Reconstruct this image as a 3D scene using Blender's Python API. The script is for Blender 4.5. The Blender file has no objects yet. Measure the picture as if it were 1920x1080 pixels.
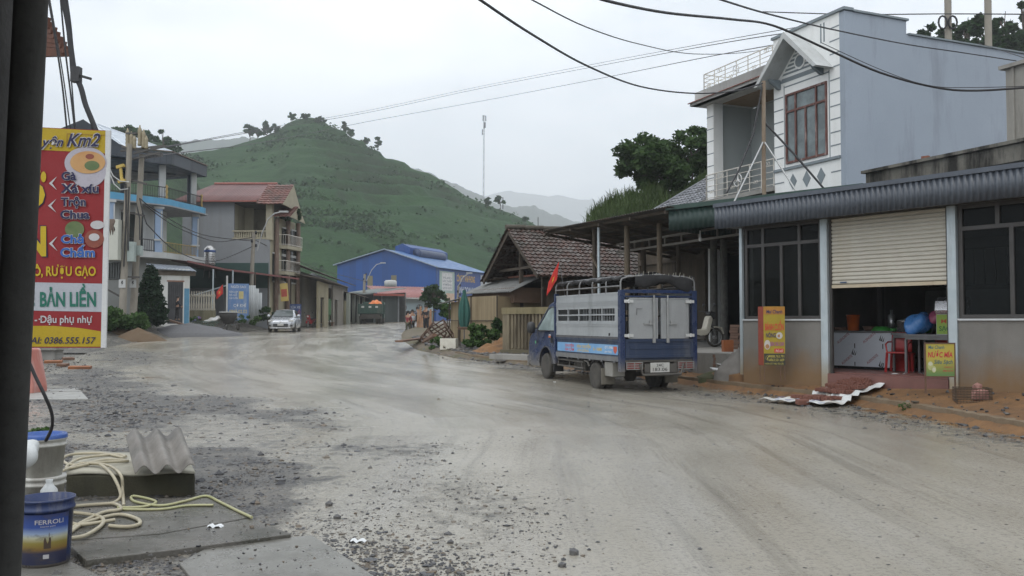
import bpy, bmesh, math, random
import numpy as np
from mathutils import Vector, Matrix, noise
D = bpy.data
S = bpy.context.scene
COL = S.collection
R = math.radians
PI = math.pi
rnd = random.Random(7)
rng = np.random.default_rng(11)

F, EYE, TILT = 1700.0, 1.5, math.atan(62 / 1700)
cd = D.cameras.new('camera')
cd.sensor_width = 36
cd.lens = 36 * F / 1920
cd.clip_start, cd.clip_end = 0.05, 12000
cam = D.objects.new('camera', cd)
COL.objects.link(cam)
cam.location = (0, 0, EYE)
cam.rotation_euler = (PI / 2 + TILT, 0, 0)
S.camera = cam

W = D.worlds.new('World')
S.world = W
W.use_nodes = True
wn, wl = W.node_tree.nodes, W.node_tree.links
wn.clear()
SUN_EL, SUN_ROT = R(58), R(205)
sky = wn.new('ShaderNodeTexSky')
sky.sky_type = 'NISHITA'
sky.sun_disc = False
sky.sun_elevation = SUN_EL
sky.sun_rotation = SUN_ROT
sky.air_density, sky.dust_density = 1.0, 4.0
skm = wn.new('ShaderNodeMix'); skm.data_type = 'RGBA'; skm.blend_type = 'MULTIPLY'
skm.inputs['Factor'].default_value = 1
skm.inputs[7].default_value = (0.09, 0.09, 0.09, 1)
wl.new(sky.outputs[0], skm.inputs[6])
tc = wn.new('ShaderNodeTexCoord')
sep = wn.new('ShaderNodeSeparateXYZ')
wl.new(tc.outputs['Generated'], sep.inputs[0])
rampz = wn.new('ShaderNodeValToRGB')      # overcast cloud deck: brighter towards the zenith
e = rampz.color_ramp.elements
e[0].position, e[0].color = 0.0, (0.84, 0.94, 1.06, 1)
e[1].position, e[1].color = 1.0, (1.62, 1.68, 1.76, 1)
for p, c in ((0.10, (1.02, 1.10, 1.20, 1)), (0.28, (1.46, 1.52, 1.58, 1)), (0.6, (1.45, 1.50, 1.56, 1))):
    n_ = e.new(p); n_.color = c
wl.new(sep.outputs['Z'], rampz.inputs[0])
mp = wn.new('ShaderNodeMapping'); mp.inputs['Scale'].default_value = (1, 1, 2.4)
wl.new(tc.outputs['Generated'], mp.inputs[0])
cn = wn.new('ShaderNodeTexNoise'); cn.inputs['Scale'].default_value = 3.6
cn.inputs['Detail'].default_value = 5; cn.inputs['Roughness'].default_value = 0.5
wl.new(mp.outputs[0], cn.inputs[0])
cr = wn.new('ShaderNodeValToRGB')
cr.color_ramp.elements[0].position, cr.color_ramp.elements[0].color = 0.36, (0.76, 0.785, 0.82, 1)
cr.color_ramp.elements[1].position, cr.color_ramp.elements[1].color = 0.62, (1.24, 1.22, 1.19, 1)
wl.new(cn.outputs[0], cr.inputs[0])
cm = wn.new('ShaderNodeMix'); cm.data_type = 'RGBA'; cm.blend_type = 'MULTIPLY'
cm.inputs['Factor'].default_value = 1
wl.new(rampz.outputs[0], cm.inputs[6]); wl.new(cr.outputs[0], cm.inputs[7])
cov = wn.new('ShaderNodeMix'); cov.data_type = 'RGBA'
cov.inputs['Factor'].default_value = 0.9
wl.new(skm.outputs[2], cov.inputs[6]); wl.new(cm.outputs[2], cov.inputs[7])
bg = wn.new('ShaderNodeBackground')
wl.new(cov.outputs[2], bg.inputs[0])
wo = wn.new('ShaderNodeOutputWorld')
wl.new(bg.outputs[0], wo.inputs[0])

sl = D.lights.new('sun', 'SUN')
sl.energy, sl.angle, sl.color = 0.7, R(30), (1.0, 0.97, 0.92)
so = D.objects.new('sun', sl)
COL.objects.link(so)
sd = Vector((math.sin(SUN_ROT) * math.cos(SUN_EL), math.cos(SUN_ROT) * math.cos(SUN_EL), math.sin(SUN_EL)))
so.rotation_euler = (-sd).to_track_quat('-Z', 'Y').to_euler()
so.location = (-20, -20, 60)
S.view_settings.view_transform = 'Standard'
S.view_settings.look = 'None'
S.view_settings.exposure = 0.02
S.view_settings.gamma = 1
S.view_settings.use_curve_mapping = False
S.render.engine = 'CYCLES'
cy = S.cycles
cy.use_denoising = True
cy.max_bounces = 8; cy.diffuse_bounces = 3; cy.glossy_bounces = 3; cy.transmission_bounces = 4
cy.volume_bounces = 3; cy.transparent_max_bounces = 8
cy.caustics_reflective = False; cy.caustics_refractive = False
cy.sample_clamp_indirect = 4


def at(px, py, Y):
    """the world point at distance Y seen at photo pixel (px, py) of 1920 x 1080"""
    a, b = (px - 960) / F, (540 - py) / F
    dy = math.cos(TILT) - math.sin(TILT) * b
    dz = math.sin(TILT) + math.cos(TILT) * b
    return Vector((a * Y / dy, Y, EYE + dz * Y / dy))


_gy = [-200, 14, 18, 22, 30, 40, 60, 90, 130, 200, 400]
_gz = [0, 0, .01, .07, .25, .50, .80, 1.22, 1.5, 1.7, 1.7]


def gz(y):
    return np.interp(y, _gy, _gz)


KERB = [(6.2, -20), (6.6, 9), (6.76, 12), (6.6, 13.6), (6.15, 16.3), (5.15, 18.4), (4.0, 20.9), (2.6, 23.3), (.5, 26.6),
        (-1.4, 29.8), (-3.3, 35), (-5.0, 44), (-6.2, 54), (-7.0, 62), (-7.6, 74), (-6.0, 88), (2, 97), (20, 104), (80, 118)]


def kerb_side(x, y):
    """signed distance to the kerb line (positive on the shop side) and length along it"""
    x = np.asarray(x, float); y = np.asarray(y, float)
    best = np.full(x.shape, 1e9); sgn = np.zeros(x.shape); alo = np.zeros(x.shape); L = 0
    for (ax, ay), (bx, by) in zip(KERB[:-1], KERB[1:]):
        dx, dy = bx - ax, by - ay
        l2 = dx * dx + dy * dy
        t = np.clip(((x - ax) * dx + (y - ay) * dy) / l2, 0, 1)
        d = np.hypot(x - ax - t * dx, y - ay - t * dy)
        s = np.sign((x - ax) * dy - (y - ay) * dx)
        m = d < best
        best = np.where(m, d, best); sgn = np.where(m, s, sgn); alo = np.where(m, L + t * l2 ** .5, alo)
        L += l2 ** .5
    return best * np.where(sgn == 0, 1, sgn), alo


def vrise(y):
    """how high the verge stands behind the kerb"""
    return np.interp(y, [12, 15, 17, 21, 24, 30], [.15, .19, .32, .30, .18, .0])


def vg(x, y):
    """height of the raised verge on the shop side of the kerb"""
    d, _ = kerb_side(np.array([x]), np.array([y]))
    d = float(d[0])
    n = float(fbm(np.array([x]), np.array([y]), 1.6, 4, 8)[0]) - .45
    return float(gz(y)) + (0 if d < 0 else .165 + float(vrise(y)) * min(1, max(0, d - .2) / 1.5) + n * .08 * min(1, d / .5) * min(1, max(.12, (3.2 - d) / 1.5)))


def gat(px, py):
    """the ground point seen at a photo pixel"""
    lo, hi = 2.0, 400.0
    for _ in range(50):
        m = (lo + hi) / 2
        if at(px, py, m).z > gz(m):
            lo = m
        else:
            hi = m
    p = at(px, py, lo)
    return p


MATS = {}


def nodes_for(name):
    m = D.materials.new(name)
    m.use_nodes = True
    nt = m.node_tree
    return m, nt.nodes, nt.links, nt.nodes['Principled BSDF']


def mixrgb(N, L, a, b, fac, mode='MIX'):
    n = N.new('ShaderNodeMix'); n.data_type = 'RGBA'; n.blend_type = mode
    for sock, v in ((n.inputs[6], a), (n.inputs[7], b), (n.inputs[0], fac)):
        if hasattr(v, 'is_linked'):
            L.new(v, sock)
        elif isinstance(v, (int, float)):
            sock.default_value = v
        else:
            sock.default_value = (*v, 1)
    return n.outputs[2]


def ramp(N, L, src, p0, p1, v0=0.0, v1=1.0):
    n = N.new('ShaderNodeMapRange')
    n.inputs[1].default_value, n.inputs[2].default_value = p0, p1
    n.inputs[3].default_value, n.inputs[4].default_value = v0, v1
    L.new(src, n.inputs[0])
    return n.outputs[0]


def tnoise(N, L, vec, scale, stretch=(1, 1, 1), detail=6, rough=.6):
    mp = N.new('ShaderNodeMapping'); mp.inputs['Scale'].default_value = stretch
    L.new(vec, mp.inputs[0])
    n = N.new('ShaderNodeTexNoise')
    n.inputs['Scale'].default_value = scale; n.inputs['Detail'].default_value = detail; n.inputs['Roughness'].default_value = rough
    L.new(mp.outputs[0], n.inputs[0])
    return n.outputs[0]


def bump(N, L, P, h, strength, dist=.02):
    b = N.new('ShaderNodeBump'); b.inputs['Strength'].default_value = strength; b.inputs['Distance'].default_value = dist
    L.new(h, b.inputs['Height']); L.new(b.outputs[0], P.inputs['Normal'])


def M(name, col, rough=.75, col2=None, scale=3.0, amt=.55, stain=None, sscale=1.5, samt=.6, sth=(.5, .68), bmp=.15, bscale=60,
      metal=0.0, stretch=(1, 1, 1), spec=.5, dirt=None, grain=None):
    """weathered surface: two tones by noise, vertical stains, fine grain and bump. dirt=(colour, z0, z1) is splashed mud fading upward"""
    if name in MATS:
        return MATS[name]
    m, N, L, P = nodes_for(name)
    vec = N.new('ShaderNodeTexCoord').outputs['Object']
    col2 = col2 or tuple(c * .72 for c in col)
    c = mixrgb(N, L, col, col2, ramp(N, L, tnoise(N, L, vec, scale, stretch), .5 - .3 * amt, .5 + .45 * amt))
    fine = tnoise(N, L, vec, bscale, stretch, 4)
    c = mixrgb(N, L, c, tuple(x * .6 for x in col2), ramp(N, L, fine, .52, .8, 0, .4))
    if stain:
        s = ramp(N, L, tnoise(N, L, vec, sscale, (1, 1, .16), 7, .68), sth[0], sth[1], 0, samt)
        c = mixrgb(N, L, c, stain, s)
    if dirt:
        sx = N.new('ShaderNodeSeparateXYZ'); L.new(vec, sx.inputs[0])
        ad = N.new('ShaderNodeMath'); ad.operation = 'MULTIPLY_ADD'
        L.new(tnoise(N, L, vec, 2.2, (1, 1, .6)), ad.inputs[0]); ad.inputs[1].default_value = -(dirt[2] - dirt[1]) * 1.1
        L.new(sx.outputs['Z'], ad.inputs[2])
        c = mixrgb(N, L, c, dirt[0], ramp(N, L, ad.outputs[0], dirt[1] - .45 * (dirt[2] - dirt[1]), dirt[2] - .55 * (dirt[2] - dirt[1]), .9, 0))
    L.new(c, P.inputs['Base Color'])
    P.inputs['Roughness'].default_value = rough
    L.new(ramp(N, L, tnoise(N, L, vec, scale * 2.3), .3, .7, max(.04, rough - .12), min(1, rough + .12)), P.inputs['Roughness'])
    P.inputs['Metallic'].default_value = metal
    P.inputs['Specular IOR Level'].default_value = spec
    if bmp:
        bump(N, L, P, fine, bmp, .02)
    MATS[name] = m
    return m


def glass(name, col=(.02, .025, .025), rough=.08):
    if name in MATS:
        return MATS[name]
    m, N, L, P = nodes_for(name)
    vec = N.new('ShaderNodeTexCoord').outputs['Object']
    L.new(mixrgb(N, L, col, tuple(c * 1.9 + .01 for c in col), ramp(N, L, tnoise(N, L, vec, 1.7), .4, .7)), P.inputs['Base Color'])
    P.inputs['Roughness'].default_value = rough
    bump(N, L, P, tnoise(N, L, vec, 1.2, detail=2), .05, .05)
    MATS[name] = m
    return m


def clear_glass(name, tint=(.75, .8, .8), mixv=.75):
    """pane you see through: thin reflecting sheet"""
    if name in MATS:
        return MATS[name]
    m, N, L, P = nodes_for(name)
    tr = N.new('ShaderNodeBsdfTransparent'); tr.inputs[0].default_value = (*tint, 1)
    P.inputs['Base Color'].default_value = (.03, .035, .035, 1); P.inputs['Roughness'].default_value = .05
    mx = N.new('ShaderNodeMixShader'); mx.inputs[0].default_value = mixv
    L.new(P.outputs[0], mx.inputs[1]); L.new(tr.outputs[0], mx.inputs[2])
    L.new(mx.outputs[0], N['Material Output'].inputs[0])
    MATS[name] = m
    return m


def leafmat(name, col, col2, rough=.55, trans=.25, clump=.6):
    if name in MATS:
        return MATS[name]
    m, N, L, P = nodes_for(name)
    g = N.new('ShaderNodeNewGeometry')
    vec = N.new('ShaderNodeTexCoord').outputs['Object']
    c = mixrgb(N, L, col, col2, g.outputs['Random Per Island'])
    c = mixrgb(N, L, c, tuple(x * .55 for x in col), ramp(N, L, tnoise(N, L, vec, clump, detail=3), .45, .62, 0, .7))
    L.new(c, P.inputs['Base Color'])
    P.inputs['Roughness'].default_value = rough; P.inputs['Specular IOR Level'].default_value = .12
    tl = N.new('ShaderNodeBsdfTranslucent'); L.new(c, tl.inputs[0])
    mx = N.new('ShaderNodeMixShader'); mx.inputs[0].default_value = trans
    L.new(P.outputs[0], mx.inputs[1]); L.new(tl.outputs[0], mx.inputs[2])
    L.new(mx.outputs[0], N['Material Output'].inputs[0])
    MATS[name] = m
    return m


def bandmat(name, colA, colB, freq, axis='Z', rough=.7, duty=.5, soft=.1, noise_amt=.35, bmp=.3, metal=0.0, stain=None):
    """stripes across one axis (boards, corrugations, shutter slats) with noise wear"""
    if name in MATS:
        return MATS[name]
    m, N, L, P = nodes_for(name)
    vec = N.new('ShaderNodeTexCoord').outputs['Object']
    sx = N.new('ShaderNodeSeparateXYZ'); L.new(vec, sx.inputs[0])
    mu = N.new('ShaderNodeMath'); mu.operation = 'MULTIPLY'; L.new(sx.outputs[axis], mu.inputs[0]); mu.inputs[1].default_value = freq
    fr = N.new('ShaderNodeMath'); fr.operation = 'FRACT'; L.new(mu.outputs[0], fr.inputs[0])
    fl = N.new('ShaderNodeMath'); fl.operation = 'FLOOR'; L.new(mu.outputs[0], fl.inputs[0])
    wn_ = N.new('ShaderNodeTexWhiteNoise'); wn_.noise_dimensions = '1D'; L.new(fl.outputs[0], wn_.inputs['W'])
    f = ramp(N, L, fr.outputs[0], duty, duty + soft)
    c = mixrgb(N, L, colA, tuple(x * .72 for x in colA), wn_.outputs[0])
    c = mixrgb(N, L, c, colB, f)
    c = mixrgb(N, L, c, tuple(x * .5 for x in colA), ramp(N, L, tnoise(N, L, vec, 3, (1, 1, .3), 6), .5, .75, 0, noise_amt))
    if stain:
        c = mixrgb(N, L, c, stain, ramp(N, L, tnoise(N, L, vec, 1.2, (1, 1, .3), 6, .7), .52, .7, 0, .7))
    L.new(c, P.inputs['Base Color'])
    P.inputs['Roughness'].default_value = rough; P.inputs['Metallic'].default_value = metal
    if bmp:
        bump(N, L, P, ramp(N, L, fr.outputs[0], duty, duty + soft, 1, 0), bmp, .02)
    MATS[name] = m
    return m


class MB:
    def __init__(s):
        s.v, s.f, s.sm = [], [], []

    def add(s, vs, fs, smooth=False):
        o = len(s.v)
        s.v += [tuple(v) for v in vs]
        s.f += [tuple(i + o for i in f) for f in fs]
        s.sm += [smooth] * len(fs)
        return s

    def bx(s, x0, x1, y0, y1, z0, z1):
        v = [(x, y, z) for x in (x0, x1) for y in (y0, y1) for z in (z0, z1)]
        return s.add(v, [(0, 1, 3, 2), (4, 6, 7, 5), (0, 4, 5, 1), (2, 3, 7, 6), (0, 2, 6, 4), (1, 5, 7, 3)])

    def rbox(s, c, d, rz=0.0, rx=0.0, ry=0.0):
        m = Matrix.Translation(c) @ Matrix.Rotation(rz, 4, 'Z') @ Matrix.Rotation(ry, 4, 'Y') @ Matrix.Rotation(rx, 4, 'X')
        v = [m @ Vector((x * d[0] / 2, y * d[1] / 2, z * d[2] / 2)) for x in (-1, 1) for y in (-1, 1) for z in (-1, 1)]
        return s.add(v, [(0, 1, 3, 2), (4, 6, 7, 5), (0, 4, 5, 1), (2, 3, 7, 6), (0, 2, 6, 4), (1, 5, 7, 3)])

    def beam(s, a, b, w, h=None, up=(0, 0, 1)):
        a, b = Vector(a), Vector(b); h = h or w
        d = (b - a).normalized()
        r = d.cross(Vector(up))
        if r.length < 1e-4:
            r = d.cross(Vector((1, 0, 0)))
        r.normalize(); u = r.cross(d)
        v = [p + r * (i * w / 2) + u * (j * h / 2) for p in (a, b) for i in (-1, 1) for j in (-1, 1)]
        return s.add(v, [(0, 1, 3, 2), (4, 6, 7, 5), (0, 4, 5, 1), (2, 3, 7, 6), (0, 2, 6, 4), (1, 5, 7, 3)])

    def tube(s, pts, r, n=8, closed=False):
        pts = [Vector(p) for p in pts]
        k = len(pts)
        rs = r if isinstance(r, (list, tuple)) else [r] * k
        vs, prev = [], None
        for i, p in enumerate(pts):
            a = pts[i - 1] if (i or closed) else p
            b = pts[(i + 1) % k] if (i < k - 1 or closed) else p
            t = (b - a).normalized() if (b - a).length > 1e-9 else Vector((0, 0, 1))
            if prev is None:
                x = t.orthogonal().normalized()
            else:
                x = prev - t * prev.dot(t)
                x = x.normalized() if x.length > 1e-6 else t.orthogonal().normalized()
            prev = x
            y = t.cross(x)
            vs += [p + (x * math.cos(2 * PI * j / n) + y * math.sin(2 * PI * j / n)) * rs[i] for j in range(n)]
        fs = []
        for i in range(k if closed else k - 1):
            i2 = (i + 1) % k
            fs += [(i * n + j, i * n + (j + 1) % n, i2 * n + (j + 1) % n, i2 * n + j) for j in range(n)]
        s.add(vs, fs, True)
        if not closed:
            s.add(vs[:n], [tuple(range(n))[::-1]]); s.add(vs[-n:], [tuple(range(n))])
        return s

    def cyl(s, c, r, h, n=16, axis='z', r2=None):
        ax = {'x': Vector((1, 0, 0)), 'y': Vector((0, 1, 0)), 'z': Vector((0, 0, 1))}[axis]
        return s.tube([Vector(c), Vector(c) + ax * h], [r, r if r2 is None else r2], n)

    def lathe(s, prof, c=(0, 0, 0), n=18, axis='z', smooth=True, sx=1.0):
        """prof: (radius, height) rings about an axis"""
        vs = []
        for (r, h) in prof:
            for j in range(n):
                a = 2 * PI * j / n
                p = (r * math.cos(a) * sx, r * math.sin(a), h)
                if axis == 'x':
                    p = (p[2], p[0], p[1])
                elif axis == 'y':
                    p = (p[0], p[2], p[1])
                vs.append((p[0] + c[0], p[1] + c[1], p[2] + c[2]))
        k = len(prof)
        fs = [(i * n + j, i * n + (j + 1) % n, (i + 1) * n + (j + 1) % n, (i + 1) * n + j) for i in range(k - 1) for j in range(n)]
        s.add(vs, fs, smooth)
        if prof[0][0] > 1e-5:
            s.add(vs[:n], [tuple(range(n))])
        if prof[-1][0] > 1e-5:
            s.add(vs[-n:], [tuple(range(n))])
        return s

    def prism(s, poly, a, b, axis='z'):
        f = {'z': lambda p, h: (p[0], p[1], h), 'y': lambda p, h: (p[0], h, p[1]), 'x': lambda p, h: (h, p[0], p[1])}[axis]
        n = len(poly)
        return s.add([f(p, a) for p in poly] + [f(p, b) for p in poly],
                     [tuple(range(n))[::-1], tuple(range(n, 2 * n))] + [(i, (i + 1) % n, n + (i + 1) % n, n + i) for i in range(n)])

    def grid(s, fn, nu, nv, smooth=True):
        vs = [fn(i / nu, j / nv) for i in range(nu + 1) for j in range(nv + 1)]
        return s.add(vs, [(i * (nv + 1) + j, (i + 1) * (nv + 1) + j, (i + 1) * (nv + 1) + j + 1, i * (nv + 1) + j + 1) for i in range(nu) for j in range(nv)], smooth)

    def slab(s, fn, nu, nv, off, smooth=True):
        """a sheet with thickness: fn(u,v) and the same moved by off, edges closed"""
        off = Vector(off)
        a = [Vector(fn(i / nu, j / nv)) for i in range(nu + 1) for j in range(nv + 1)]
        o, w = len(a), nv + 1
        fs = []
        for i in range(nu):
            for j in range(nv):
                q = (i * w + j, (i + 1) * w + j, (i + 1) * w + j + 1, i * w + j + 1)
                fs += [q, tuple(x + o for x in q[::-1])]
        for i in range(nu):
            for j in (0, nv):
                fs.append((i * w + j, (i + 1) * w + j, (i + 1) * w + j + o, i * w + j + o))
        for j in range(nv):
            for i in (0, nu):
                fs.append((i * w + j, i * w + j + 1, i * w + j + 1 + o, i * w + j + o))
        return s.add(a + [p + off for p in a], fs, smooth)

    def wall(s, x0, x1, z0, z1, y0, y1, holes=()):
        """wall in the x-z plane, thickness y0..y1, rectangular openings (x0,x1,z0,z1)"""
        xs = sorted({x0, x1, *[h for q in holes for h in q[:2]]}); zs = sorted({z0, z1, *[h for q in holes for h in q[2:]]})
        xs = [x for x in xs if x0 <= x <= x1]; zs = [z for z in zs if z0 <= z <= z1]
        def solid(i, j):
            if not (0 <= i < len(xs) - 1 and 0 <= j < len(zs) - 1):
                return False
            cx, cz = (xs[i] + xs[i + 1]) / 2, (zs[j] + zs[j + 1]) / 2
            return not any(h[0] < cx < h[1] and h[2] < cz < h[3] for h in holes)
        for i in range(len(xs) - 1):
            for j in range(len(zs) - 1):
                if not solid(i, j):
                    continue
                a, b, c, d = xs[i], xs[i + 1], zs[j], zs[j + 1]
                s.add([(a, y0, c), (b, y0, c), (b, y0, d), (a, y0, d)], [(0, 1, 2, 3)])
                s.add([(a, y1, c), (b, y1, c), (b, y1, d), (a, y1, d)], [(3, 2, 1, 0)])
                if not solid(i - 1, j):
                    s.add([(a, y0, c), (a, y1, c), (a, y1, d), (a, y0, d)], [(3, 2, 1, 0)])
                if not solid(i + 1, j):
                    s.add([(b, y0, c), (b, y1, c), (b, y1, d), (b, y0, d)], [(0, 1, 2, 3)])
                if not solid(i, j - 1):
                    s.add([(a, y0, c), (b, y0, c), (b, y1, c), (a, y1, c)], [(3, 2, 1, 0)])
                if not solid(i, j + 1):
                    s.add([(a, y0, d), (b, y0, d), (b, y1, d), (a, y1, d)], [(0, 1, 2, 3)])
        return s

    def xf(s, m, start=0):
        s.v[start:] = [tuple(m @ Vector(v)) for v in s.v[start:]]
        return s

    def build(s, name, mat, parent=None, bevel=0.0, recalc=True, loc=None):
        me = D.meshes.new(name)
        me.from_pydata(s.v, [], s.f)
        me.polygons.foreach_set('use_smooth', s.sm)
        if recalc:
            b = bmesh.new(); b.from_mesh(me)
            bmesh.ops.recalc_face_normals(b, faces=b.faces)
            b.to_mesh(me); b.free()
        me.materials.append(mat)
        o = D.objects.new(name, me)
        COL.objects.link(o)
        if parent:
            o.parent = parent
        if loc is not None:
            o.location = loc
        if bevel:
            md = o.modifiers.new('bevel', 'BEVEL'); md.width = bevel; md.segments = 2; md.limit_method = 'ANGLE'
        return o


def thing(name, label, cat, loc=(0, 0, 0), rz=0.0, group=None):
    o = D.objects.new(name, None)
    COL.objects.link(o)
    o.location = loc; o.rotation_euler = (0, 0, rz)
    o.empty_display_size = .2
    return tag(o, label, cat, group)


def tag(o, label, cat, group=None):
    o['label'] = label; o['category'] = cat
    if group:
        o['group'] = group
    return o


def struct(o, kind='structure'):
    o['kind'] = kind
    return o


def dup(root, loc, rz=None, label=None, scale=None):
    r = root.copy(); COL.objects.link(r); r.location = loc
    if rz is not None:
        r.rotation_euler = (0, 0, rz)
    if label:
        r['label'] = label
    if scale:
        r.scale = scale if isinstance(scale, (tuple, list)) else (scale,) * 3
    for ch in list(root.children):
        c = ch.copy(); COL.objects.link(c); c.parent = r
        for g in ch.children:
            d = g.copy(); COL.objects.link(d); d.parent = c
    return r


def txt(mb, body, o, ux, uz, h=None, w=None, bold=0.0, shear=0.0, align='LEFT', spacing=1.0):
    """lettering laid flat: cap height h, optional width w, origin o (baseline), axes ux, uz"""
    bars = [i for i, ch in enumerate(body) if ch == 'Đ']
    body = body.replace('Đ', 'D')
    c = D.curves.new('lettering_curve', 'FONT')
    c.body = body; c.shear = shear; c.offset = bold; c.space_character = spacing
    c.resolution_u = 3
    ob = D.objects.new('lettering_curve', c); COL.objects.link(ob)
    dg = bpy.context.evaluated_depsgraph_get()
    me = D.meshes.new_from_object(ob.evaluated_get(dg))
    vs = [v.co.copy() for v in me.vertices]; fs = [tuple(p.vertices) for p in me.polygons]
    for i in bars:
        c.body = body[:i + 1] + '.'; dg.update(); m2 = D.meshes.new_from_object(ob.evaluated_get(dg)); xe = max(v.co.x for v in m2.vertices) - .30
        c.body = 'D'; dg.update(); m3 = D.meshes.new_from_object(ob.evaluated_get(dg)); xs = xe - max(v.co.x for v in m3.vertices)
        n0 = len(vs); vs += [Vector((xs + a, b, 0)) for a, b in ((-.05, .30), (.34, .30), (.34, .41), (-.05, .41))]; fs.append((n0, n0 + 1, n0 + 2, n0 + 3))
    D.objects.remove(ob); D.curves.remove(c); D.meshes.remove(me)
    if not vs:
        return
    x0, x1 = min(v.x for v in vs), max(v.x for v in vs)
    k = (h or .1) / .70
    kx = (w / (x1 - x0)) if w else k
    sh = {'LEFT': 0, 'CENTER': .5, 'RIGHT': 1}[align] * (x1 - x0)
    o, ux, uz = Vector(o), Vector(ux).normalized(), Vector(uz).normalized()
    mb.add([o + ux * ((v.x - x0 - sh) * kx) + uz * (v.y * k) for v in vs], fs)


def disc(mb, o, ux, uz, rx, rz, n=28, a0=0.0, a1=2 * PI):
    o, ux, uz = Vector(o), Vector(ux).normalized(), Vector(uz).normalized()
    mb.add([o + ux * (rx * math.cos(a0 + (a1 - a0) * i / n)) + uz * (rz * math.sin(a0 + (a1 - a0) * i / n)) for i in range(n)], [tuple(range(n))])


def raw_mesh(name, V, Fc, mat, parent=None, smooth=False, attrs=None):
    """V (n,3), Fc (m,k) numpy arrays -> object"""
    me = D.meshes.new(name)
    n, m, k = len(V), len(Fc), Fc.shape[1]
    me.vertices.add(n); me.vertices.foreach_set('co', np.ascontiguousarray(V, dtype=np.float32).ravel())
    me.loops.add(m * k); me.loops.foreach_set('vertex_index', np.ascontiguousarray(Fc, dtype=np.int32).ravel())
    me.polygons.add(m); me.polygons.foreach_set('loop_start', np.arange(0, m * k, k, dtype=np.int32))
    try:
        me.polygons.foreach_set('loop_total', np.full(m, k, dtype=np.int32))
    except Exception:
        pass
    me.polygons.foreach_set('use_smooth', np.full(m, smooth, dtype=bool))
    for a, val in (attrs or {}).items():
        at_ = me.attributes.new(a, 'FLOAT', 'POINT'); at_.data.foreach_set('value', np.asarray(val, dtype=np.float32))
    me.update(calc_edges=True); me.validate()
    me.materials.append(mat)
    o = D.objects.new(name, me); COL.objects.link(o)
    if parent:
        o.parent = parent
    return o


def leaves(P, size, rg, aspect=1.8, droop=.3, up=None):
    """leaf-sized quads (folded diamonds) at points P -> V, F arrays"""
    n = len(P)
    a = rg.normal(size=(n, 3)); a[:, 2] = a[:, 2] * .6 - droop
    a /= np.linalg.norm(a, axis=1)[:, None]
    b = rg.normal(size=(n, 3))
    b -= a * (a * b).sum(1)[:, None]; b /= np.linalg.norm(b, axis=1)[:, None]
    s = (size * rg.uniform(.6, 1.35, n))[:, None]
    l, w = a * s * aspect / 2, b * s / 2
    V = np.stack([P - l, P + w - l * .1, P + l, P - w - l * .1], 1).reshape(-1, 3)
    return V, np.arange(4 * n).reshape(n, 4)


def clump_points(rg, centers, radii, n, shell=.55):
    """n points spread through a set of ellipsoid clumps (centers (k,3), radii (k,3)), denser near each surface"""
    k = len(centers)
    w = np.prod(radii, 1) ** .66; idx = rg.choice(k, n, p=w / w.sum())
    d = rg.normal(size=(n, 3)); d /= np.linalg.norm(d, axis=1)[:, None]
    r = (shell + (1 - shell) * rg.random(n)) ** .6
    return centers[idx] + d * radii[idx] * r[:, None]
def fbm(x, y, s, oct=4, seed=0.0):
    """vectorised value noise"""
    x = np.asarray(x, float) * s + seed * 17.3; y = np.asarray(y, float) * s - seed * 9.1
    out, amp, tot = np.zeros(np.broadcast(x, y).shape), 1.0, 0.0
    for o in range(oct):
        xi, yi = np.floor(x), np.floor(y)
        fx, fy = x - xi, y - yi
        fx = fx * fx * (3 - 2 * fx); fy = fy * fy * (3 - 2 * fy)
        def h(a, b):
            q = np.sin(a * 127.1 + b * 311.7 + o * 74.7) * 43758.5453
            return q - np.floor(q)
        v = (h(xi, yi) * (1 - fx) + h(xi + 1, yi) * fx) * (1 - fy) + (h(xi, yi + 1) * (1 - fx) + h(xi + 1, yi + 1) * fx) * fy
        out += amp * v; tot += amp; amp *= .5; x = x * 2.03 + 5.1; y = y * 2.03 + 3.7
    return out / tot


def poly_soft(x, y, poly, soft):
    """1 inside the polygon, fading out over 'soft' metres"""
    inside = np.zeros(x.shape, bool); dmin = np.full(x.shape, 1e9)
    n = len(poly)
    for i in range(n):
        (ax, ay), (bx, by) = poly[i], poly[(i + 1) % n]
        c = ((ay > y) != (by > y)) & (x < (bx - ax) * (y - ay) / ((by - ay) or 1e-9) + ax)
        inside ^= c
        dx, dy = bx - ax, by - ay
        t = np.clip(((x - ax) * dx + (y - ay) * dy) / (dx * dx + dy * dy + 1e-9), 0, 1)
        dmin = np.minimum(dmin, np.hypot(x - ax - t * dx, y - ay - t * dy))
    sd_ = np.where(inside, dmin, -dmin)
    return np.clip(.5 + sd_ / (4.4 * soft), 0, 1)


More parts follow.
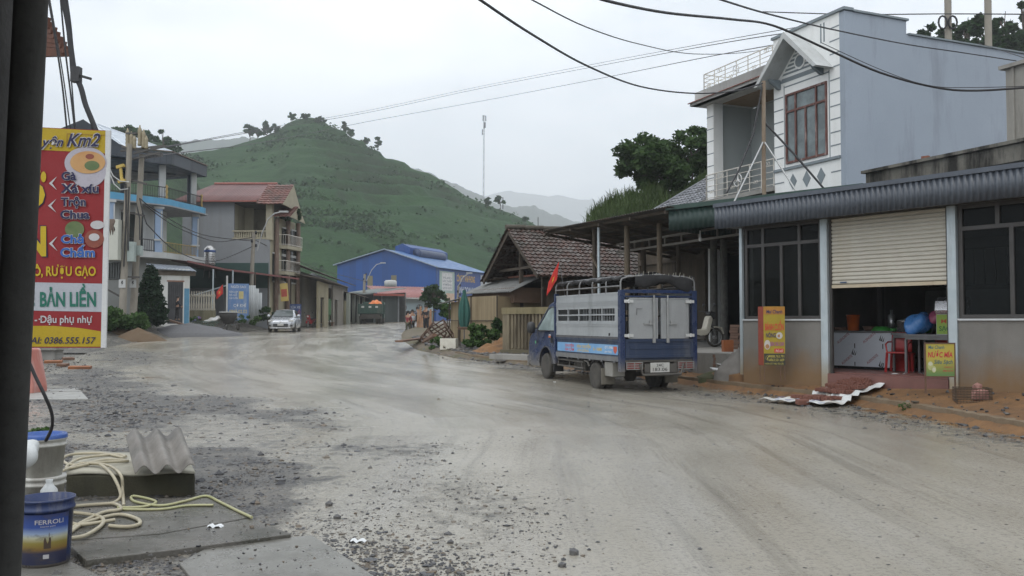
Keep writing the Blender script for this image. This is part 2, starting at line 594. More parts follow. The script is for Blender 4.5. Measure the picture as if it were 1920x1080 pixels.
GRAVEL = [  # loose dark gravel: outlines on the ground, softness, strength
    ([(45, 712), (120, 690), (200, 692), (330, 738), (470, 752), (600, 778), (650, 800), (540, 800), (400, 782), (330, 812), (40, 812)], .30, .95),
    ([(150, 655), (235, 650), (330, 668), (300, 690), (190, 690)], .4, .75),
    ([(0, 826), (330, 836), (480, 838), (560, 872), (600, 930), (690, 985), (900, 1040), (1000, 1110), (300, 1110), (0, 1110)], .16, 1.0),
    ([(40, 690), (330, 730), (620, 790), (760, 868), (640, 930), (900, 1040), (1000, 1115), (0, 1115)], .35, .42),
    ([(600, 838), (720, 822), (840, 850), (800, 876), (680, 868)], .22, .75),
    ([(640, 905), (820, 885), (1000, 930), (1120, 990), (1060, 1050), (900, 1010), (720, 970)], .35, .5),
    ([(1180, 728), (1330, 748), (1460, 768), (1640, 800), (1920, 850), (1990, 900), (1990, 830), (1700, 778), (1420, 745), (1250, 722)], .35, .65),
    ([(770, 640), (880, 676), (1000, 702), (1040, 712), (1010, 690), (880, 664), (790, 640)], .35, .9),
    ([(742, 634), (760, 628), (800, 646), (880, 668), (950, 684), (1000, 692), (1000, 704), (880, 680), (800, 656)], .3, .95),
    ([(60, 660), (120, 655), (150, 690), (60, 700)], .3, .8),
]
GRAVEL = [([tuple(gat(*p)[:2]) for p in poly], s, w) for poly, s, w in GRAVEL]


def gravel_at(x, y):
    g = np.zeros(np.shape(x))
    wx = x + (fbm(x, y, 1.3, 3, 1) - .5) * 1.1 * np.clip(y / 12, .25, 1.6); wy = y + (fbm(x, y, 1.1, 3, 2) - .5) * 1.4 * np.clip(y / 10, .3, 2)
    for poly, s, w in GRAVEL:
        g = np.maximum(g, w * poly_soft(wx, wy, poly, s))
    return g


def road_material(name, base_gravel):
    m, N, L, P = nodes_for(name)
    vec = N.new('ShaderNodeTexCoord').outputs['Object']
    def attr(a):
        n = N.new('ShaderNodeAttribute'); n.attribute_name = a; return n.outputs['Fac']
    cmb = N.new('ShaderNodeCombineXYZ'); L.new(attr('across'), cmb.inputs[0]); L.new(attr('along'), cmb.inputs[1])
    flow = cmb.outputs[0]
    big = tnoise(N, L, vec, .22, detail=5)
    mid = tnoise(N, L, vec, 1.7, detail=6)
    streak = tnoise(N, L, flow, 1.6, (1, .10, 1), 6, .62)
    streak2 = tnoise(N, L, flow, 3.4, (1, .035, 1), 5, .65)
    mud = mixrgb(N, L, (.345, .322, .272), (.278, .256, .208), ramp(N, L, big, .4, .62))
    mud = mixrgb(N, L, mud, (.345, .33, .295), ramp(N, L, streak, .48, .70, 0, .7))
    mud = mixrgb(N, L, mud, (.13, .118, .095), ramp(N, L, streak2, .54, .72, 0, .55))
    mud = mixrgb(N, L, mud, (.18, .14, .09), ramp(N, L, tnoise(N, L, flow, .9, (1, .2, 1)), .56, .72, 0, .5))
    fine = tnoise(N, L, vec, 38, detail=5, rough=.7)
    mud = mixrgb(N, L, mud, (.10, .094, .08), ramp(N, L, fine, .50, .68, 0, .6))
    vo = N.new('ShaderNodeTexVoronoi'); vo.inputs['Scale'].default_value = 34; L.new(vec, vo.inputs[0])
    vo2 = N.new('ShaderNodeTexVoronoi'); vo2.inputs['Scale'].default_value = 13; L.new(vec, vo2.inputs[0])
    bw = N.new('ShaderNodeRGBToBW'); L.new(vo.outputs['Color'], bw.inputs[0])
    st = mixrgb(N, L, (.024, .025, .027), (.125, .123, .118), ramp(N, L, bw.outputs[0], .2, .9))
    st = mixrgb(N, L, st, (.05, .045, .038), ramp(N, L, vo.outputs['Distance'], .3, .6))
    st = mixrgb(N, L, st, (.13, .118, .098), ramp(N, L, mid, .46, .62, 0, .75))
    bw2 = N.new('ShaderNodeRGBToBW'); L.new(vo2.outputs['Color'], bw2.inputs[0])
    peb = N.new('ShaderNodeMath'); peb.operation = 'MULTIPLY'
    L.new(ramp(N, L, vo2.outputs['Distance'], .22, .16), peb.inputs[0]); L.new(ramp(N, L, bw2.outputs[0], .74, .82), peb.inputs[1])
    mud = mixrgb(N, L, mud, (.04, .039, .038), peb.outputs[0])
    gsum = N.new('ShaderNodeMath'); gsum.operation = 'ADD'
    gn = ramp(N, L, tnoise(N, L, vec, 4.5, detail=10, rough=.8), .3, .7, -.55, .55)
    gk = N.new('ShaderNodeMath'); gk.operation = 'MULTIPLY'; L.new(gn, gk.inputs[0]); L.new(ramp(N, L, attr('gravel'), 0, .4, .42, 1), gk.inputs[1])
    L.new(attr('gravel'), gsum.inputs[0]); L.new(gk.outputs[0], gsum.inputs[1])
    gf = ramp(N, L, gsum.outputs[0], .30, .78)
    soil = mixrgb(N, L, (.19, .105, .046), (.135, .078, .038), mid)
    soilf = N.new('ShaderNodeMath'); soilf.operation = 'ADD'; L.new(attr('soil'), soilf.inputs[0])
    L.new(ramp(N, L, tnoise(N, L, vec, 2.1, detail=7, rough=.7), .3, .7, -.45, .3), soilf.inputs[1])
    c = mixrgb(N, L, mud, st, gf)
    c = mixrgb(N, L, c, soil, ramp(N, L, soilf.outputs[0], .35, .65))
    L.new(c, P.inputs['Base Color'])
    wet = ramp(N, L, tnoise(N, L, flow, .8, (1, .25, 1), 5), .36, .60, .13, .27)
    ra = N.new('ShaderNodeMix'); L.new(gf, ra.inputs[0]); L.new(wet, ra.inputs[2]); ra.inputs[3].default_value = .42
    L.new(ra.outputs[0], P.inputs['Roughness'])
    h = N.new('ShaderNodeMix'); L.new(gf, h.inputs[0])
    hm = N.new('ShaderNodeMath'); hm.operation = 'MULTIPLY_ADD'; L.new(fine, hm.inputs[0]); hm.inputs[1].default_value = .35; L.new(streak2, hm.inputs[2])
    L.new(hm.outputs[0], h.inputs[2])
    inv = N.new('ShaderNodeMath'); inv.operation = 'MULTIPLY_ADD'; L.new(vo.outputs['Distance'], inv.inputs[0]); inv.inputs[1].default_value = -1.6; inv.inputs[2].default_value = 1.5
    L.new(inv.outputs[0], h.inputs[3])
    bump(N, L, P, h.outputs[0], .38, .03)
    return m


ROADMAT = road_material('wet_mud_and_gravel', 0)

LEFT = [(-7, -20), (-7, 6), (-8, 9), (-9, 11.5), (-10, 14.5), (-11, 17), (-12, 20), (-13, 24), (-14, 28.5), (-15.5, 33), (-17, 39),
        (-18, 47), (-18, 56), (-17.6, 64), (-17.2, 76), (-15.5, 92), (-11, 104), (10, 117), (75, 132)]


def resample(poly, seg):
    out = []
    for i, (a, b) in enumerate(zip(poly[:-1], poly[1:])):
        for k in range(seg[i]):
            t = k / seg[i]
            out.append((a[0] + (b[0] - a[0]) * t, a[1] + (b[1] - a[1]) * t))
    out.append(poly[-1])
    return np.array(out)


seg_ = [6, 34, 26, 20, 20, 16, 16, 14, 14, 12, 12, 12, 10, 8, 8, 8, 6, 5, 4]
seg_ = seg_[:len(KERB) - 1]
RK, RL = resample(KERB, seg_), resample(LEFT, seg_)
nv_ = 110
tt = np.linspace(0, 1, nv_ + 1)[None, :, None]
XY = RL[:, None, :] * (1 - tt) + (RK[:, None, :] + np.array([.25, 0])) * tt
X_, Y_ = XY[..., 0], XY[..., 1]
dK, aK = kerb_side(X_, Y_)
lift = .008 + .018 * fbm(dK * 1.2, aK * .12, 1.0, 4, 3) * np.clip(Y_ / 10, .4, 1)
Z_ = gz(Y_) + lift - .03 * np.clip(1 - tt[..., 0] * 14, 0, 1)
G_ = gravel_at(X_, Y_)
soil_ = np.clip(1 - np.abs(dK + .1) / 1.1, 0, 1) * np.clip((24 - Y_) / 4, 0, 1) * .8
soil_ += .55 * poly_soft(X_, Y_, [tuple(gat(*p)[:2]) for p in ((220, 706), (330, 706), (335, 714), (225, 714))], .25)
nr = len(RK)
idx = np.arange(nr * (nv_ + 1)).reshape(nr, nv_ + 1)
Fq = np.stack([idx[:-1, :-1], idx[1:, :-1], idx[1:, 1:], idx[:-1, 1:]], -1).reshape(-1, 4)[:, ::-1]
road = raw_mesh('road', np.stack([X_, Y_, Z_], -1).reshape(-1, 3), Fq, ROADMAT, smooth=True,
                attrs={'gravel': G_.ravel(), 'across': dK.ravel(), 'along': aK.ravel(), 'soil': soil_.ravel()})
struct(road)

gx = np.unique(np.concatenate([np.linspace(-4200, -120, 14), np.linspace(-120, -24, 25), np.linspace(-24, 10, 130), np.linspace(10, 60, 26), np.linspace(60, 4200, 14)]))
gy = np.unique(np.concatenate([np.linspace(-160, 2, 12), np.linspace(2, 26, 130), np.linspace(26, 70, 60), np.linspace(70, 200, 30), np.linspace(200, 6000, 16)]))
GX, GY = np.meshgrid(gx, gy, indexing='ij')
dG, aG = kerb_side(GX, GY)
left_d = np.clip(-(dG) - 11, 0, 6) / 6          # rough ground away from the road, left side
GZ = gz(GY) - .03 + left_d * .25 * (fbm(GX, GY, .35, 4, 5) - .35) * np.clip((GY - 20) / 15, 0, 1)
GZ = np.where(dG > .3, gz(GY) - .05, GZ)
idx = np.arange(GX.size).reshape(GX.shape)
Fq = np.stack([idx[:-1, :-1], idx[1:, :-1], idx[1:, 1:], idx[:-1, 1:]], -1).reshape(-1, 4)
ground = raw_mesh('ground', np.stack([GX, GY, GZ], -1).reshape(-1, 3), Fq, ROADMAT, smooth=True,
                  attrs={'gravel': np.maximum(gravel_at(GX, GY), .55).ravel(), 'across': dG.ravel(), 'along': aG.ravel(),
                         'soil': np.clip((GY - 45) / 20, 0, .45).ravel()})
struct(ground)

kk = np.array([k for k in zip(*resample(KERB[1:16], [24, 14, 12, 10, 10, 10, 10, 10, 10, 10, 8, 6, 6, 6]).T)])
tang = np.gradient(kk, axis=0); tang /= np.linalg.norm(tang, axis=1)[:, None]
nrm = np.stack([tang[:, 1], -tang[:, 0]], 1)
ds = np.array([-.45, .12, .2, .35, .55, .8, 1.1, 1.5, 2.0, 2.6, 3.4, 4.5, 6, 8, 11, 16, 24])
VX = kk[:, None, 0] + nrm[:, None, 0] * ds; VY = kk[:, None, 1] + nrm[:, None, 1] * ds
VZ = gz(np.minimum(VY, kk[:, None, 1] + 6)) + .165 + vrise(kk[:, None, 1]) * np.clip((ds - .2) / 1.5, 0, 1)[None, :]
VZ += (fbm(VX, VY, 1.6, 4, 8) - .45) * .08 * np.clip(ds / .5, 0, 1)[None] * np.clip((3.2 - ds) / 1.5, .12, 1)[None]
VZ[:, 0] = gz(kk[:, 1]) - np.where(kk[:, 1] > 30, .01, .12)
nk, nd = VX.shape
idx = np.arange(nk * nd).reshape(nk, nd)
Fq = np.stack([idx[:-1, :-1], idx[1:, :-1], idx[1:, 1:], idx[:-1, 1:]], -1).reshape(-1, 4)[:, ::-1]


def soil_material():
    m, N, L, P = nodes_for('orange_dirt')
    vec = N.new('ShaderNodeTexCoord').outputs['Object']
    a = N.new('ShaderNodeAttribute'); a.attribute_name = 'dark'
    c = mixrgb(N, L, (.225, .118, .047), (.155, .083, .037), ramp(N, L, tnoise(N, L, vec, 1.3), .38, .62))
    c = mixrgb(N, L, c, (.10, .065, .04), ramp(N, L, tnoise(N, L, vec, 5, detail=8, rough=.7), .52, .66, 0, .8))
    c = mixrgb(N, L, c, (.22, .18, .13), ramp(N, L, tnoise(N, L, vec, 9, detail=6), .62, .7, 0, .6))
    c = mixrgb(N, L, c, mixrgb(N, L, (.12, .11, .09), (.05, .065, .03), ramp(N, L, tnoise(N, L, vec, 1.0), .4, .6)), a.outputs['Fac'])
    L.new(c, P.inputs['Base Color']); P.inputs['Roughness'].default_value = .82
    bump(N, L, P, tnoise(N, L, vec, 22, detail=8, rough=.75), .7, .04)
    return m


SOIL = soil_material()
struct(raw_mesh('dirt_verge', np.stack([VX, VY, VZ], -1).reshape(-1, 3), Fq, SOIL, smooth=True,
                attrs={'dark': (np.clip((VY - 22.5) / 4, 0, 1) * .75).ravel()}))
kb = MB()
KC = M('kerb_concrete', (.20, .155, .105), .85, (.15, .105, .06), 2.5, .8, stain=(.12, .07, .035), sscale=3, bmp=.35, bscale=35)
for i in range(nk - 1):
    if kk[i][1] > 31:
        break
    for (p, q) in ((i, i + 1),):
        w0, w1 = .16, 0.0
        a, b = kk[p], kk[q]; na, nb = nrm[p], nrm[q]
        ja = .012 * math.sin(p * 1.7) + .01 * math.sin(p * .37); jb = .012 * math.sin(q * 1.7) + .01 * math.sin(q * .37)
        za, zb = float(gz(a[1])), float(gz(b[1]))
        drop = .02 * math.sin(p * 2.3)
        A = [(*(a + na * (ja - .02)), za - .05), (*(a + na * ja), za + .165 + drop * .4), (*(a + na * w0), za + .17 + drop * .4), (*(a + na * w0), za - .05)]
        drop = .02 * math.sin(q * 2.3)
        B = [(*(b + nb * (jb - .02)), zb - .05), (*(b + nb * jb), zb + .165 + drop * .4), (*(b + nb * w0), zb + .17 + drop * .4), (*(b + nb * w0), zb - .05)]
        kb.add(A + B, [(0, 1, 5, 4), (1, 2, 6, 5), (2, 3, 7, 6)])
kerb = struct(kb.build('kerb', KC))


ICO_V, ICO_F = [], []
_b = bmesh.new(); bmesh.ops.create_icosphere(_b, subdivisions=1, radius=1)
ICO_V = np.array([v.co[:] for v in _b.verts]); ICO_F = np.array([[v.index for v in f.verts] for f in _b.faces]); _b.free()


def stone_field(name, P, size, mat, rg, flat=.65):
    n = len(P)
    k = len(ICO_V)
    V = ICO_V[None] * (1 + .28 * rg.normal(size=(n, k, 1))).clip(.5, 1.5)
    V = V * np.stack([np.ones(n), rg.uniform(.6, 1, n), rg.uniform(.4, .8, n) * flat / .65], 1)[:, None, :]
    a = rg.uniform(0, 2 * PI, n)
    ca, sa = np.cos(a)[:, None], np.sin(a)[:, None]
    V = np.stack([V[..., 0] * ca - V[..., 1] * sa, V[..., 0] * sa + V[..., 1] * ca, V[..., 2]], -1)
    V = V * size[:, None, None] + P[:, None, :]
    Fc = (ICO_F[None] + (np.arange(n) * k)[:, None, None]).reshape(-1, 3)
    return raw_mesh(name, V.reshape(-1, 3), Fc, mat)


def stone_mat():
    m, N, L, P = nodes_for('wet_crushed_stone')
    g = N.new('ShaderNodeNewGeometry')
    cr_ = N.new('ShaderNodeValToRGB')
    el = cr_.color_ramp.elements
    el[0].color = (.026, .027, .03, 1); el[1].color = (.15, .143, .13, 1)
    for p, c in ((.45, (.055, .056, .061, 1)), (.75, (.09, .087, .083, 1)), (.88, (.12, .088, .056, 1))):
        q = el.new(p); q.color = c
    L.new(g.outputs['Random Per Island'], cr_.inputs[0])
    vec = N.new('ShaderNodeTexCoord').outputs['Object']
    L.new(mixrgb(N, L, cr_.outputs[0], (.17, .15, .12), ramp(N, L, tnoise(N, L, vec, 3), .5, .7, 0, .6)), P.inputs['Base Color'])
    P.inputs['Roughness'].default_value = .42
    return m


STONE = stone_mat()
n_try = 190000
u = rng.random(n_try)
sy = 4.6 * (34 / 4.6) ** (u ** 1.25)
sx = rng.uniform(-.62, .62, n_try) * sy
g_ = gravel_at(sx, sy)
dS, _ = kerb_side(sx, sy)
keep = (rng.random(n_try) < (g_ ** 1.4) * .5 + .009 + .03 * np.exp(-((dS + .5) / .5) ** 2)) & (dS < -.05)
sx, sy, gk = sx[keep], sy[keep], g_[keep]
ss = np.minimum(.0075 * np.exp(rng.normal(0, .5, len(sx))) * np.clip(sy / 7, .9, 2.2) * (.8 + .5 * gk), .055)
sz = gz(sy) + .012
n2 = 60000
vy = rng.uniform(12, 44, n2) ** 1.0; vx = np.interp(vy, [k[1] for k in KERB[1:13]], [k[0] for k in KERB[1:13]]) + rng.exponential(.9, n2) - .3
dV, _ = kerb_side(vx, vy)
kp = (rng.random(n2) < np.where(vy > 21.5, .33, .014)) & (dV > -.3) & (dV < 3.2)
vx, vy, dV = vx[kp], vy[kp], dV[kp]
vz = gz(vy) + np.where(dV < .1, .02, .175) + vrise(vy) * np.clip((dV - .2) / 1.5, 0, 1) + (fbm(vx, vy, 1.6, 4, 8) - .45) * .08 * np.clip(dV / .5, 0, 1) * np.clip((3.2 - dV) / 1.5, .12, 1)
px_, py_ = rng.uniform(130, 720, 260), rng.uniform(935, 1075, 260)
qs_ = [at(a, b, 1.0) for a, b in zip(px_, py_)]; tt_ = np.array([(.062 - EYE) / (q.z - EYE) for q in qs_])
vx = np.concatenate([vx, [q.x * t for q, t in zip(qs_, tt_)]]); vy = np.concatenate([vy, tt_]); vz = np.concatenate([vz, np.full(260, .064)])
sx, sy, sz = np.concatenate([sx, vx]), np.concatenate([sy, vy]), np.concatenate([sz, vz]); ss = np.concatenate([ss, np.minimum(.022 * np.exp(rng.normal(0, .6, len(vx) - 260)), .09), .006 * np.exp(rng.normal(0, .45, 260))])
struct_ = stone_field('gravel', np.stack([sx, sy, sz], 1), ss, STONE, rng)
tag(struct_, 'loose dark crushed gravel strewn over the muddy road and its shoulders', 'gravel')['kind'] = 'stuff'


def ridge(name, prof, Yr, Y0, z0, mat, nu=240, nv=60, amp=3.0, freq=.02, terr=0.0, seed=1, back=.6, power=.9, rough_top=0.0):
    px = np.array([p[0] for p in prof], float); py = np.array([p[1] for p in prof], float)
    U = np.linspace(px[0], px[-1], nu + 1)
    PY = np.interp(U, px, py)
    yr = np.array([Yr(u) for u in U]) if callable(Yr) else np.full(nu + 1, float(Yr))
    y0 = np.array([Y0(u) for u in U]) if callable(Y0) else np.full(nu + 1, float(Y0))
    b = (540 - PY) / F
    zr = EYE + (math.sin(TILT) + math.cos(TILT) * b) / (math.cos(TILT) - math.sin(TILT) * b) * yr
    Vv = np.concatenate([np.linspace(0, 1, nv + 1), 1 + np.linspace(0, 1, 13)[1:] * back])
    YY = y0[:, None] + (yr - y0)[:, None] * Vv[None]
    XX = (U[:, None] - 960) / F * YY
    up = np.clip(Vv, 0, 1)[None] ** power
    ZZ = z0 + (zr - z0)[:, None] * up
    bk = np.clip(Vv - 1, 0, None)[None] / back
    ZZ = ZZ - (zr - z0)[:, None] * 1.05 * bk ** 1.3
    n = fbm(XX, YY, freq, 5, seed) - .5
    env = np.clip(Vv * 5, 0, 1)[None] * np.clip((1 - np.abs(Vv - .5) * 1.2), .18, 1)[None]
    ZZ = ZZ + amp * 2 * n * env
    if rough_top:
        ZZ = ZZ + rough_top * (fbm(XX, YY, freq * 9, 3, seed + 3) - .5) * np.clip(Vv * 4, 0, 1)[None]
    if terr:
        step = 5.5
        q = (ZZ + 5 * (fbm(XX, YY, .012, 3, seed + 7) - .5)) / step
        fr = q - np.floor(q)
        mask = np.clip((fbm(XX, YY, .010, 2, seed + 9) - .38) * 5, 0, 1) * np.clip((U[:, None] - 520) / 180, .05, 1)
        ZZ = ZZ + terr * (np.clip((fr - .72) / .28, 0, 1) - fr) * mask * np.clip(Vv * 6, 0, 1)[None] * np.clip((1.02 - Vv) * 12, .3, 1)[None]
    nn, mm = XX.shape
    idx = np.arange(nn * mm).reshape(nn, mm)
    Fq = np.stack([idx[:-1, :-1], idx[1:, :-1], idx[1:, 1:], idx[:-1, 1:]], -1).reshape(-1, 4)
    o = raw_mesh(name, np.stack([XX, YY, ZZ], -1).reshape(-1, 3), Fq, mat, smooth=True)
    struct(o)
    return XX, YY, ZZ, U, Vv, o


def hill_mat(name, a, b, c3, s=.05, bare=(.022, .038, .014), bare_amt=.8):
    m, N, L, P = nodes_for(name)
    vec = N.new('ShaderNodeTexCoord').outputs['Object']
    c = mixrgb(N, L, a, b, ramp(N, L, tnoise(N, L, vec, s, detail=8, rough=.65), .38, .6))
    c = mixrgb(N, L, c, c3, ramp(N, L, tnoise(N, L, vec, s * 4, (1, 1, 2.2), 8, .7), .5, .66, 0, .85))
    g = N.new('ShaderNodeNewGeometry'); sx_ = N.new('ShaderNodeSeparateXYZ'); L.new(g.outputs['Normal'], sx_.inputs[0])
    c = mixrgb(N, L, c, bare, ramp(N, L, sx_.outputs['Z'], .78, .55, 0, bare_amt))
    c = mixrgb(N, L, c, tuple(x * .4 for x in a), ramp(N, L, tnoise(N, L, vec, s * 30, detail=5, rough=.7), .52, .7, 0, .6))
    L.new(c, P.inputs['Base Color']); P.inputs['Roughness'].default_value = .9
    P.inputs['Specular IOR Level'].default_value = .15
    bump(N, L, P, tnoise(N, L, vec, s * 14, detail=8, rough=.7), .8, 1.2)
    return m


HILLM = hill_mat('hill_grass', (.028, .074, .021), (.020, .056, .017), (.014, .040, .013))
hill_prof = [(60, 312), (150, 300), (250, 293), (330, 287), (360, 283), (400, 279), (459, 267), (500, 254), (518, 247), (535, 231), (558, 222), (585, 221),
             (612, 231), (640, 245), (680, 264), (716, 286), (760, 304), (823, 332), (862, 358), (906, 382), (960, 402), (1013, 427), (1070, 447), (1130, 465),
             (1200, 480), (1300, 492)]
HX, HY, HZ, HU, HV, hill = ridge('hill', hill_prof, lambda u: 330 + 40 * math.exp(-((u - 560) / 160) ** 2), 168, 1.4, HILLM, 320, 150, 4.5, .022, 6.5, 1,
                                 power=.95, rough_top=1.2)
NHM = hill_mat('near_hill_bushes', (.04, .085, .03), (.025, .055, .022), (.016, .036, .015), .1)
NX, NY, NZ, NU, NV, nearhill = ridge('bushy_hill', [(-150, 262), (60, 255), (150, 252), (217, 254), (262, 252), (280, 270), (298, 268), (322, 284), (345, 312), (380, 372), (420, 440), (460, 520), (500, 600)],
                                     210, 120, 1.4, NHM, 90, 40, 2.5, .04, 0, 4, rough_top=1.5)
FARM = hill_mat('far_forest', (.03, .05, .03), (.022, .038, .024), (.014, .026, .018), .01, bare_amt=.1)
ridge('far_forest_ridge', [(-300, 246), (100, 250), (250, 256), (330, 268), (365, 262), (400, 263), (450, 259), (520, 262), (640, 300), (760, 350)], 1500, 1000, 1.5, FARM, 420, 26, 10, .01, 0, 5, rough_top=9)
ridge('wooded_ridge', [(700, 300), (790, 318), (837, 339), (870, 352), (905, 368), (935, 383), (960, 389), (1000, 386), (1040, 402), (1073, 413), (1130, 430), (1300, 446), (1700, 452)],
      1900, 1300, 1.5, FARM, 520, 26, 6, .01, 0, 6, rough_top=10)
ridge('misty_mountain', [(300, 350), (560, 340), (700, 350), (800, 385), (858, 374), (905, 366), (945, 359), (1007, 361), (1070, 369), (1160, 380), (1330, 392), (1700, 370), (2100, 350)],
      4600, 3300, 2, FARM, 200, 30, 60, .003, 0, 7, rough_top=20)

SLM = hill_mat('slope_grass', (.04, .075, .022), (.055, .072, .03), (.022, .042, .015), .35, bare=(.13, .085, .045), bare_amt=.75)
rs_prof = [(1060, 452), (1100, 420), (1112, 402), (1135, 382), (1180, 366), (1225, 358), (1262, 355), (1300, 338), (1330, 312), (1400, 268), (1500, 200), (1600, 150), (1740, 112), (1800, 100),
           (1920, 104), (2100, 70), (2500, 70)]
RX, RY, RZ, RU, RV, rslope = ridge('hillside', rs_prof, lambda u: 47 + max(0, (u - 1350)) * .055, lambda u: 37 + max(0, (u - 1350)) * .02, 1.0, SLM, 160, 50, .5, .2, 0, 8, power=.6, rough_top=.25)
PLASTER = M('bare_plaster', (.205, .196, .18), .85, (.145, .138, .126), 1.4, .7, stain=(.13, .12, .105), sscale=1.1, dirt=((.20, .12, .055), .0, .62), bmp=.2)
GALV = M('galvanised_steel', (.36, .42, .45), .45, (.56, .62, .64), 2.2, .9, stain=(.23, .24, .24), sscale=3, metal=.35, bmp=.05, dirt=((.36, .29, .19), .0, .5))
WINFR = M('bronze_window_frame', (.060, .055, .052), .45, (.045, .042, .04), 3, .4, bmp=.05)
FASC = M('grey_blue_sheet', (.075, .088, .108), .42, (.055, .065, .082), 1.6, .6, stain=(.06, .07, .085), sscale=2.5, bmp=.06)
DARKG = M('green_sheet', (.018, .042, .036), .5, (.013, .032, .027), 1.8, .6, stain=(.015, .025, .022), sscale=2)
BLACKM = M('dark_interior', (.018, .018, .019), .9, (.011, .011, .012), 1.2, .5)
OLDC = M('mouldy_concrete', (.19, .178, .15), .9, (.08, .074, .06), 2.0, .9, stain=(.012, .011, .009), sscale=1.4, samt=.95, sth=(.44, .56), bmp=.4, bscale=30)
CONC = M('grey_concrete', (.30, .29, .27), .88, (.22, .215, .20), 1.5, .7, stain=(.13, .125, .11), sscale=1.3, bmp=.3, bscale=35)
GLASSD = glass('dark_window_glass')
RUST = M('rusty_steel', (.16, .085, .05), .8, (.09, .06, .045), 6, .8, bmp=.2)
WHITEP = M('white_wall_paint', (.80, .81, .80), .7, (.73, .74, .73), 1.2, .5, stain=(.60, .60, .57), sscale=1.8, samt=.45, bmp=.08)
GREYL = M('grey_trim_paint', (.20, .235, .255), .7, (.17, .20, .22), 2, .4, bmp=.05)
BLUEGREY = M('blue_grey_render', (.31, .355, .415), .8, (.27, .312, .368), .5, .8, stain=(.12, .13, .15), sscale=1.1, samt=.5, sth=(.53, .74), bmp=.12, bscale=30)
BALC = M('balcony_grey_wall', (.37, .40, .40), .8, (.34, .37, .37), 1, .4)
STEELW = M('cream_railing_paint', (.62, .60, .55), .5, (.5, .46, .40), 6, .5, bmp=.03)
REDWOOD = M('red_brown_frame', (.125, .040, .028), .5, (.09, .03, .022), 5, .5, stain=(.55, .45, .42), sscale=9, samt=.5, sth=(.55, .68))
PLANK = bandmat('weathered_planks', (.085, .066, .046), (.022, .018, .014), 6.5, 'X', .85, .90, .06, .5, .4)
WOODD = M('dark_old_timber', (.08, .062, .045), .85, (.05, .04, .03), 3, .8, stretch=(1, 1, .25), bmp=.3)
WOODL = M('pale_timber', (.14, .11, .075), .8, (.095, .073, .05), 3, .8, stretch=(1, 1, .25), bmp=.25)
RUBBER = M('black_rubber', (.022, .022, .023), .75, (.05, .047, .042), 4, .7, bmp=.15)
CABLE = M('black_cable', (.022, .022, .025), .6, bmp=0)
STEELD = M('dull_steel', (.20, .20, .205), .5, (.14, .14, .14), 4, .6, metal=.5, bmp=.06)


def corr(mb, a, b, c, d, pitch=.09, amp=.012, thick=.004, nv=2, wave='sin'):
    """corrugated sheet over the quad a,b (across the waves), c above b, d above a"""
    a, b, c, d = (Vector(p) for p in (a, b, c, d))
    nrm_ = (b - a).cross(d - a).normalized()
    Ln = (b - a).length
    nu = max(8, int(Ln / pitch) * 6)
    def fn(u, v):
        p = (a.lerp(b, u)).lerp(d.lerp(c, u), v)
        ph = u * Ln / pitch * 2 * PI
        s_ = math.sin(ph) if wave == 'sin' else max(-1, min(1, 2.2 * math.sin(ph)))
        return p + nrm_ * (amp * s_)
    return mb.slab(fn, nu, nv, nrm_ * thick)


def window(parent, x0, x1, z0, z1, y, mull=(), trans=(), top_mull=None, fr=.05, dep=.07, frame=WINFR, pane=GLASSD, name='window', prt=.0, open_panes=()):
    """framed window in the x-z plane at depth y: frame mesh with one glass child. mull: x of uprights below the transom"""
    f = MB()
    y0, y1 = y - prt, y - prt + dep
    f.bx(x0, x0 + fr, y0, y1, z0, z1); f.bx(x1 - fr, x1, y0, y1, z0, z1)
    f.bx(x0 + fr, x1 - fr, y0, y1, z0, z0 + fr); f.bx(x0 + fr, x1 - fr, y0, y1, z1 - fr, z1)
    zt = trans[0] if trans else z1
    for t in trans:
        f.bx(x0 + fr, x1 - fr, y0, y1, t - fr / 2, t + fr / 2)
    for mx in mull:
        f.bx(mx - fr / 2, mx + fr / 2, y0 + .004, y1 - .004, z0 + fr, zt - (fr / 2 if trans else fr))
    for mx in (top_mull if top_mull is not None else (mull if trans else ())):
        f.bx(mx - fr / 2, mx + fr / 2, y0 + .004, y1 - .004, zt + fr / 2, z1 - fr)
    o = f.build(name, frame, parent)
    g = MB(); g.bx(x0 + fr * .5, x1 - fr * .5, (y0 + y1) / 2 - .004, (y0 + y1) / 2 + .004, z0 + fr * .5, z1 - fr * .5)
    g.build('pane', pane, o)
    return o


ZS = .37
shop = thing('roadside_shop', 'single storey grey plastered shop with half open cream roller shutter and corrugated fascia', 'shop', (4.91, 19.27, ZS), R(-53.9))
w = MB()
w.wall(0, 1.93, -.4, 1.14, 0, .16)
w.wall(4.63, 11, -.4, 1.14, 0, .16)
w.bx(0, .15, .16, 7.2, -.4, 3.3)
w.bx(10.85, 11, .16, 7.2, -.4, 3.3)
w.build('wall', PLASTER, shop)
w = MB(); w.bx(.15, 10.85, 7.05, 7.2, -.4, 3.3)
w.build('back_wall', M('interior_paint', (.22, .225, .22), .85, (.16, .165, .16), 1, .5), shop)
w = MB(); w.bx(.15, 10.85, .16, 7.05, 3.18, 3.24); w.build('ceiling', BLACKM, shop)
w = MB(); w.bx(.15, 10.85, .16, 7.05, -.3, .14); w.bx(2.08, 4.46, -.05, .16, -.3, .12)
w.build('floor', M('red_floor_tiles', (.20, .09, .075), .5, (.14, .065, .055), 3, .6), shop)
s_ = MB(); s_.bx(.0, 1.93, -.03, .19, 1.14, 1.17); s_.bx(4.63, 11, -.03, .19, 1.14, 1.17)
s_.build('sill', M('pale_sill', (.55, .57, .58), .6, (.42, .43, .44), 5, .6), shop)
CLG = clear_glass('shop_window_glass', (.6, .62, .62), .86)
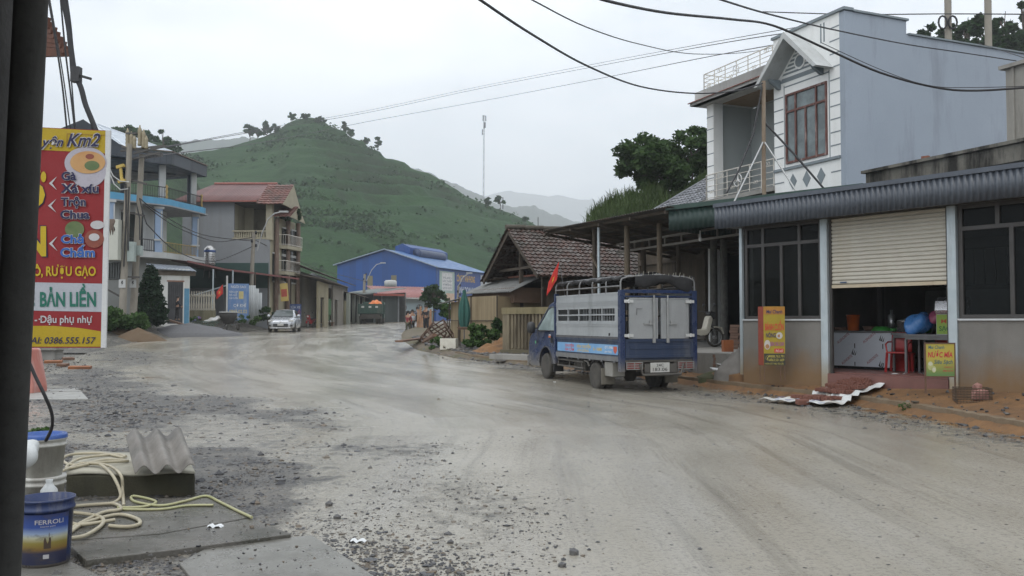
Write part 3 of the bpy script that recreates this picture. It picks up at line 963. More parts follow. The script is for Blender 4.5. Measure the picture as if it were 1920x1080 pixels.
window(shop, .03, 1.92, 1.17, 3.12, .03, (.50, .96, 1.40), (2.71,), (.50, 1.40), .065, .08, pane=CLG)
window(shop, 4.64, 7.35, 1.17, 3.12, .03, (5.52, 6.45), (2.71,), (5.30, 6.3), .07, .08, pane=CLG)
window(shop, 7.38, 10.9, 1.17, 3.12, .03, (8.2, 9.1, 10.0), (2.71,), (8.2, 9.1, 10.0), .07, .08, pane=CLG)
for x in (1.93, 4.47):
    c = MB(); c.bx(x, x + .155, -.035, .12, -.42, 3.12); c.bx(x - .02 if x < 3 else x + .02, x + .175 if x < 3 else x + .175, -.05, -.036, -.42, -.36)
    c.build('steel_column', GALV, shop, bevel=.008)
c = MB(); c.bx(-.075, -.005, -.02, .05, .0, 3.1); c.build('corner_pipe', GALV, shop)
for x in (2.09, 4.42):
    g = MB(); g.bx(x, x + .045, .03, .09, -.3, 3.1)
    g.build('shutter_guide', WINFR, shop)
sh = MB()
prof_ = []
zb, n_sl = 1.83, 17
pit = (3.12 - zb) / n_sl
for i in range(n_sl):
    z = zb + i * pit
    prof_ += [(.075, z + .006), (.060, z + .012), (.050, z + pit * .3), (.050, z + pit * .7), (.060, z + pit - .010), (.075, z + pit - .004)]
pts = prof_ + [(.09, prof_[-1][1]), (.09, prof_[0][1])]
sh.prism(pts, 2.135, 4.42, 'x')
so_ = sh.build('shutter', M('cream_shutter', (.52, .495, .43), .5, (.46, .435, .375), 1.5, .5, stain=(.40, .34, .25), sscale=1.4, samt=.35, bmp=.03), shop)
b = MB(); b.bx(2.135, 4.42, .042, .095, 1.765, 1.828); b.build('bottom_bar', M('shutter_bar', (.50, .43, .31), .5, (.40, .33, .24), 4), so_)
b = MB(); b.bx(2.32, 2.46, .038, .043, 1.855, 1.885); b.build('maker_plate', M('plate_blue', (.06, .09, .16), .5), so_)
fm = MB(); corr(fm, (-.36, -.46, 3.09), (11, -.46, 3.09), (11, -.46, 3.56), (-.36, -.46, 3.56), .105, .013, .004, 1, 'trap')
fm.build('fascia', FASC, shop)
fl = MB(); fl.bx(-.38, 11.02, -.49, -.42, 3.55, 3.63); fl.build('flashing', M('fascia_cap', (.085, .10, .125), .45, (.065, .075, .095), 2), shop)
rf = MB(); corr(rf, (-.36, -.43, 3.60), (11, -.43, 3.60), (11, 3.55, 3.80), (-.36, 3.9, 3.80), .2, .012, .004, 3)
rf.build('roof', M('roof_sheet_blue', (.22, .27, .34), .45, (.17, .20, .26), 1.2), shop)
bm_ = MB(); bm_.bx(-.3, 11, -.40, -.30, 3.10, 3.18); bm_.bx(-.3, 11, -.04, .15, 3.12, 3.18); bm_.build('eave_beam', WINFR, shop)
iw = MB(); iw.bx(.15, 3.0, 6.9, 7.04, .1, 1.9); iw.build('white_panel', M('grey_board', (.36, .37, .37), .8), shop)
gr = MB()
for k in range(9):
    gr.beam((.4 + k * .26, 6.86, 2.0), (.4 + k * .26, 6.86, 2.9), .03)
gr.beam((.3, 6.86, 2.0), (2.7, 6.86, 2.0), .04); gr.beam((.3, 6.86, 2.9), (2.7, 6.86, 2.9), .04)
gr.build('window_grille', WINFR, shop)
pt = MB(); pt.bx(1.5, 1.6, 2.6, 2.7, .1, 3.2); pt.build('inner_post', WINFR, shop)
pt = MB(); pt.bx(3.0, 3.1, 5.4, 7.04, .1, 3.18); pt.build('inner_partition', WINFR, shop)


def sl(x, y, z=0.0):
    """shop-local to world"""
    a = R(-53.9)
    return Vector((4.91 + x * math.cos(a) - y * math.sin(a), 19.27 + x * math.sin(a) + y * math.cos(a), ZS + z))


RZS = R(-53.9)
ob_ = thing('concrete_building', 'old mould stained flat roofed concrete building behind the shop', 'building', (8.63, 22.0, ZS), math.atan2(-.9225, .386))
q = MB(); q.bx(0, 12, .0, .25, 4.38, 4.72); q.bx(-.06, 12.06, -.1, .30, 4.72, 4.79); q.bx(0, .25, .25, 9, 4.38, 4.72)
q.bx(2.5, 12, -.035, 0, 4.36, 4.70)
q.build('parapet', OLDC, ob_)
q = MB(); q.bx(.05, 12, .1, 9, 4.20, 4.38); q.build('roof_slab', OLDC, ob_)
q = MB(); q.bx(.1, 12, 4.6, 4.8, 0, 4.2); q.build('wall', CONC, ob_)
q = MB(); q.bx(3.08, 3.8, 1.0, 1.7, 4.73, 6.6); q.bx(3.24, 3.30, .96, 1.0, 4.73, 6.6); q.bx(2.98, 3.9, .9, 1.8, 6.60, 6.68)
q.build('pillar', M('pillar_concrete', (.33, .315, .28), .9, (.22, .21, .19), 1.5, .8, stain=(.07, .065, .055), sscale=2, bmp=.3), ob_)
q = MB(); q.rbox((1.72, .1, 4.835), (.16, .1, .07), .3); q.build('loose_brick', M('brick_red', (.24, .09, .055), .85, (.17, .07, .045), 6), ob_)

ZH = .5
house = thing('two_storey_house', 'two storey white and blue grey house with balcony and red framed window', 'house', (6.67, 30.8, ZH), math.atan2(-.921, .389))
w = MB()
w.wall(3.5, 6.3, 0, 9.62, 0, .22, [(4.05, 5.8, 5.7, 7.8)])
w.build('front_wall', WHITEP, house)
w = MB()
w.prism([(0.001, 0), (14, 0), (14, 9.2), (2.28, 9.2), (2.28, 9.6), (0.001, 9.6)], 6.301, 6.5, 'x')
w.build('side_wall', BLUEGREY, house)
w = MB()
w.wall(0.2, 3.5, 0, 8.36, 1.7, 1.9, [(2.55, 3.35, 5.12, 7.3)])
w.bx(0, .2, 1.7, 14, 0, 8.4); w.bx(3.5, 3.7, .22, 1.7, 0, 9.6); w.bx(.2, 6.3, 13.8, 14, 0, 9.2)
w.bx(.2, 6.3, 1.9, 13.8, 8.9, 9.1)
w.bx(.03, .2, .38, 1.7, 5.1, 8.36)
w.build('balcony_wall', BALC, house)
w = MB(); w.bx(0, .38, 0, .38, 0, 8.36); w.build('pillar', WHITEP, house)
w = MB()
for z in np.arange(5.4, 8.3, .42):
    w.bx(-.004, .384, -.005, .0, z, z + .03); w.bx(-.005, -.0, 0, .384, z, z + .03)
for z in np.arange(5.16, 9.6, .37):
    if not 8.05 < z < 9.45:
        w.bx(3.5, 3.93, -.006, 0, z, z + .035)
    w.bx(5.92, 6.3, -.006, 0, z, z + .035)
w.bx(3.5, 6.3, -.05, -.0, 5.52, 5.60)
for x in (3.96, 5.87):
    w.bx(x, x + .03, -.006, 0, 5.6, 8.1)
w.bx(3.96, 5.9, -.006, 0, 8.02, 8.06)
for x in (4.1, 4.3, 5.55, 5.68):
    w.bx(x, x + .05, -.007, 0, 8.95, 9.5)
w.build('groove_lines', GREYL, house)
for x in (4.33, 4.92, 5.52):
    dm = MB(); dm.prism([(x - .17, 5.14), (x, 4.90), (x + .17, 5.14), (x, 5.38)], -.012, 0, 'y')
    dm.build('diamond_ornament', GREYL, house)
cp = MB(); cp.bx(3.45, 6.55, -.06, .3, 9.62, 9.70); cp.bx(6.25, 6.55, .3, 2.34, 9.602, 9.66); cp.bx(6.25, 6.55, 2.34, 14, 9.202, 9.25)
cp.build('parapet_cap', GREYL, house)
gb = MB()
th = .10
def gab(y0, y1, o=0.0):
    L_, A_, R_ = (3.32, 8.12), (4.70, 9.46), (6.08, 8.12)
    gb.prism([L_, A_, R_, (R_[0] - .16, R_[1]), (A_[0], A_[1] - .20), (L_[0] + .16, L_[1])], y0, y1, 'y')
gab(-.62, -.003)
gb.build('pediment', M('pediment_concrete', (.52, .54, .54), .75, (.42, .43, .42), 2, .6, stain=(.30, .30, .27), sscale=3), house)
for x in (3.78, 5.62):
    br = MB(); br.prism([(-.42, 8.30), (-.003, 8.30), (-.003, 8.02), (-.08, 8.02), (-.36, 8.20)], x - .05, x + .05, 'x')
    br.build('bracket', GREYL, house)
lv = MB()
for k in range(7):
    z = 8.28 + k * .115
    hw = (9.26 - z - .06) * .98
    if k == 0:
        lv.prism([(4.70 - hw, z - .1), (4.70 + hw, z - .1), (4.70 + hw - .09, z + .03), (4.70 - hw + .09, z + .03)], -.010, -.0005, 'y')
        continue
    lv.prism([(4.70 - hw, z), (4.70 + hw, z), (4.70 + hw - .055, z + .058), (4.70 - hw + .055, z + .058)], -.010, -.0005, 'y')
lv.build('louvre', GREYL, house)
ci = MB(); ci.lathe([(.001, -.030), (.235, -.030), (.235, -.0003)], (4.70, 0, 8.66), 28, 'y', False)
ci.build('round_vent', WHITEP, house)
ci = MB(); ci.lathe([(.001, -.045), (.17, -.045), (.17, -.030)], (4.70, 0, 8.66), 28, 'y', False)
ci.build('round_vent_face', GREYL, house)
PANEG = glass('house_window_glass', (.10, .125, .13), .12)
window(house, 4.05, 5.8, 5.7, 7.8, .02, (4.49, 4.92, 5.36), (7.26,), (4.49, 5.36), .062, .09, REDWOOD, PANEG, prt=.06)
gl_ = MB()
for k in range(14):
    x = 4.12 + k * .125
    gl_.beam((x, .10, 5.75), (x, .10, 7.75), .012)
gl_.beam((4.07, .10, 6.3), (5.78, .10, 6.3), .015); gl_.beam((4.07, .10, 7.0), (5.78, .10, 7.0), .015)
gl_.build('window_grille', STEELW, house)
dr = MB(); dr.bx(2.55, 2.63, 1.64, 1.76, 5.12, 7.3); dr.bx(3.27, 3.35, 1.64, 1.76, 5.12, 7.3); dr.bx(2.63, 3.27, 1.64, 1.76, 7.22, 7.3); dr.bx(2.63, 3.27, 1.72, 1.76, 5.12, 7.22)
dr.build('door', REDWOOD, house)
sb = MB(); sb.bx(-.3, 3.5, -.05, 1.7, 4.98, 5.12); sb.build('balcony_floor', CONC, house)
sb = MB(); sb.bx(-.35, 3.495, -.45, 1.7, 8.37, 8.47); sb.bx(-.25, 3.495, -.25, 13.8, 8.57, 8.86)
sb.prism([(-.25, 8.86), (-.25, 8.57), (-.45, 8.47), (-.45, 8.37), (-.2, 8.37), (-.1, 8.6)], -.35, 3.49, 'x')
sb.build('terrace_slab', M('slab_paint', (.60, .61, .60), .8, (.5, .5, .49), 1.5, .6, stain=(.32, .31, .28), sscale=2), house)
cn_ = MB(); cn_.bx(.5, 3.3, .3, 1.5, 8.345, 8.369); cn_.build('soffit_moulding', M('moulding_brown', (.28, .20, .13), .7), house)
tl_ = MB()
for k in range(34):
    x = -.38 + k * .115
    tl_.prism([(-.54, 8.455), (-.50, 8.49), (-.26, 8.585), (-.26, 8.555), (-.50, 8.45)], x, x + .085, 'x')
tl_.build('tile_trim', M('trim_tiles', (.22, .075, .045), .7, (.14, .05, .035), 6), house)


def railing(parent, z0, h, x0, x1, ret=1.6):
    r_ = MB()
    def run(a, b, n):
        a, b = Vector(a), Vector(b)
        for f_ in (0, .25, .5, .75, 1):
            r_.tube([a + Vector((0, 0, z0 + .06 + f_ * (h - .06))), b + Vector((0, 0, z0 + .06 + f_ * (h - .06)))], .013 if f_ < 1 else .02, 6)
        for i in range(n + 1):
            p = a.lerp(b, i / n)
            r_.tube([p + Vector((0, 0, z0)), p + Vector((0, 0, z0 + h))], .018, 6)
        for i in range(n):
            p = a.lerp(b, (i + .5) / n)
            if i != n // 2:
                for s_2 in (-1, 1):
                    c_ = p + Vector((0, 0, z0 + h * (.86 if i % 2 else .3)))
                    d_ = (b - a).normalized() * (.055 * s_2)
                    r_.tube([c_ + d_ + Vector((.05 * math.cos(t), 0, .05 * math.sin(t))) for t in np.linspace(0, 2 * PI, 9)[:-1]], .010, 5, True)
    run((x0, 0, 0), (x1, 0, 0), 6)
    run((x0, 0, 0), (x0, ret, 0), 3)
    o = r_.build('railing', STEELW, parent)
    e_ = MB()
    c_ = Vector(((x0 + x1) / 2, -.02, z0 + h * .52))
    R_ = h * .24
    e_.tube([c_ + Vector((R_ * math.cos(t), 0, R_ * math.sin(t))) for t in np.linspace(0, 2 * PI, 21)[:-1]], .016, 6, True)
    for k in range(3):
        t = PI / 2 + k * 2 * PI / 3
        dvec = Vector((math.cos(t), 0, math.sin(t))); pv = Vector((-math.sin(t), 0, math.cos(t)))
        e_.add([c_ + pv * R_ * .22, c_ + dvec * R_, c_ - pv * R_ * .22, c_ + Vector((0, -.02, 0))], [(0, 1, 3), (1, 2, 3)])
    e_.build('ring_emblem', M('emblem_silver', (.7, .7, .69), .4, metal=.3), o)
    return o


railing(house, 5.12, .85, -.06, 3.46, .3)
railing(house, 8.86, .62, -.15, 3.46, 1.8)
tk = MB(); tk.bx(.1, .75, 1.0, 1.6, 8.86, 9.35); tk.build('terrace_box', BALC, house)
UX = Vector((.678, -.735, 0))      # along its eave, to the right and nearer
cz = 4.2
gc = thing('green_canopy', 'dark green sheet canopy over the yard in front of the two storey house', 'canopy', (4.25, 24.5, .4), math.atan2(-.735, .678))
f = MB(); corr(f, (0, 0, 3.55), (5.3, 0, 3.55), (5.3, 0, 4.10), (0, 0, 4.10), .16, .008, .004, 1, 'trap'); corr(f, (0, 3, 3.55), (0, 0, 3.55), (0, 0, 4.10), (0, 3, 4.10), .16, .008, .004, 1, 'trap')
f.build('fascia', DARKG, gc)
f = MB(); f.bx(-.05, 5.5, -.07, .02, 4.10, 4.22); f.bx(-.05, .04, .02, 3.2, 4.10, 4.22); f.build('gutter', M('green_gutter', (.028, .062, .05), .5, (.02, .048, .038), 2), gc)
f = MB(); corr(f, (0, 0.02, 4.12), (5.5, 0.02, 4.12), (5.5, 4.0, 4.3), (0, 4.4, 4.3), .2, .012, .004, 2); f.build('roof', DARKG, gc)
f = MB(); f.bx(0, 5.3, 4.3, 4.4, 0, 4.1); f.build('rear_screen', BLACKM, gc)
pc = M('speckled_column', (.17, .165, .15), .8, (.05, .048, .044), 9, 1.0, stain=(.06, .055, .045), sscale=5)
cpost = MB()
for (px, Y) in ((1338, 28.9), (1357, 28.5)):
    p = at(px, 500, Y)
    loc = gc.matrix_world
    a = -math.atan2(-.735, .678)
    dx, dy = p.x - 4.25, p.y - 24.5
    lx, ly = dx * math.cos(a) - dy * math.sin(a), dx * math.sin(a) + dy * math.cos(a)
    c_ = MB(); c_.tube([(lx, ly, .3), (lx, ly, 1.9), (lx, ly, 4.0)], [.125, .12, .11], 12)
    c_.build('column', pc, gc)
    cpost.bx(lx - .2, lx + .2, ly - .2, ly + .2, 4.0, 4.1)
cpost.build('beam_cap', WOODL, gc)
lb = MB(); p = at(1313, 452, 24.5); dx, dy = p.x - 4.25, p.y - 24.5
lx, ly = dx * math.cos(a) - dy * math.sin(a), dx * math.sin(a) + dy * math.cos(a)
lb.lathe([(.001, 3.25), (.04, 3.27), (.045, 3.33), (.02, 3.38), (.02, 3.55)], (lx, ly, 0), 12); lb.build('bulb', M('white_bulb', (.7, .7, .68), .3), gc)

yd = MB()
yd.prism([(3.5, 24.2), (4.35, 21.2), (5.25, 20.25), (9.5, 25.5), (12, 36), (3, 36), (2.2, 29.5)], .1, .76, 'z')
yard = struct(yd.build('concrete_yard', CONC))

E1, E2 = at(1013, 433, 30.7), at(1256, 386, 24.2)
shed = thing('open_shed', 'open sided timber shed with dark corrugated lean-to roof beside the blue truck', 'shed', (E2.x, E2.y, .88), math.atan2(E1.y - E2.y, E1.x - E2.x))
Ls = math.hypot(E1.x - E2.x, E1.y - E2.y)
ez, fz = E2.z - .88, E1.z - .88
RROOF = M('dark_brown_sheet', (.06, .053, .046), .75, (.035, .032, .028), 1.5, .8, stain=(.14, .085, .05), sscale=2)  # dark brown sheet with rust-brown stains
f = MB(); corr(f, (0, 0, ez), (Ls, 0, fz), (Ls, -6.5, fz - .75), (0, -6.5, ez - .75), .13, .018, .005, 4); f.build('roof', RROOF, shed)
f = MB()
for k in range(8):
    y = -.25 - k * .85
    f.beam((0, y, ez - .06 + y * .115), (Ls, y, fz - .06 + y * .115), .06, .07)
f.build('purlin', WOODD, shed)
f = MB()
for x in np.linspace(.3, Ls - .2, 5):
    zz = ez + (fz - ez) * x / Ls
    f.beam((x, -.05, zz - .13), (x, -6.4, zz - .88), .06, .09)
f.build('rafter', WOODD, shed)
f = MB()
zt0, zt1 = 3.22, 3.00
f.beam((-2.0, -1.6, zt0), (5.0, -1.6, zt0 - .12), .06); f.beam((-2.0, -1.6, zt1 - .05), (5.0, -1.6, zt1 - .15), .06)
for x in np.linspace(-1.6, 4.8, 9):
    f.beam((x, -1.6, zt1 - .08), (x, -1.6, zt0 - .06), .04)
f.build('truss', M('truss_steel', (.20, .19, .17), .7, (.14, .12, .10), 4), shed)
def shed_local(p):
    a = -shed.rotation_euler.z; dx, dy = p.x - E2.x, p.y - E2.y
    return dx * math.cos(a) - dy * math.sin(a), dx * math.sin(a) + dy * math.cos(a)
for (px, Y, r_, mt) in ((1115, 28.7, .075, WOODD), (1123, 28.2, .05, GALV), (1176, 27.4, .095, WOODL), (1237, 26.4, .085, WOODL), (1207, 29.6, .09, WOODD), (1272, 29.0, .08, WOODD)):
    lx, ly = shed_local(at(px, 500, Y))
    f = MB(); top = ez + (fz - ez) * min(1, lx / Ls) + ly * .115 - .1
    f.tube([(lx, ly, 0), (lx, ly, top * .5), (lx + .01, ly, top)], [r_, r_ * .97, r_ * .93], 10)
    f.build('post', mt, shed)
f = MB(); lx, ly = shed_local(at(1123, 500, 28.2)); f.beam((lx, ly, 2.2), (lx + .5, ly, 2.75), .05)
f.build('knee_brace', WOODL, shed)

wh = thing('plank_house', 'weathered plank walled house behind the open shed with grey tiled roof', 'house', (6.75, 31.0, .88), math.atan2(.921, -.389))
f = MB(); f.wall(0, 4.4, 0, 4.1, 0, .08, [(1.3, 1.75, 1.0, 1.72), (2.0, 2.8, 0, 1.9)]); f.build('wall', PLANK, wh)
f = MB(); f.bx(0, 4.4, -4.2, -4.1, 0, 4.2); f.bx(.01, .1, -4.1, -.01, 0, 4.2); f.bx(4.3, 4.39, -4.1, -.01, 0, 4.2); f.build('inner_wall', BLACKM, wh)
f = MB()
for x in (0, 1.85, 3.0, 4.3):
    f.bx(x, x + .13, .081, .17, 0, 4.05)
f.bx(0, 4.4, .08, .15, 1.90, 2.02); f.bx(0, 4.4, .175, .20, 2.75, 2.95)
f.build('frame', WOODD, wh)
f = MB(); f.bx(2.02, 2.78, -.03, .02, .02, 1.88); f.build('door', PLANK, wh)


def tile_roof(parent, x0, x1, y0, z0, y1, z1, col, name='roof', tw=.21, course=.26, mat=None):
    """tiled slope from eave (y0,z0) up to ridge (y1,z1), real courses and rolls"""
    Lr = math.hypot(y1 - y0, z1 - z0); nc = max(2, int(Lr / course)); nx = max(2, int((x1 - x0) / tw))
    d = Vector((0, (y1 - y0) / Lr, (z1 - z0) / Lr)); nrm_ = Vector((0, -d.z, d.y))
    if nrm_.z < 0:
        nrm_ = -nrm_
    mb = MB(); rg = random.Random(5)
    SUB = 5
    for c in range(nc):
        s0, s1 = c * Lr / nc, (c + 1) * Lr / nc + .03
        vs = []
        for i in range(nx * SUB + 1):
            x = x0 + (x1 - x0) * i / (nx * SUB)
            ph = (i % SUB) / SUB
            hgt = .022 * math.sin(ph * 2 * PI) + (rg.random() - .5) * .006
            sag = -.035 * math.sin(PI * i / (nx * SUB))
            jit = (rg.random() - .5) * .012
            for (s_, o_) in ((s0 + jit, -.006), (s0 + jit, .055), (s1, .004)):
                p = Vector((x, y0, z0)) + d * s_ + nrm_ * (hgt + o_) + Vector((0, 0, sag))
                vs.append(p)
        fs = []
        for i in range(nx * SUB):
            a = i * 3
            fs += [(a, a + 3, a + 4, a + 1), (a + 1, a + 4, a + 5, a + 2)]
        mb.add(vs, fs)
    o = mb.build(name, mat, parent, recalc=False)
    return o


def tile_mat(name, a, b, c, tw=.21, course=.22):
    m, N, L, P = nodes_for(name)
    vec = N.new('ShaderNodeTexCoord').outputs['Object']
    mpn = N.new('ShaderNodeMapping'); mpn.inputs['Scale'].default_value = (1 / tw, 1 / course, 0); L.new(vec, mpn.inputs[0])
    fl_ = N.new('ShaderNodeVectorMath'); fl_.operation = 'FLOOR'; L.new(mpn.outputs[0], fl_.inputs[0])
    wn2 = N.new('ShaderNodeTexWhiteNoise'); wn2.noise_dimensions = '3D'; L.new(fl_.outputs[0], wn2.inputs['Vector'])
    col = mixrgb(N, L, a, b, wn2.outputs[0])
    col = mixrgb(N, L, col, c, ramp(N, L, tnoise(N, L, vec, 2.6, detail=7, rough=.7), .47, .64, 0, .85))
    col = mixrgb(N, L, col, (.03, .03, .022), ramp(N, L, tnoise(N, L, vec, .9, detail=7, rough=.7), .50, .68, 0, .85))
    L.new(col, P.inputs['Base Color']); P.inputs['Roughness'].default_value = .55
    return m


TILE_OLD = tile_mat('old_red_tiles', (.080, .040, .029), (.050, .029, .023), (.145, .135, .125))  # third colour paints whitish highlights into the tile pattern
TILE_GREY = tile_mat('grey_wet_tiles', (.19, .20, .22), (.12, .125, .135), (.30, .31, .33))
tile_roof(wh, 0.05, 3.3, .75, 4.4, -2.6, 6.3, None, mat=TILE_GREY)
tile_roof(wh, 0.05, 3.3, -5.9, 4.4, -2.6, 6.3, None, 'rear_roof', mat=TILE_GREY)
f = MB(); f.tube([(.05, -2.6, 6.35), (3.35, -2.6, 6.33)], .10, 8); f.tube([(3.3, .78, 4.44), (3.3, -2.6, 6.33)], .06, 6)
f.build('ridge_cap', TILE_GREY, wh)

th_ = thing('tiled_timber_house', 'old timber house with sagging red tile roof and open gable', 'house', (1.15, 34, .55), R(22))
tile_roof(th_, -.55, 8.6, -.75, 2.62, 2.3, 4.62, None, mat=TILE_OLD)
tile_roof(th_, -.55, 8.6, 5.35, 2.62, 2.3, 4.62, None, 'rear_roof', mat=TILE_OLD)
f = MB()
for k in range(23):
    x = -.58 + k * .4
    f.tube([(x, 2.3, 4.68 + .012 * (k % 2)), (x + .43, 2.3, 4.70 + .012 * (k % 2))], [.105, .095], 8)
f.build('ridge_cap', M('mossy_ridge', (.09, .075, .06), .85, (.05, .05, .035), 5, .8), th_)
f = MB()
f.wall(0, 1.6, 0, 2.6, 0, .06); f.bx(1.6, 8.4, .9, .96, 0, 2.55); f.bx(1.55, 1.61, .06, .9, 0, 2.55)
f.build('front_wall', PLANK, th_)
f = MB()
ya = 2.3
f.prism([(.0, 0), (2.2, 0), (2.2, 4.3), (1.9, 4.05), (.2, 2.95), (.0, 2.8)], 1.0, 1.06, 'x')
gw_ = bandmat('gable_boards', (.17, .135, .09), (.03, .025, .018), 4.5, 'Y', .85, .93, .05, .5, .4)
f.build('gable_boards', gw_, th_)
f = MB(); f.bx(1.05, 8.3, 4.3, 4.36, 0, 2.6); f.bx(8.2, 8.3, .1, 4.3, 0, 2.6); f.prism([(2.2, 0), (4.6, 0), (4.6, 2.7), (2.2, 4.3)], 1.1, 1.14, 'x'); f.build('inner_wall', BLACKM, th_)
f = MB()
for (x, y, t) in ((.0, 0, 2.6), (1.45, -.02, 2.6), (0, 2.2, 4.3), (0, 4.55, 2.6), (4.2, -.02, 2.6), (7.2, -.02, 2.6)):
    f.bx(x, x + .14, y, y + .14, 0, t)
f.beam((-.45, -.6, 2.58), (-.45, 2.3, 4.48), .06, .14); f.beam((-.45, 5.2, 2.58), (-.45, 2.3, 4.48), .06, .14)
f.beam((-.2, 4.6, 2.75), (.9, 4.6, 2.75), .1); f.beam((.05, .1, 3.05), (.05, 4.5, 3.05), .10); f.beam((.05, 2.3, 3.05), (.05, 2.3, 4.45), .1)
for yy, zz in ((-.3, 2.78), (.6, 3.38), (1.5, 3.98), (4.9, 2.78), (4.0, 3.38), (3.1, 3.98)):
    f.beam((-.5, yy, zz - .07), (8.4, yy, zz - .07), .07)
f.beam((-.1, -.25, 2.18), (3.6, -.25, 2.20), .10, .09)
f.build('timber_frame', WOODD, th_)
ac = MB()
corr(ac, (.05, -.16, .2), (1.55, -.16, .2), (1.50, -.05, 1.38), (.15, -.05, 1.42), .17, .025, .008, 2)
corr(ac, (1.6, -.10, .2), (2.75, -.10, .2), (2.75, -.05, 1.34), (1.62, -.05, 1.34), .17, .025, .008, 2)
o = ac.build('corrugated_sheet', M('asbestos_sheet', (.24, .235, .215), .85, (.15, .145, .13), 2.5, .8, stain=(.07, .065, .05), sscale=2), th_)

pA, pB = at(944, 600, 30.5), at(1105, 600, 27.5)
bl = thing('balustrade_wall', 'mossy yellowish concrete balustrade wall in front of the tiled timber house', 'wall', (pA.x, pA.y, .35), math.atan2(pB.y - pA.y, pB.x - pA.x))
Lb = math.hypot(pB.x - pA.x, pB.y - pA.y)
MOSS = M('mossy_wall', (.25, .21, .14), .9, (.15, .125, .085), 1.6, .8, stain=(.07, .055, .035), sscale=1.3, samt=.9, sth=(.45, .6), bmp=.3)
f = MB(); f.bx(-.03, Lb, -.06, .10, 1.38, 1.60); f.build('coping', M('mossy_coping', (.24, .20, .11), .9, (.15, .13, .075), 3, .9, stain=(.09, .08, .035), sscale=2), bl)
f = MB(); f.bx(0, .34, -.04, .08, .2, 1.38); f.bx(.34, Lb, 0.03, .07, .2, 1.38); f.build('panel', MOSS, bl)
f = MB()
for k in range(int((Lb - .4) / .17)):
    f.bx(.42 + k * .17, .50 + k * .17, -.02, .03, .25, 1.38)
f.build('slat', MOSS, bl)
f = MB(); f.bx(-.05, Lb, -.12, .12, -.4, .2); f.build('base', M('mossy_base', (.14, .12, .08), .95, (.09, .085, .05), 3, .9), bl)

def at_rz(p, q):
    return math.atan2(q.y - p.y, q.x - p.x)


p, q = at(845, 600, 39.5), at(936, 600, 35.6)
sk = thing('bamboo_shack', 'low shack with woven bamboo mat walls and grey corrugated roof', 'shack', (p.x, p.y, .52), at_rz(p, q))
Lk = math.hypot(q.x - p.x, q.y - p.y)
BAMB = bandmat('bamboo_mat', (.30, .235, .14), (.20, .155, .095), 14, 'X', .85, .8, .15, .45, .3, stain=(.16, .115, .06))
f = MB(); f.wall(0, .95, -.2, 1.80, .0, .05); f.wall(1.0, Lk, -.2, 1.98, -.06, 0); f.bx(Lk - .05, Lk, 0, 3, 0, 1.95); f.bx(0, .05, .05, 3, 0, 1.75); f.bx(0, Lk, 2.95, 3, 0, 2.0)
f.build('wall', BAMB, sk)
f = MB()
for x in (0, .95, 2.1, Lk - .06):
    f.bx(x, x + .06, -.10, -.065, 0, 2.0)
f.beam((0, -.09, 1.0), (Lk, -.09, 1.0), .03); f.build('batten', WOODD, sk)
f = MB(); corr(f, (-.6, -.35, 1.72), (1.0, -.35, 1.86), (1.3, 2.2, 2.45), (-.4, 2.2, 2.25), .17, .025, .008, 2)
f.build('lower_roof', M('asbestos_roof', (.24, .24, .23), .85, (.14, .14, .13), 2, .8, stain=(.08, .075, .06), sscale=1.5), sk)
f = MB(); f.bx(1.1, Lk + .3, .5, 3.0, 1.7, 2.3); f.build('upper_wall', M('brown_boards', (.16, .10, .065), .85, (.10, .065, .045), 3, .8), sk)
f = MB(); corr(f, (.9, .2, 2.14), (Lk + .5, .2, 2.12), (Lk + .5, 1.7, 2.78), (.9, 1.7, 2.78), .17, .03, .008, 2)
corr(f, (.9, 3.3, 2.14), (Lk + .5, 3.3, 2.14), (Lk + .5, 1.7, 2.78), (.9, 1.7, 2.78), .17, .03, .008, 2)
f.build('upper_roof', M('asbestos_roof_dark', (.22, .225, .22), .8, (.12, .12, .115), 2, .8, stain=(.30, .30, .29), sscale=2.5), sk)
f = MB()
for k in range(14):
    f.tube([(.9 + k * (Lk - .1) / 14, 1.7, 2.81), (.9 + (k + 1) * (Lk - .1) / 14, 1.7, 2.81)], [.07, .055], 8)
f.build('ridge_cap', M('red_ridge', (.25, .10, .065), .8, (.15, .07, .05), 5), sk)
TB = M('truck_blue_paint', (.013, .029, .088), .30, (.010, .023, .066), 2, .5, stain=(.13, .125, .115), sscale=2.2, samt=.30, sth=(.55, .75), bmp=.02, dirt=((.20, .185, .155), .25, .75))
TB2 = M('truck_faded_blue', (.024, .042, .088), .5, (.02, .032, .062), 3, .7, stain=(.13, .13, .13), sscale=3, samt=.5, bmp=.06)
ALU = M('dull_aluminium', (.44, .46, .47), .42, (.31, .33, .34), 1.6, .9, stain=(.20, .21, .215), sscale=1.6, samt=.5, sth=(.56, .66), metal=.35, bmp=.05)
ALUD = M('scuffed_door_sheet', (.38, .395, .40), .5, (.27, .28, .285), 1.3, .9, stain=(.22, .225, .225), sscale=2.4, samt=.7, metal=.3, bmp=.06)
CHAS = M('muddy_chassis', (.065, .062, .058), .8, (.13, .12, .105), 4, .8, bmp=.2)
TYRE = M('muddy_tyre', (.028, .027, .025), .85, (.11, .10, .085), 3.5, .9, bmp=.3, bscale=30)
RIMM = M('muddy_rim', (.50, .49, .45), .5, (.32, .30, .26), 5, .8, metal=.2)
TARPB = M('black_tarpaulin', (.012, .012, .013), .85, (.022, .022, .024), 4, .7, bmp=.3, bscale=12)
PLAS = M('black_plastic', (.025, .026, .028), .5, (.04, .04, .042), 4)
PIPE = M('galvanised_pipe', (.42, .43, .43), .45, (.30, .30, .29), 5, .7, metal=.5, bmp=.04)

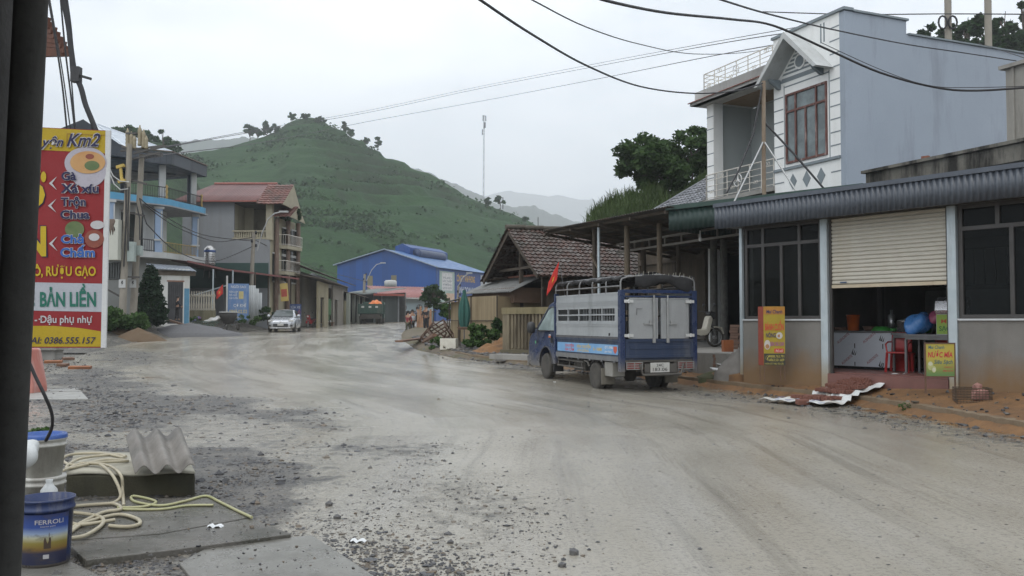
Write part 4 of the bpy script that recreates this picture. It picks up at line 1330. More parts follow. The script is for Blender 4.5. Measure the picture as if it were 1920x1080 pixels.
ta = R(20)
tr0 = Vector((2.22, 18.4)) + .87 * Vector((math.cos(ta), math.sin(ta)))
truck = thing('livestock_truck', 'blue light truck with silver slatted cage body parked facing away by the kerb', 'truck', (tr0.x, tr0.y, .005), ta)


def tw(y):      # the road climbs a little ahead of the truck
    return y * .017


def wheel(parent, x, y, r, wdt, side, mat_t=TYRE, mat_r=RIMM, spokes=6, z=None, dual=False, name='wheel', front=True):
    wz = (r + tw(y)) if z is None else z
    t = MB(); prof = [(r * .62, -wdt / 2), (r * .80, -wdt / 2), (r * .95, -wdt * .47), (r, -wdt * .32), (r, wdt * .32), (r * .95, wdt * .47), (r * .80, wdt / 2), (r * .62, wdt / 2)]
    t.lathe(prof, (x, y, wz), 28, 'x')
    for k in range(28):
        a = 2 * PI * k / 28
        t.rbox((x, y + math.cos(a) * r * .992, wz + math.sin(a) * r * .992), (wdt * .62, .018, .03), 0, a + PI / 2)
    o = t.build('tyre', mat_t, None)
    o.name = name if False else 'tyre'
    w_ = MB(); s = side
    if front:
        w_.lathe([(.001, s * wdt * .40), (r * .14, s * wdt * .42), (r * .18, s * wdt * .30), (r * .50, s * wdt * .36), (r * .60, s * wdt * .47), (r * .66, s * wdt * .40), (r * .66, -s * wdt * .4)], (x, y, wz), 28, 'x')
        for k in range(spokes):
            a = 2 * PI * (k + .5) / spokes
            w_.rbox((x + s * wdt * .385, y + math.cos(a) * r * .36, wz + math.sin(a) * r * .36), (.025, r * .30, r * .13), 0, a)
    else:
        w_.lathe([(.001, s * wdt * .10), (r * .20, s * wdt * .14), (r * .22, -s * wdt * .02), (r * .42, -s * wdt * .10), (r * .56, s * wdt * .32), (r * .64, s * wdt * .47), (r * .66, s * wdt * .40), (r * .66, -s * wdt * .4)], (x, y, wz), 28, 'x')
        for k in range(5):
            a = 2 * PI * k / 5
            w_.cyl((x - .02 * s, y + math.cos(a) * r * .30, wz + math.sin(a) * r * .30), .014, .05 * s, 6, 'x')
    wh_ = w_.build('wheel', mat_r, parent)
    o.parent = wh_
    return wh_


RZ_ = ta
cb = MB()
prof = [(3.56, .50), (3.56, 1.90), (3.70, 1.945), (4.05, 1.95), (4.22, 1.90), (4.84, 1.36), (5.08, 1.22), (5.33, 1.10), (5.44, .95), (5.47, .70), (5.47, .42), (5.30, .36), (4.66, .36),
        (4.66, .46)]
for k in range(9):
    a = k * PI / 8
    prof.append((4.22 + .40 * math.cos(a), .46 + .40 * math.sin(a)))
prof += [(3.82, .46), (3.62, .46)]
HWc = .81


def cab_x(y, z, s):
    return s * (HWc - .11 * max(0, (z - 1.20) / .75) ** 1.2 - .03 * max(0, (y - 5.0) / .5) - .02 * max(0, (.7 - z)))


n = len(prof)
cb.add([(cab_x(y, z, s), y, z) for s in (-1, 1) for (y, z) in prof],
       [tuple(range(n))[::-1], tuple(range(n, 2 * n))] + [(i, (i + 1) % n, n + (i + 1) % n, n + i) for i in range(n)])
cab = cb.build('cab', TB, truck, bevel=.028)
CARGL = glass('car_window', (.045, .055, .055), .06)
TGL = glass('cab_side_glass', (.20, .25, .25), .10)
for s in (-1, 1):
    dp = [(3.66, 1.26), (3.66, 1.80), (3.78, 1.84), (4.06, 1.84), (4.22, 1.78), (4.72, 1.34), (4.74, 1.26)]
    d_ = MB(); d_.add([(cab_x(y, z, s) + s * .004, y, z) for y, z in dp] + [(cab_x(y, z, s) - s * .02, y, z) for y, z in dp],
                      [tuple(range(7)), tuple(range(7, 14))[::-1]] + [(i, (i + 1) % 7, 7 + (i + 1) % 7, 7 + i) for i in range(7)])
    d_.build('side_window', TGL, cab)
    rim_ = MB(); rim_.tube([(cab_x(y, z, s) + s * .006, y, z) for y, z in dp], .016, 6, True); rim_.build('window_seal', PLAS, cab)
    ln = MB(); ln.tube([(s * (HWc + .002), 3.62, 1.2), (s * (HWc + .002), 3.62, .55)], .006, 5); ln.tube([(s * (HWc - .01), 4.80, 1.22), (s * (HWc + .002), 4.72, .95)], .006, 5)
    ln.build('door_seam', PLAS, cab)
    h = MB(); h.rbox((s * (HWc + .02), 3.80, 1.04), (.035, .06, .15)); h.build('door_handle', PLAS, cab)
    mr = MB(); mr.lathe([(.02, -.15), (.075, -.12), (.085, 0), (.075, .12), (.02, .15)], (s * (HWc + .16), 4.80, 1.33), 12, 'z', True, 1.3)
    mr.beam((s * (HWc - .03), 4.72, 1.33), (s * (HWc + .10), 4.80, 1.30), .03); mr.build('side_mirror', PLAS, truck)
    st = MB(); st.bx(min(s * (HWc + .004), s * (HWc + .006)), max(s * (HWc + .004), s * (HWc + .006)), 3.88, 4.02, 1.145, 1.17); st.build('door_letters', M('sticker_white', (.6, .6, .58), .5), cab)
    st = MB(); st.bx(min(s * (HWc + .004), s * (HWc + .006)), max(s * (HWc + .004), s * (HWc + .006)), 3.90, 4.04, 1.09, 1.135); st.build('door_sticker', M('sticker_orange', (.55, .13, .04), .5), cab)
    ar = MB()
    ar.tube([(s * (HWc - .005), 4.22 + .41 * math.cos(k * PI / 10), .46 + .41 * math.sin(k * PI / 10)) for k in range(11)], .022, 6); ar.build('wheel_arch', PLAS, cab)
    mf = MB(); mf.bx(min(s * .80, s * .55), max(s * .80, s * .55), 3.72, 3.76, .28, .60); mf.build('mud_flap', PLAS, truck)
gs = MB(); gs.bx(-.815, -.812, 4.86, 4.93, .93, 1.0); gs.build('green_sticker', M('sticker_green', (.10, .40, .20), .5), cab)
ws = MB(); ws.add([(-.62, 4.25, 1.89), (.62, 4.25, 1.89), (.70, 4.82, 1.39), (-.70, 4.82, 1.39)], [(0, 1, 2, 3)]); ws.xf(Matrix.Translation((0, .012, .012))); ws.build('windscreen', CARGL, cab)
bp = MB(); bp.bx(-.80, .80, 5.44, 5.53, .34, .62); bp.build('front_bumper', TB, truck, bevel=.02)
for s in (-1, 1):
    hl = MB(); hl.rbox((s * .62, 5.44, .86), (.28, .06, .16)); hl.build('headlight', M('lamp_lens', (.7, .7, .68), .15), truck)
ch = MB()
for s in (-1, 1):
    ch.bx(s * .40 - .04, s * .40 + .04, .05, 5.2, .52, .66)
for y in (.4, 1.3, 2.2, 3.2):
    ch.bx(-.36, .36, y, y + .09, .53, .62)
ch.tube([(-.7, 1.32, .31 + tw(1.3)), (.7, 1.32, .31 + tw(1.3))], .055, 8); ch.lathe([(.02, -.16), (.15, -.08), (.15, .08), (.02, .16)], (.0, 1.32, .33), 12, 'x')
ch.tube([(.15, 1.4, .42), (.12, 3.6, .52)], .04, 8); ch.tube([(.5, .1, .38), (.5, 2.6, .40)], .035, 6)
ch.build('chassis', CHAS, truck)
for s in (-1, 1):
    wheel(truck, s * .735, 4.22, .315, .17, s)
    wheel(truck, s * .775, 1.32, .292, .15, s, front=False)
    wheel(truck, s * .585, 1.32, .292, .15, s, front=False)
tbx = MB(); tbx.bx(-.84, -.55, .48, .86, .34, .64); tbx.build('tool_box', M('grey_tool_box', (.30, .295, .27), .7, (.20, .19, .17), 4, .8), truck, bevel=.01)
for s in (-1, 1):
    gd = MB()
    for z in (.46, .60):
        gd.tube([(s * .82, 1.95, z - .02), (s * .82, 3.45, z)], .022, 6)
    for y in (2.05, 2.75, 3.4):
        gd.tube([(s * .82, y, .42), (s * .80, y, .68)], .018, 6)
    gd.tube([(s * .82, 1.9, .62), (s * .82, 1.72, .60), (s * .82, 1.65, .50)], .03, 6)
    gd.build('side_guard', CHAS, truck)
bt = MB(); bt.bx(-.62, -.40, 2.3, 2.8, .36, .60); bt.cyl((-.50, 2.95, .36), .10, .26, 12); bt.build('battery_box', CHAS, truck); bt = MB(); bt.bx(.40, .70, 2.0, 2.9, .36, .62); bt.build('fuel_tank', CHAS, truck)
for s in (-1, 1):
    mg = MB(); mg.tube([(s * .775, 1.32 + .39 * math.cos(a), .34 + .36 * math.sin(a)) for a in np.linspace(.25, PI - .2, 9)], .028, 5)
    mg.xf(Matrix.Identity(4)); mg.build('mudguard', PLAS, truck)
    mf = MB(); mf.bx(s * .76 - .15, s * .76 + .15, .84, .87, .16, .50); mf.build('mud_flap', M('muddy_flap', (.13, .12, .10), .9, (.2, .185, .15), 4), truck)
bd = MB(); bd.bx(-.84, .84, .02, 3.5, .70, .76); bd.bx(-.85, -.82, .02, 3.5, .66, .78); bd.bx(.82, .85, .02, 3.5, .66, .78); bd.build('bed', TB2, truck)
BEDRAIL = M('bed_rail_grey', (.22, .225, .23), .6, (.15, .15, .15), 4, .8, metal=.3)
for s in (-1, 1):
    a_, b_ = min(s * .855, s * .825), max(s * .855, s * .825)
    rl = MB(); rl.bx(a_, b_, .06, 3.48, .78, 1.13)
    rl.bx(min(s * .855, s * .872), max(s * .855, s * .872), .06, 3.48, 1.07, 1.15); rl.bx(min(s * .855, s * .872), max(s * .855, s * .872), .06, 3.48, .66, .80)
    side = rl.build('side_board', TB2, truck, bevel=.006)
    tr_ = MB(); tr_.bx(min(s * .873, s * .878), max(s * .873, s * .878), .1, 3.44, .665, .765); tr_.build('lower_rail', BEDRAIL, side)
    for y in np.linspace(.3, 3.3, 6):
        lug = MB(); lug.rbox((s * .885, y, .655), (.02, .05, .04)); lug.build('rope_lug', BEDRAIL, side)
    tr_ = MB(); tr_.bx(min(s * .873, s * .880), max(s * .873, s * .880), .1, 3.44, 1.12, 1.165); tr_.build('upper_rail', M('dark_rail', (.10, .10, .105), .6), side)
for s in (-1, 1):
    for (y, w_, z1) in ((.0, .12, 2.13), (3.42, .08, 2.14)):
        p_ = MB(); x = s * .84
        p_.bx(x - .055, x + .055, y, y + w_, .46 if y < 1 else .50, z1); p_.build('corner_post', TB, truck, bevel=.006)
for s in (-1, 1):
    pn = MB()
    st0 = len(pn.v)
    pn.wall(.13, 3.42, 1.17, 2.09, -.012, .012, [(.32, 3.32, 1.50, 1.76)])
    for z in (1.40, 1.435, 1.80 + .05, 1.885, 1.92):
        pn.bx(.13, 3.42, -.024, -.0125, z - .012, z + .012)
    pn.bx(.13, 3.42, -.02, -.0125, 2.05, 2.09); pn.bx(.13, 3.42, -.02, -.0125, 1.17, 1.20)
    mtx = Matrix.Translation((s * .853, 0, 0)) @ Matrix(((0, s * -1, 0, 0), (1, 0, 0, 0), (0, 0, 1, 0), (0, 0, 0, 1)))
    mtx = Matrix.Translation((s * .853, 0, 0)) @ Matrix(((0, -s, 0, 0), (1, 0, 0, 0), (0, 0, 1, 0), (0, 0, 0, 1)))
    pn.xf(mtx)
    panel = pn.build('side_panel', ALU, truck)
    br_ = MB()
    for k in range(1, 5):
        y = .32 + k * .6
        br_.bx(s * .853 - .018, s * .853 + .018, y - .015, y + .015, 1.44, 1.80)
    br_.bx(s * .853 - .016, s * .853 + .016, .32, 3.32, 1.615, 1.645)
    for k in range(12):
        y = .45 + k * .13
        br_.tube([(s * .845, y, 1.5), (s * .845, y, 1.76)], .007, 5)
    br_.build('window_bars', ALU, panel)
    hk = MB(); hk.rbox((s * .872, .55, 1.215), (.03, .03, .06)); hk.build('latch', PLAS, panel)
fw = MB(); fw.bx(-.80, .80, 3.43, 3.47, .78, 2.10); fw.build('front_panel', ALUD, truck)
hd = MB(); hd.bx(-.785, .785, .02, .09, 2.07, 2.14); hd.bx(-.785, .785, .03, .08, 1.985, 2.015); hd.build('rear_header', TB, truck)
for s in (-1, 1):
    d_ = MB(); a_, b_ = (-.70, -.045) if s < 0 else (.035, .68)
    d_.bx(a_, b_, -.005, .02, 1.135, 1.97)
    d_.bx(a_, a_ + .03, -.018, -.006, 1.135, 1.97); d_.bx(b_ - .03, b_, -.018, -.006, 1.135, 1.97); d_.bx(a_ + .03, b_ - .03, -.015, -.006, 1.135, 1.16); d_.bx(a_ + .03, b_ - .03, -.015, -.006, 1.945, 1.97)
    door = d_.build('rear_door', ALUD, truck)
    for z in (1.20, 1.90):
        hg = MB(); xh = a_ if s < 0 else b_
        hg.bx(min(xh - s * .08, xh + s * .12), max(xh - s * .08, xh + s * .12), -.045, -.02, z - .03, z + .03); hg.cyl((xh + s * .03, -.05, z - .04), .016, .08, 8)
        hg.build('hinge', M('hinge_white', (.60, .61, .60), .5, metal=.2), door)
    lk = MB(); xl = b_ - .10 if s < 0 else a_ + .14
    lk.tube([(xl, -.04, 1.07), (xl, -.04, 2.03)], .016, 8); lk.rbox((xl, -.035, 1.10), (.06, .03, .10)); lk.rbox((xl, -.035, 1.92), (.05, .03, .05)); lk.rbox((xl - .12 * (1 if s < 0 else -1), -.03, 1.44), (.22, .02, .03)); lk.rbox((xl - .08 * (1 if s < 0 else -1), -.04, 1.46), (.03, .02, .09))
    lk.build('lock_rod', PIPE, door)
    tube_ = MB()
    if s < 0:
        tube_.tube([(a_ + .17, -.018, 1.62), (a_ + .17, -.018, 1.75), (a_ + .30, -.018, 1.75)], .006, 5)
        tube_.build('wire_mark', STEELD, door)
tg = MB(); tg.bx(-.785, .785, .0, .04, .74, 1.125)
tg.bx(-.785, .785, -.018, -.0005, 1.07, 1.125); tg.bx(-.785, .785, -.018, -.0005, .74, .80); tg.bx(-.785, -.72, -.018, -.0005, .80, 1.07); tg.bx(.72, .785, -.018, -.0005, .80, 1.07)
tg.bx(-.68, .68, -.010, -.0005, .92, .99)
tg.build('tailgate', M('tailgate_blue', (.02, .037, .082), .5, (.016, .028, .06), 2, .6, stain=(.11, .115, .12), sscale=2.5, samt=.5, bmp=.05), truck, bevel=.006)
bm = MB(); bm.bx(-.80, .80, .02, .07, .655, .70); bm.tube([(-.48, -.04, .62), (-.42, -.06, .40), (.46, -.06, .40), (.54, -.04, .62)], .03, 8); bm.bx(-.36, .38, -.03, -.01, .44, .62); bm.build('rear_bumper', CHAS, truck)
for s in (-1, 1):
    rlm = MB(); rlm.bx(min(s * .44, s * .76), max(s * .44, s * .76), -.03, .02, .52, .645); lam = rlm.build('tail_light', M('red_lens', (.26, .03, .025), .3, (.18, .05, .04), 6), truck)
    cg = MB()
    for z in (.515, .56, .605, .65):
        cg.bx(min(s * .42, s * .78), max(s * .42, s * .78), -.045, -.032, z - .008, z + .008)
    for x in (.42, .60, .78):
        cg.bx(s * x - .008, s * x + .008, -.05, -.046, .505, .66)
    cg.build('lamp_guard', M('lamp_guard_grey', (.28, .28, .27), .6, (.2, .19, .18), 5), lam)
npm = MB(); npm.bx(-.24, .20, -.055, -.045, .445, .645); npl = npm.build('number_plate', M('plate_white', (.52, .52, .50), .5, (.42, .41, .38), 6), truck)
lt = MB(); txt(lt, '24C', (-.02, -.057, .565), (1, 0, 0), (0, 0, 1), .055, .17, .012, align='CENTER'); txt(lt, '183.06', (-.02, -.057, .475), (1, 0, 0), (0, 0, 1), .065, .34, .012, align='CENTER')
lt.build('plate_letters', M('plate_black', (.04, .04, .04), .6), npl)
hp = MB()
for y in (.05, .72, 1.40, 2.08, 2.76, 3.44):
    hp.tube([(-.86, y, 2.06), (-.86, y, 2.30), (-.83, y, 2.36), (-.70, y, 2.40), (0, y, 2.455), (.70, y, 2.40), (.83, y, 2.36), (.86, y, 2.30), (.86, y, 2.06)], .020, 8)
for s in (-1, 1):
    hp.tube([(s * .87, .05, 2.21), (s * .87, 3.44, 2.22)], .017, 6); hp.tube([(s * .6, .05, 2.43), (s * .6, 3.44, 2.43)], .015, 6)
hp.build('cover_hoop', M('hoop_steel', (.22, .22, .22), .5, (.13, .13, .13), 5, .7, metal=.3), truck)


def tarp_fn(u, v):
    y = 3.5 - 3.42 * u
    x = -.80 + 1.64 * v
    z = 2.475 - .115 * abs(2 * v - 1) ** 2.2 + .018 * math.sin(u * 31 + v * 5) + .025 * math.sin(v * 17 + u * 7) - .03 * math.sin(u * PI * 5) ** 2
    return (x, y, z)


tp = MB(); tp.slab(tarp_fn, 40, 24, (0, 0, -.012))
tp.tube([(-.80 + .02 * math.sin(k * 1.9), 3.45 - k * .17, 2.36 + .02 * math.sin(k * 2.3)) for k in range(21)], [.045 + .012 * math.sin(k * 1.3) for k in range(21)], 7)
tp.tube([(.82 + .02 * math.sin(k * 1.9), 3.45 - k * .17, 2.36 + .02 * math.sin(k * 2.3)) for k in range(21)], [.05 + .015 * math.sin(k * 1.3) for k in range(21)], 7)
def back_fn(u, v):
    x = -.55 + 1.35 * u
    return (x, .03 - .03 * math.sin(v * 3) + .015 * math.sin(u * 20), 2.46 - .09 * abs(2 * (x + .0) / 1.7) ** 2 - v * (.20 + .06 * math.sin(u * 9) + .05 * u))
tp.slab(back_fn, 26, 6, (0, .012, 0))
tp.build('tarpaulin', TARPB, truck)
tt_ = MB()
for k in range(15):
    x = -.55 + k * .095 + .02 * math.sin(k * 5)
    z = 2.45 - .09 * abs(2 * x / 1.7) ** 2
    tt_.tube([(x, .0, z), (x + .03 * math.sin(k * 3.1), -.02, z + .05 + .03 * math.sin(k * 7.0))], .005, 4)
tt_.build('tie_cord', M('tie_cord', (.45, .43, .36), .8), truck)
ld = MB()
for k in range(9):
    ld.tube([(-.6 + k * .15, .35, .9), (-.6 + k * .15, .35, 2.0)], .012, 5); ld.tube([(-.6 + k * .15, 2.0, .78), (-.6 + k * .15, 2.0, 2.0)], .012, 5)
for z in (1.2, 1.6, 2.0):
    ld.tube([(-.7, .35, z), (.7, .35, z)], .014, 5); ld.tube([(-.7, 2.0, z), (.7, 2.0, z)], .014, 5)
ld.build('inner_cage', M('cage_rust', (.07, .055, .045), .8), truck)
bn = MB(); bn.bx(-.884, -.880, .12, 3.30, .80, 1.005)
ban = bn.build('side_banner', M('banner_blue', (.10, .27, .52), .55, (.30, .50, .72), 1.4, 1.0, bmp=.02), truck)
lt = MB()
txt(lt, 'CHUYÊN', (-.886, 2.85, .91), (0, -1, 0), (0, 0, 1), .06, .5, .015); txt(lt, 'GIA CẦM', (-.886, 2.85, .82), (0, -1, 0), (0, 0, 1), .06, .5, .015)
lt.build('red_letters', M('banner_red', (.62, .07, .06), .6), ban)
lt = MB()
txt(lt, 'VẬN CHUYỂN', (-.886, 2.20, .90), (0, -1, 0), (0, 0, 1), .065, .75, .02); txt(lt, 'LỢN GIỐNG', (-.886, 2.15, .82), (0, -1, 0), (0, 0, 1), .05, .6, .015); txt(lt, 'A - NAM', (-.886, 1.32, .86), (0, -1, 0), (0, 0, 1), .07, .42, .02)
lt.build('yellow_letters', M('banner_yellow', (.72, .50, .06), .6), ban)
lt = MB()
txt(lt, 'ĐT: 0986', (-.886, .75, .92), (0, -1, 0), (0, 0, 1), .055, .38, .012); txt(lt, 'giao hàng', (-.886, .75, .84), (0, -1, 0), (0, 0, 1), .045, .32, .006)
lt.build('white_letters', M('banner_white', (.8, .8, .8), .6), ban)
shd = MB(); shd.add([(-.886, .34, .97), (-.886, .18, .97), (-.886, .18, .88), (-.886, .26, .815), (-.886, .34, .88)], [(0, 1, 2, 3, 4)])
shd.build('shield_badge', M('badge_red', (.55, .10, .05), .5), ban)


def star_pts(c, ux, uz, r):
    c, ux, uz = Vector(c), Vector(ux), Vector(uz)
    return [c + ux * (math.sin(k * PI / 5) * (r if k % 2 == 0 else r * .40)) + uz * (math.cos(k * PI / 5) * (r if k % 2 == 0 else r * .40)) for k in range(10)]


FLAGR = M('flag_red', (.62, .045, .035), .75, (.50, .03, .025), 3, .6, bmp=0)
FLAGY = M('flag_yellow', (.80, .50, .04), .7, bmp=0)


def tl(x, y, z):
    c, s = math.cos(ta), math.sin(ta)
    return Vector((tr0.x + x * c - y * s, tr0.y + x * s + y * c, z))


def flag(name, label, base, top, fly, drop, group=None, pole_r=.008, wave=1.0, star=True):
    """flag on a thin pole; fly: vector from the pole to the free edge, drop: vector down the hoist"""
    base, top, fly, drop = Vector(base), Vector(top), Vector(fly), Vector(drop)
    f_ = thing(name, label, 'flag', base, 0, group)
    p_ = MB(); p_.tube([(0, 0, 0), top - base], pole_r, 6); p_.build('pole', STEELD, f_)
    nrm_ = fly.cross(drop).normalized()
    L_ = fly.length
    def fn(u, v):
        return (top - base) + fly * u + drop * v + nrm_ * (wave * .10 * L_ * math.sin(u * 9 + v * 3) * u) + drop * (.12 * u * math.sin(v * 4 + 1)) + Vector((0, 0, -.06 * L_ * u * u))
    c_ = MB(); c_.slab(fn, 18, 12, nrm_ * .004)
    cl = c_.build('cloth', FLAGR, f_)
    if star:
        for sgn in (-1, 1):
            s_ = MB()
            pts_ = []
            for k in range(10):
                rr = (.20 if k % 2 == 0 else .08)
                u_, v_ = .5 + rr * math.sin(k * PI / 5) * drop.length / L_, .5 - rr * 1.0 * math.cos(k * PI / 5)
                pts_.append(Vector(fn(u_, v_)) + nrm_ * (.002 + sgn * .010))
            cen = Vector(fn(.5, .5)) + nrm_ * (.002 + sgn * .012)
            s_.add([cen] + pts_, [(0, 1 + k, 1 + (k + 1) % 10) for k in range(10)])
            s_.build('star', FLAGY, cl)
    return f_


flag('truck_flag', 'red flag with yellow star drooping from a pole above the blue truck cab', tl(-.62, 3.40, 1.95), tl(-.84, 3.30, 2.92), Vector((-.25, -.05, -.42)), Vector((-.05, .02, -.44)), 'red flags with a yellow star', .007, .6)
BKM = road_material('bank_gravel', 0)
by_ = np.linspace(33, 84, 90)
Lx = np.interp(by_, [p[1] for p in LEFT], [p[0] for p in LEFT])
bd_ = np.concatenate([[-1.2, -.6], np.linspace(0, 4, 24), [5, 7, 10, 16, 30]])
BX, BY = Lx[:, None] - bd_[None], np.repeat(by_[:, None], len(bd_), 1)
rise = np.interp(by_, [33, 40, 46, 62, 72, 84], [.0, .35, .85, .80, .3, 0])
hgt = np.clip((bd_ - .2) / 2.6, 0, 1) ** .8
BZ = gz(BY) + .012 + rise[:, None] * hgt[None] + (fbm(BX, BY, .8, 4, 12) - .45) * .35 * np.clip(bd_, 0, 1)[None] * np.clip((by_ - 34) / 4, 0, 1)[:, None] * np.clip((84 - by_) / 5, 0, 1)[:, None]
BZ[:, :2] -= .25
idx = np.arange(BX.size).reshape(BX.shape)
Fq = np.stack([idx[:-1, :-1], idx[1:, :-1], idx[1:, 1:], idx[:-1, 1:]], -1).reshape(-1, 4)
dB, aB = kerb_side(BX, BY)
struct(raw_mesh('roadside_bank', np.stack([BX, BY, BZ], -1).reshape(-1, 3), Fq, BKM, smooth=True,
                attrs={'gravel': np.full(BX.size, .75), 'across': dB.ravel(), 'along': aB.ravel(), 'soil': np.tile(np.clip((bd_ - 2) / 4, 0, .55), (len(by_), 1)).ravel()}))


def bankz(x, y):
    d = np.interp(y, [p[1] for p in LEFT], [p[0] for p in LEFT]) - x
    r = np.interp(y, [33, 40, 46, 62, 72, 84], [.0, .35, .85, .80, .3, 0])
    return float(gz(y) + r * np.clip((d - .2) / 2.6, 0, 1) ** .8)


LBLUE = M('sky_blue_trim', (.10, .32, .50), .7, (.085, .27, .43), 2, .5, stain=(.07, .14, .2), sscale=1.5, samt=.4)
PBLUE = M('pale_blue_paint', (.27, .36, .50), .7, (.23, .31, .44), 1.5, .5)
OFFW = M('off_white_wall', (.50, .51, .51), .8, (.40, .41, .40), 1, .6, stain=(.30, .30, .27), sscale=.8, samt=.6)
GREYW = M('grey_render', (.27, .285, .30), .85, (.22, .23, .24), .6, .7, stain=(.19, .19, .18), sscale=.5, samt=.7)
ROOFM = M('pale_metal_roof', (.42, .47, .53), .4, (.34, .38, .43), .8, .7, stain=(.25, .27, .28), sscale=1, metal=.2)
FASCD = M('slate_blue_fascia', (.050, .060, .075), .5, (.04, .048, .06), 1, .5)
IRON = M('dark_ironwork', (.035, .034, .034), .6)
GOLDY = M('ochre_baluster', (.34, .24, .08), .6, (.25, .17, .06), 5)
ha = thing('blue_balcony_house', 'corner house with sky blue balconies, open top floor and slate fascia roof', 'house', (-21.0, 55, .75))


def lxy(px, Y):
    p = at(px, 400, Y); return (p.x + 21.0, Y - 55)


cL, c0, c1 = (-5.5, -7.9), (0, 0), (.75, 4.2)
back1, back0 = (-6, 6.5), (-12, -2)
def slab_poly(o=0.0):
    return [(cL[0], cL[1] - o), (c0[0] + o * .6, c0[1] - o * .5), (c1[0] + o, c1[1]), (c1[0], c1[1] + .5), back1, back0]
for nm, z0, z1, o, mt in (('terrace_slab', 7.78, 8.20, .0, LBLUE), ('balcony_slab', 4.55, 4.90, .1, OFFW)):
    f = MB(); f.prism(slab_poly(o), z0, z1, 'z'); f.build(nm, mt, ha)
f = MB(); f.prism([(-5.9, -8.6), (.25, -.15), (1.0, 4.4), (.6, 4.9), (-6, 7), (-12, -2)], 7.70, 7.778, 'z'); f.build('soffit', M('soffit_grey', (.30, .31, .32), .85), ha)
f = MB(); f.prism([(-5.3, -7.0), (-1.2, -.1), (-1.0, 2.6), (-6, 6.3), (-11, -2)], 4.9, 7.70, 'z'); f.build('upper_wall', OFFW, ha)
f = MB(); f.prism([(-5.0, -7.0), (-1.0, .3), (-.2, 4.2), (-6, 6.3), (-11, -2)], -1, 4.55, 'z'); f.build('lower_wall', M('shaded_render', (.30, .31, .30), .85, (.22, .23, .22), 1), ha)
a_, b_ = Vector((-5.3, -7.0, 0)), Vector((-1.2, -.1, 0)); dd = (b_ - a_).normalized(); nn = Vector((dd.y, -dd.x, 0))
for (t0, t1, z0, z1, nm) in ((.50, .60, 5.9, 7.0, 'window'), (.77, .97, 4.92, 7.3, 'door')):
    p0, p1 = a_.lerp(b_, t0) + nn * .02, a_.lerp(b_, t1) + nn * .02
    f = MB(); f.add([p0 + Vector((0, 0, z0)), p1 + Vector((0, 0, z0)), p1 + Vector((0, 0, z1)), p0 + Vector((0, 0, z1))], [(0, 1, 2, 3)])
    w_ = f.build(nm, GLASSD, ha)
    f = MB(); f.tube([p0 + Vector((0, 0, z0)), p1 + Vector((0, 0, z0)), p1 + Vector((0, 0, z1)), p0 + Vector((0, 0, z1))], .06, 4, True); f.build('frame', OFFW, w_)
f = MB(); p0, p1 = a_.lerp(b_, .47) + nn * .1, a_.lerp(b_, .63) + nn * .1; f.beam(p0 + Vector((0, 0, 7.15)), p1 + Vector((0, 0, 7.15)), .3, .12); f.build('lintel', OFFW, ha)
for (x, y, z0, z1, w_, mt) in ((-.42, -.25, 4.9, 7.70, .42, PBLUE), (.35, 3.9, 4.9, 7.70, .38, PBLUE), (-1.9, -3.4, 4.9, 7.70, .35, PBLUE),
                               (-.6, .7, 8.2, 10.4, .38, OFFW), (.25, 3.8, 8.2, 10.4, .34, OFFW), (-3.2, -4.2, 8.2, 10.4, .34, FASCD), (-4, 3, 8.2, 10.4, .34, FASCD), (-.35, 4.6, 8.2, 10.4, .2, FASCD)):
    f = MB(); f.rbox((x, y, (z0 + z1) / 2), (w_, w_, z1 - z0), .5); col = f.build('column', mt, ha)
    if mt is PBLUE:
        f = MB(); f.rbox((x, y, z1 - .10), (w_ * 1.4, w_ * 1.4, .14), .5); f.rbox((x, y, z0 + .75), (w_ * 1.35, w_ * 1.35, .10), .5); f.build('capital', OFFW, col)
        f = MB(); f.rbox((x + .22, y - .1, z0 + 1.5), (.07, .07, 2.0), .5); f.build('downpipe', OFFW, col)
def iron_rail(parent, pts, z, h, mat=IRON, n=None, name='railing', posts=None):
    f = MB()
    for a, b in zip(pts[:-1], pts[1:]):
        a, b = Vector((*a, z)), Vector((*b, z)); L_ = (b - a).length; k = n or max(2, int(L_ / .16))
        f.beam(a + Vector((0, 0, h)), b + Vector((0, 0, h)), .05); f.beam(a + Vector((0, 0, .08)), b + Vector((0, 0, .08)), .04)
        for i in range(k + 1):
            p = a.lerp(b, i / k); f.beam(p, p + Vector((0, 0, h)), .022)
    return f.build(name, mat, parent)
iron_rail(ha, [(-5.4, -7.8), (-.05, .02), (.68, 4.1)], 8.2, .68)
for (x, y) in ((-.05, .02), (.68, 4.1)):
    f = MB(); f.lathe([(.06, 0), (.09, .1), (.05, .25), (.09, .45), (.05, .6), (.1, .75), (.001, .88)], (x, y, 8.2), 10); f.build('newel', GOLDY, ha)
iron_rail(ha, [(-1.9, -3.4), (-.42, -.3)], 4.9, .72)
iron_rail(ha, [(-.2, .1), (.5, 3.7)], 4.9, .66, GOLDY)
FB = [(lxy(60, 49)), (lxy(205, 52.9)), (lxy(233, 53.4)), (lxy(321, 55)), (lxy(387, 59.7))]
f = MB()
zz0 = [10.25, 10.28, 10.28, 10.30, 10.28]; zz1 = [11.0, 11.2, 11.0, 11.02, 10.98]
for i in range(4):
    p, q = FB[i], FB[i + 1]
    f.add([(*p, zz0[i]), (*q, zz0[i + 1]), (*q, zz1[i + 1]), (*p, zz1[i])], [(0, 1, 2, 3)])
f.add([(*FB[4], zz0[4]), (FB[4][0] - 8, FB[4][1] + 3, zz0[4]), (FB[4][0] - 8, FB[4][1] + 3, zz1[4]), (*FB[4], zz1[4])], [(0, 1, 2, 3)])
f.build('fascia', bandmat('slate_fascia_sheet', (.05, .06, .075), (.03, .036, .046), 3.5, 'X', .5, .8, .1, .2, .2), ha, recalc=False)
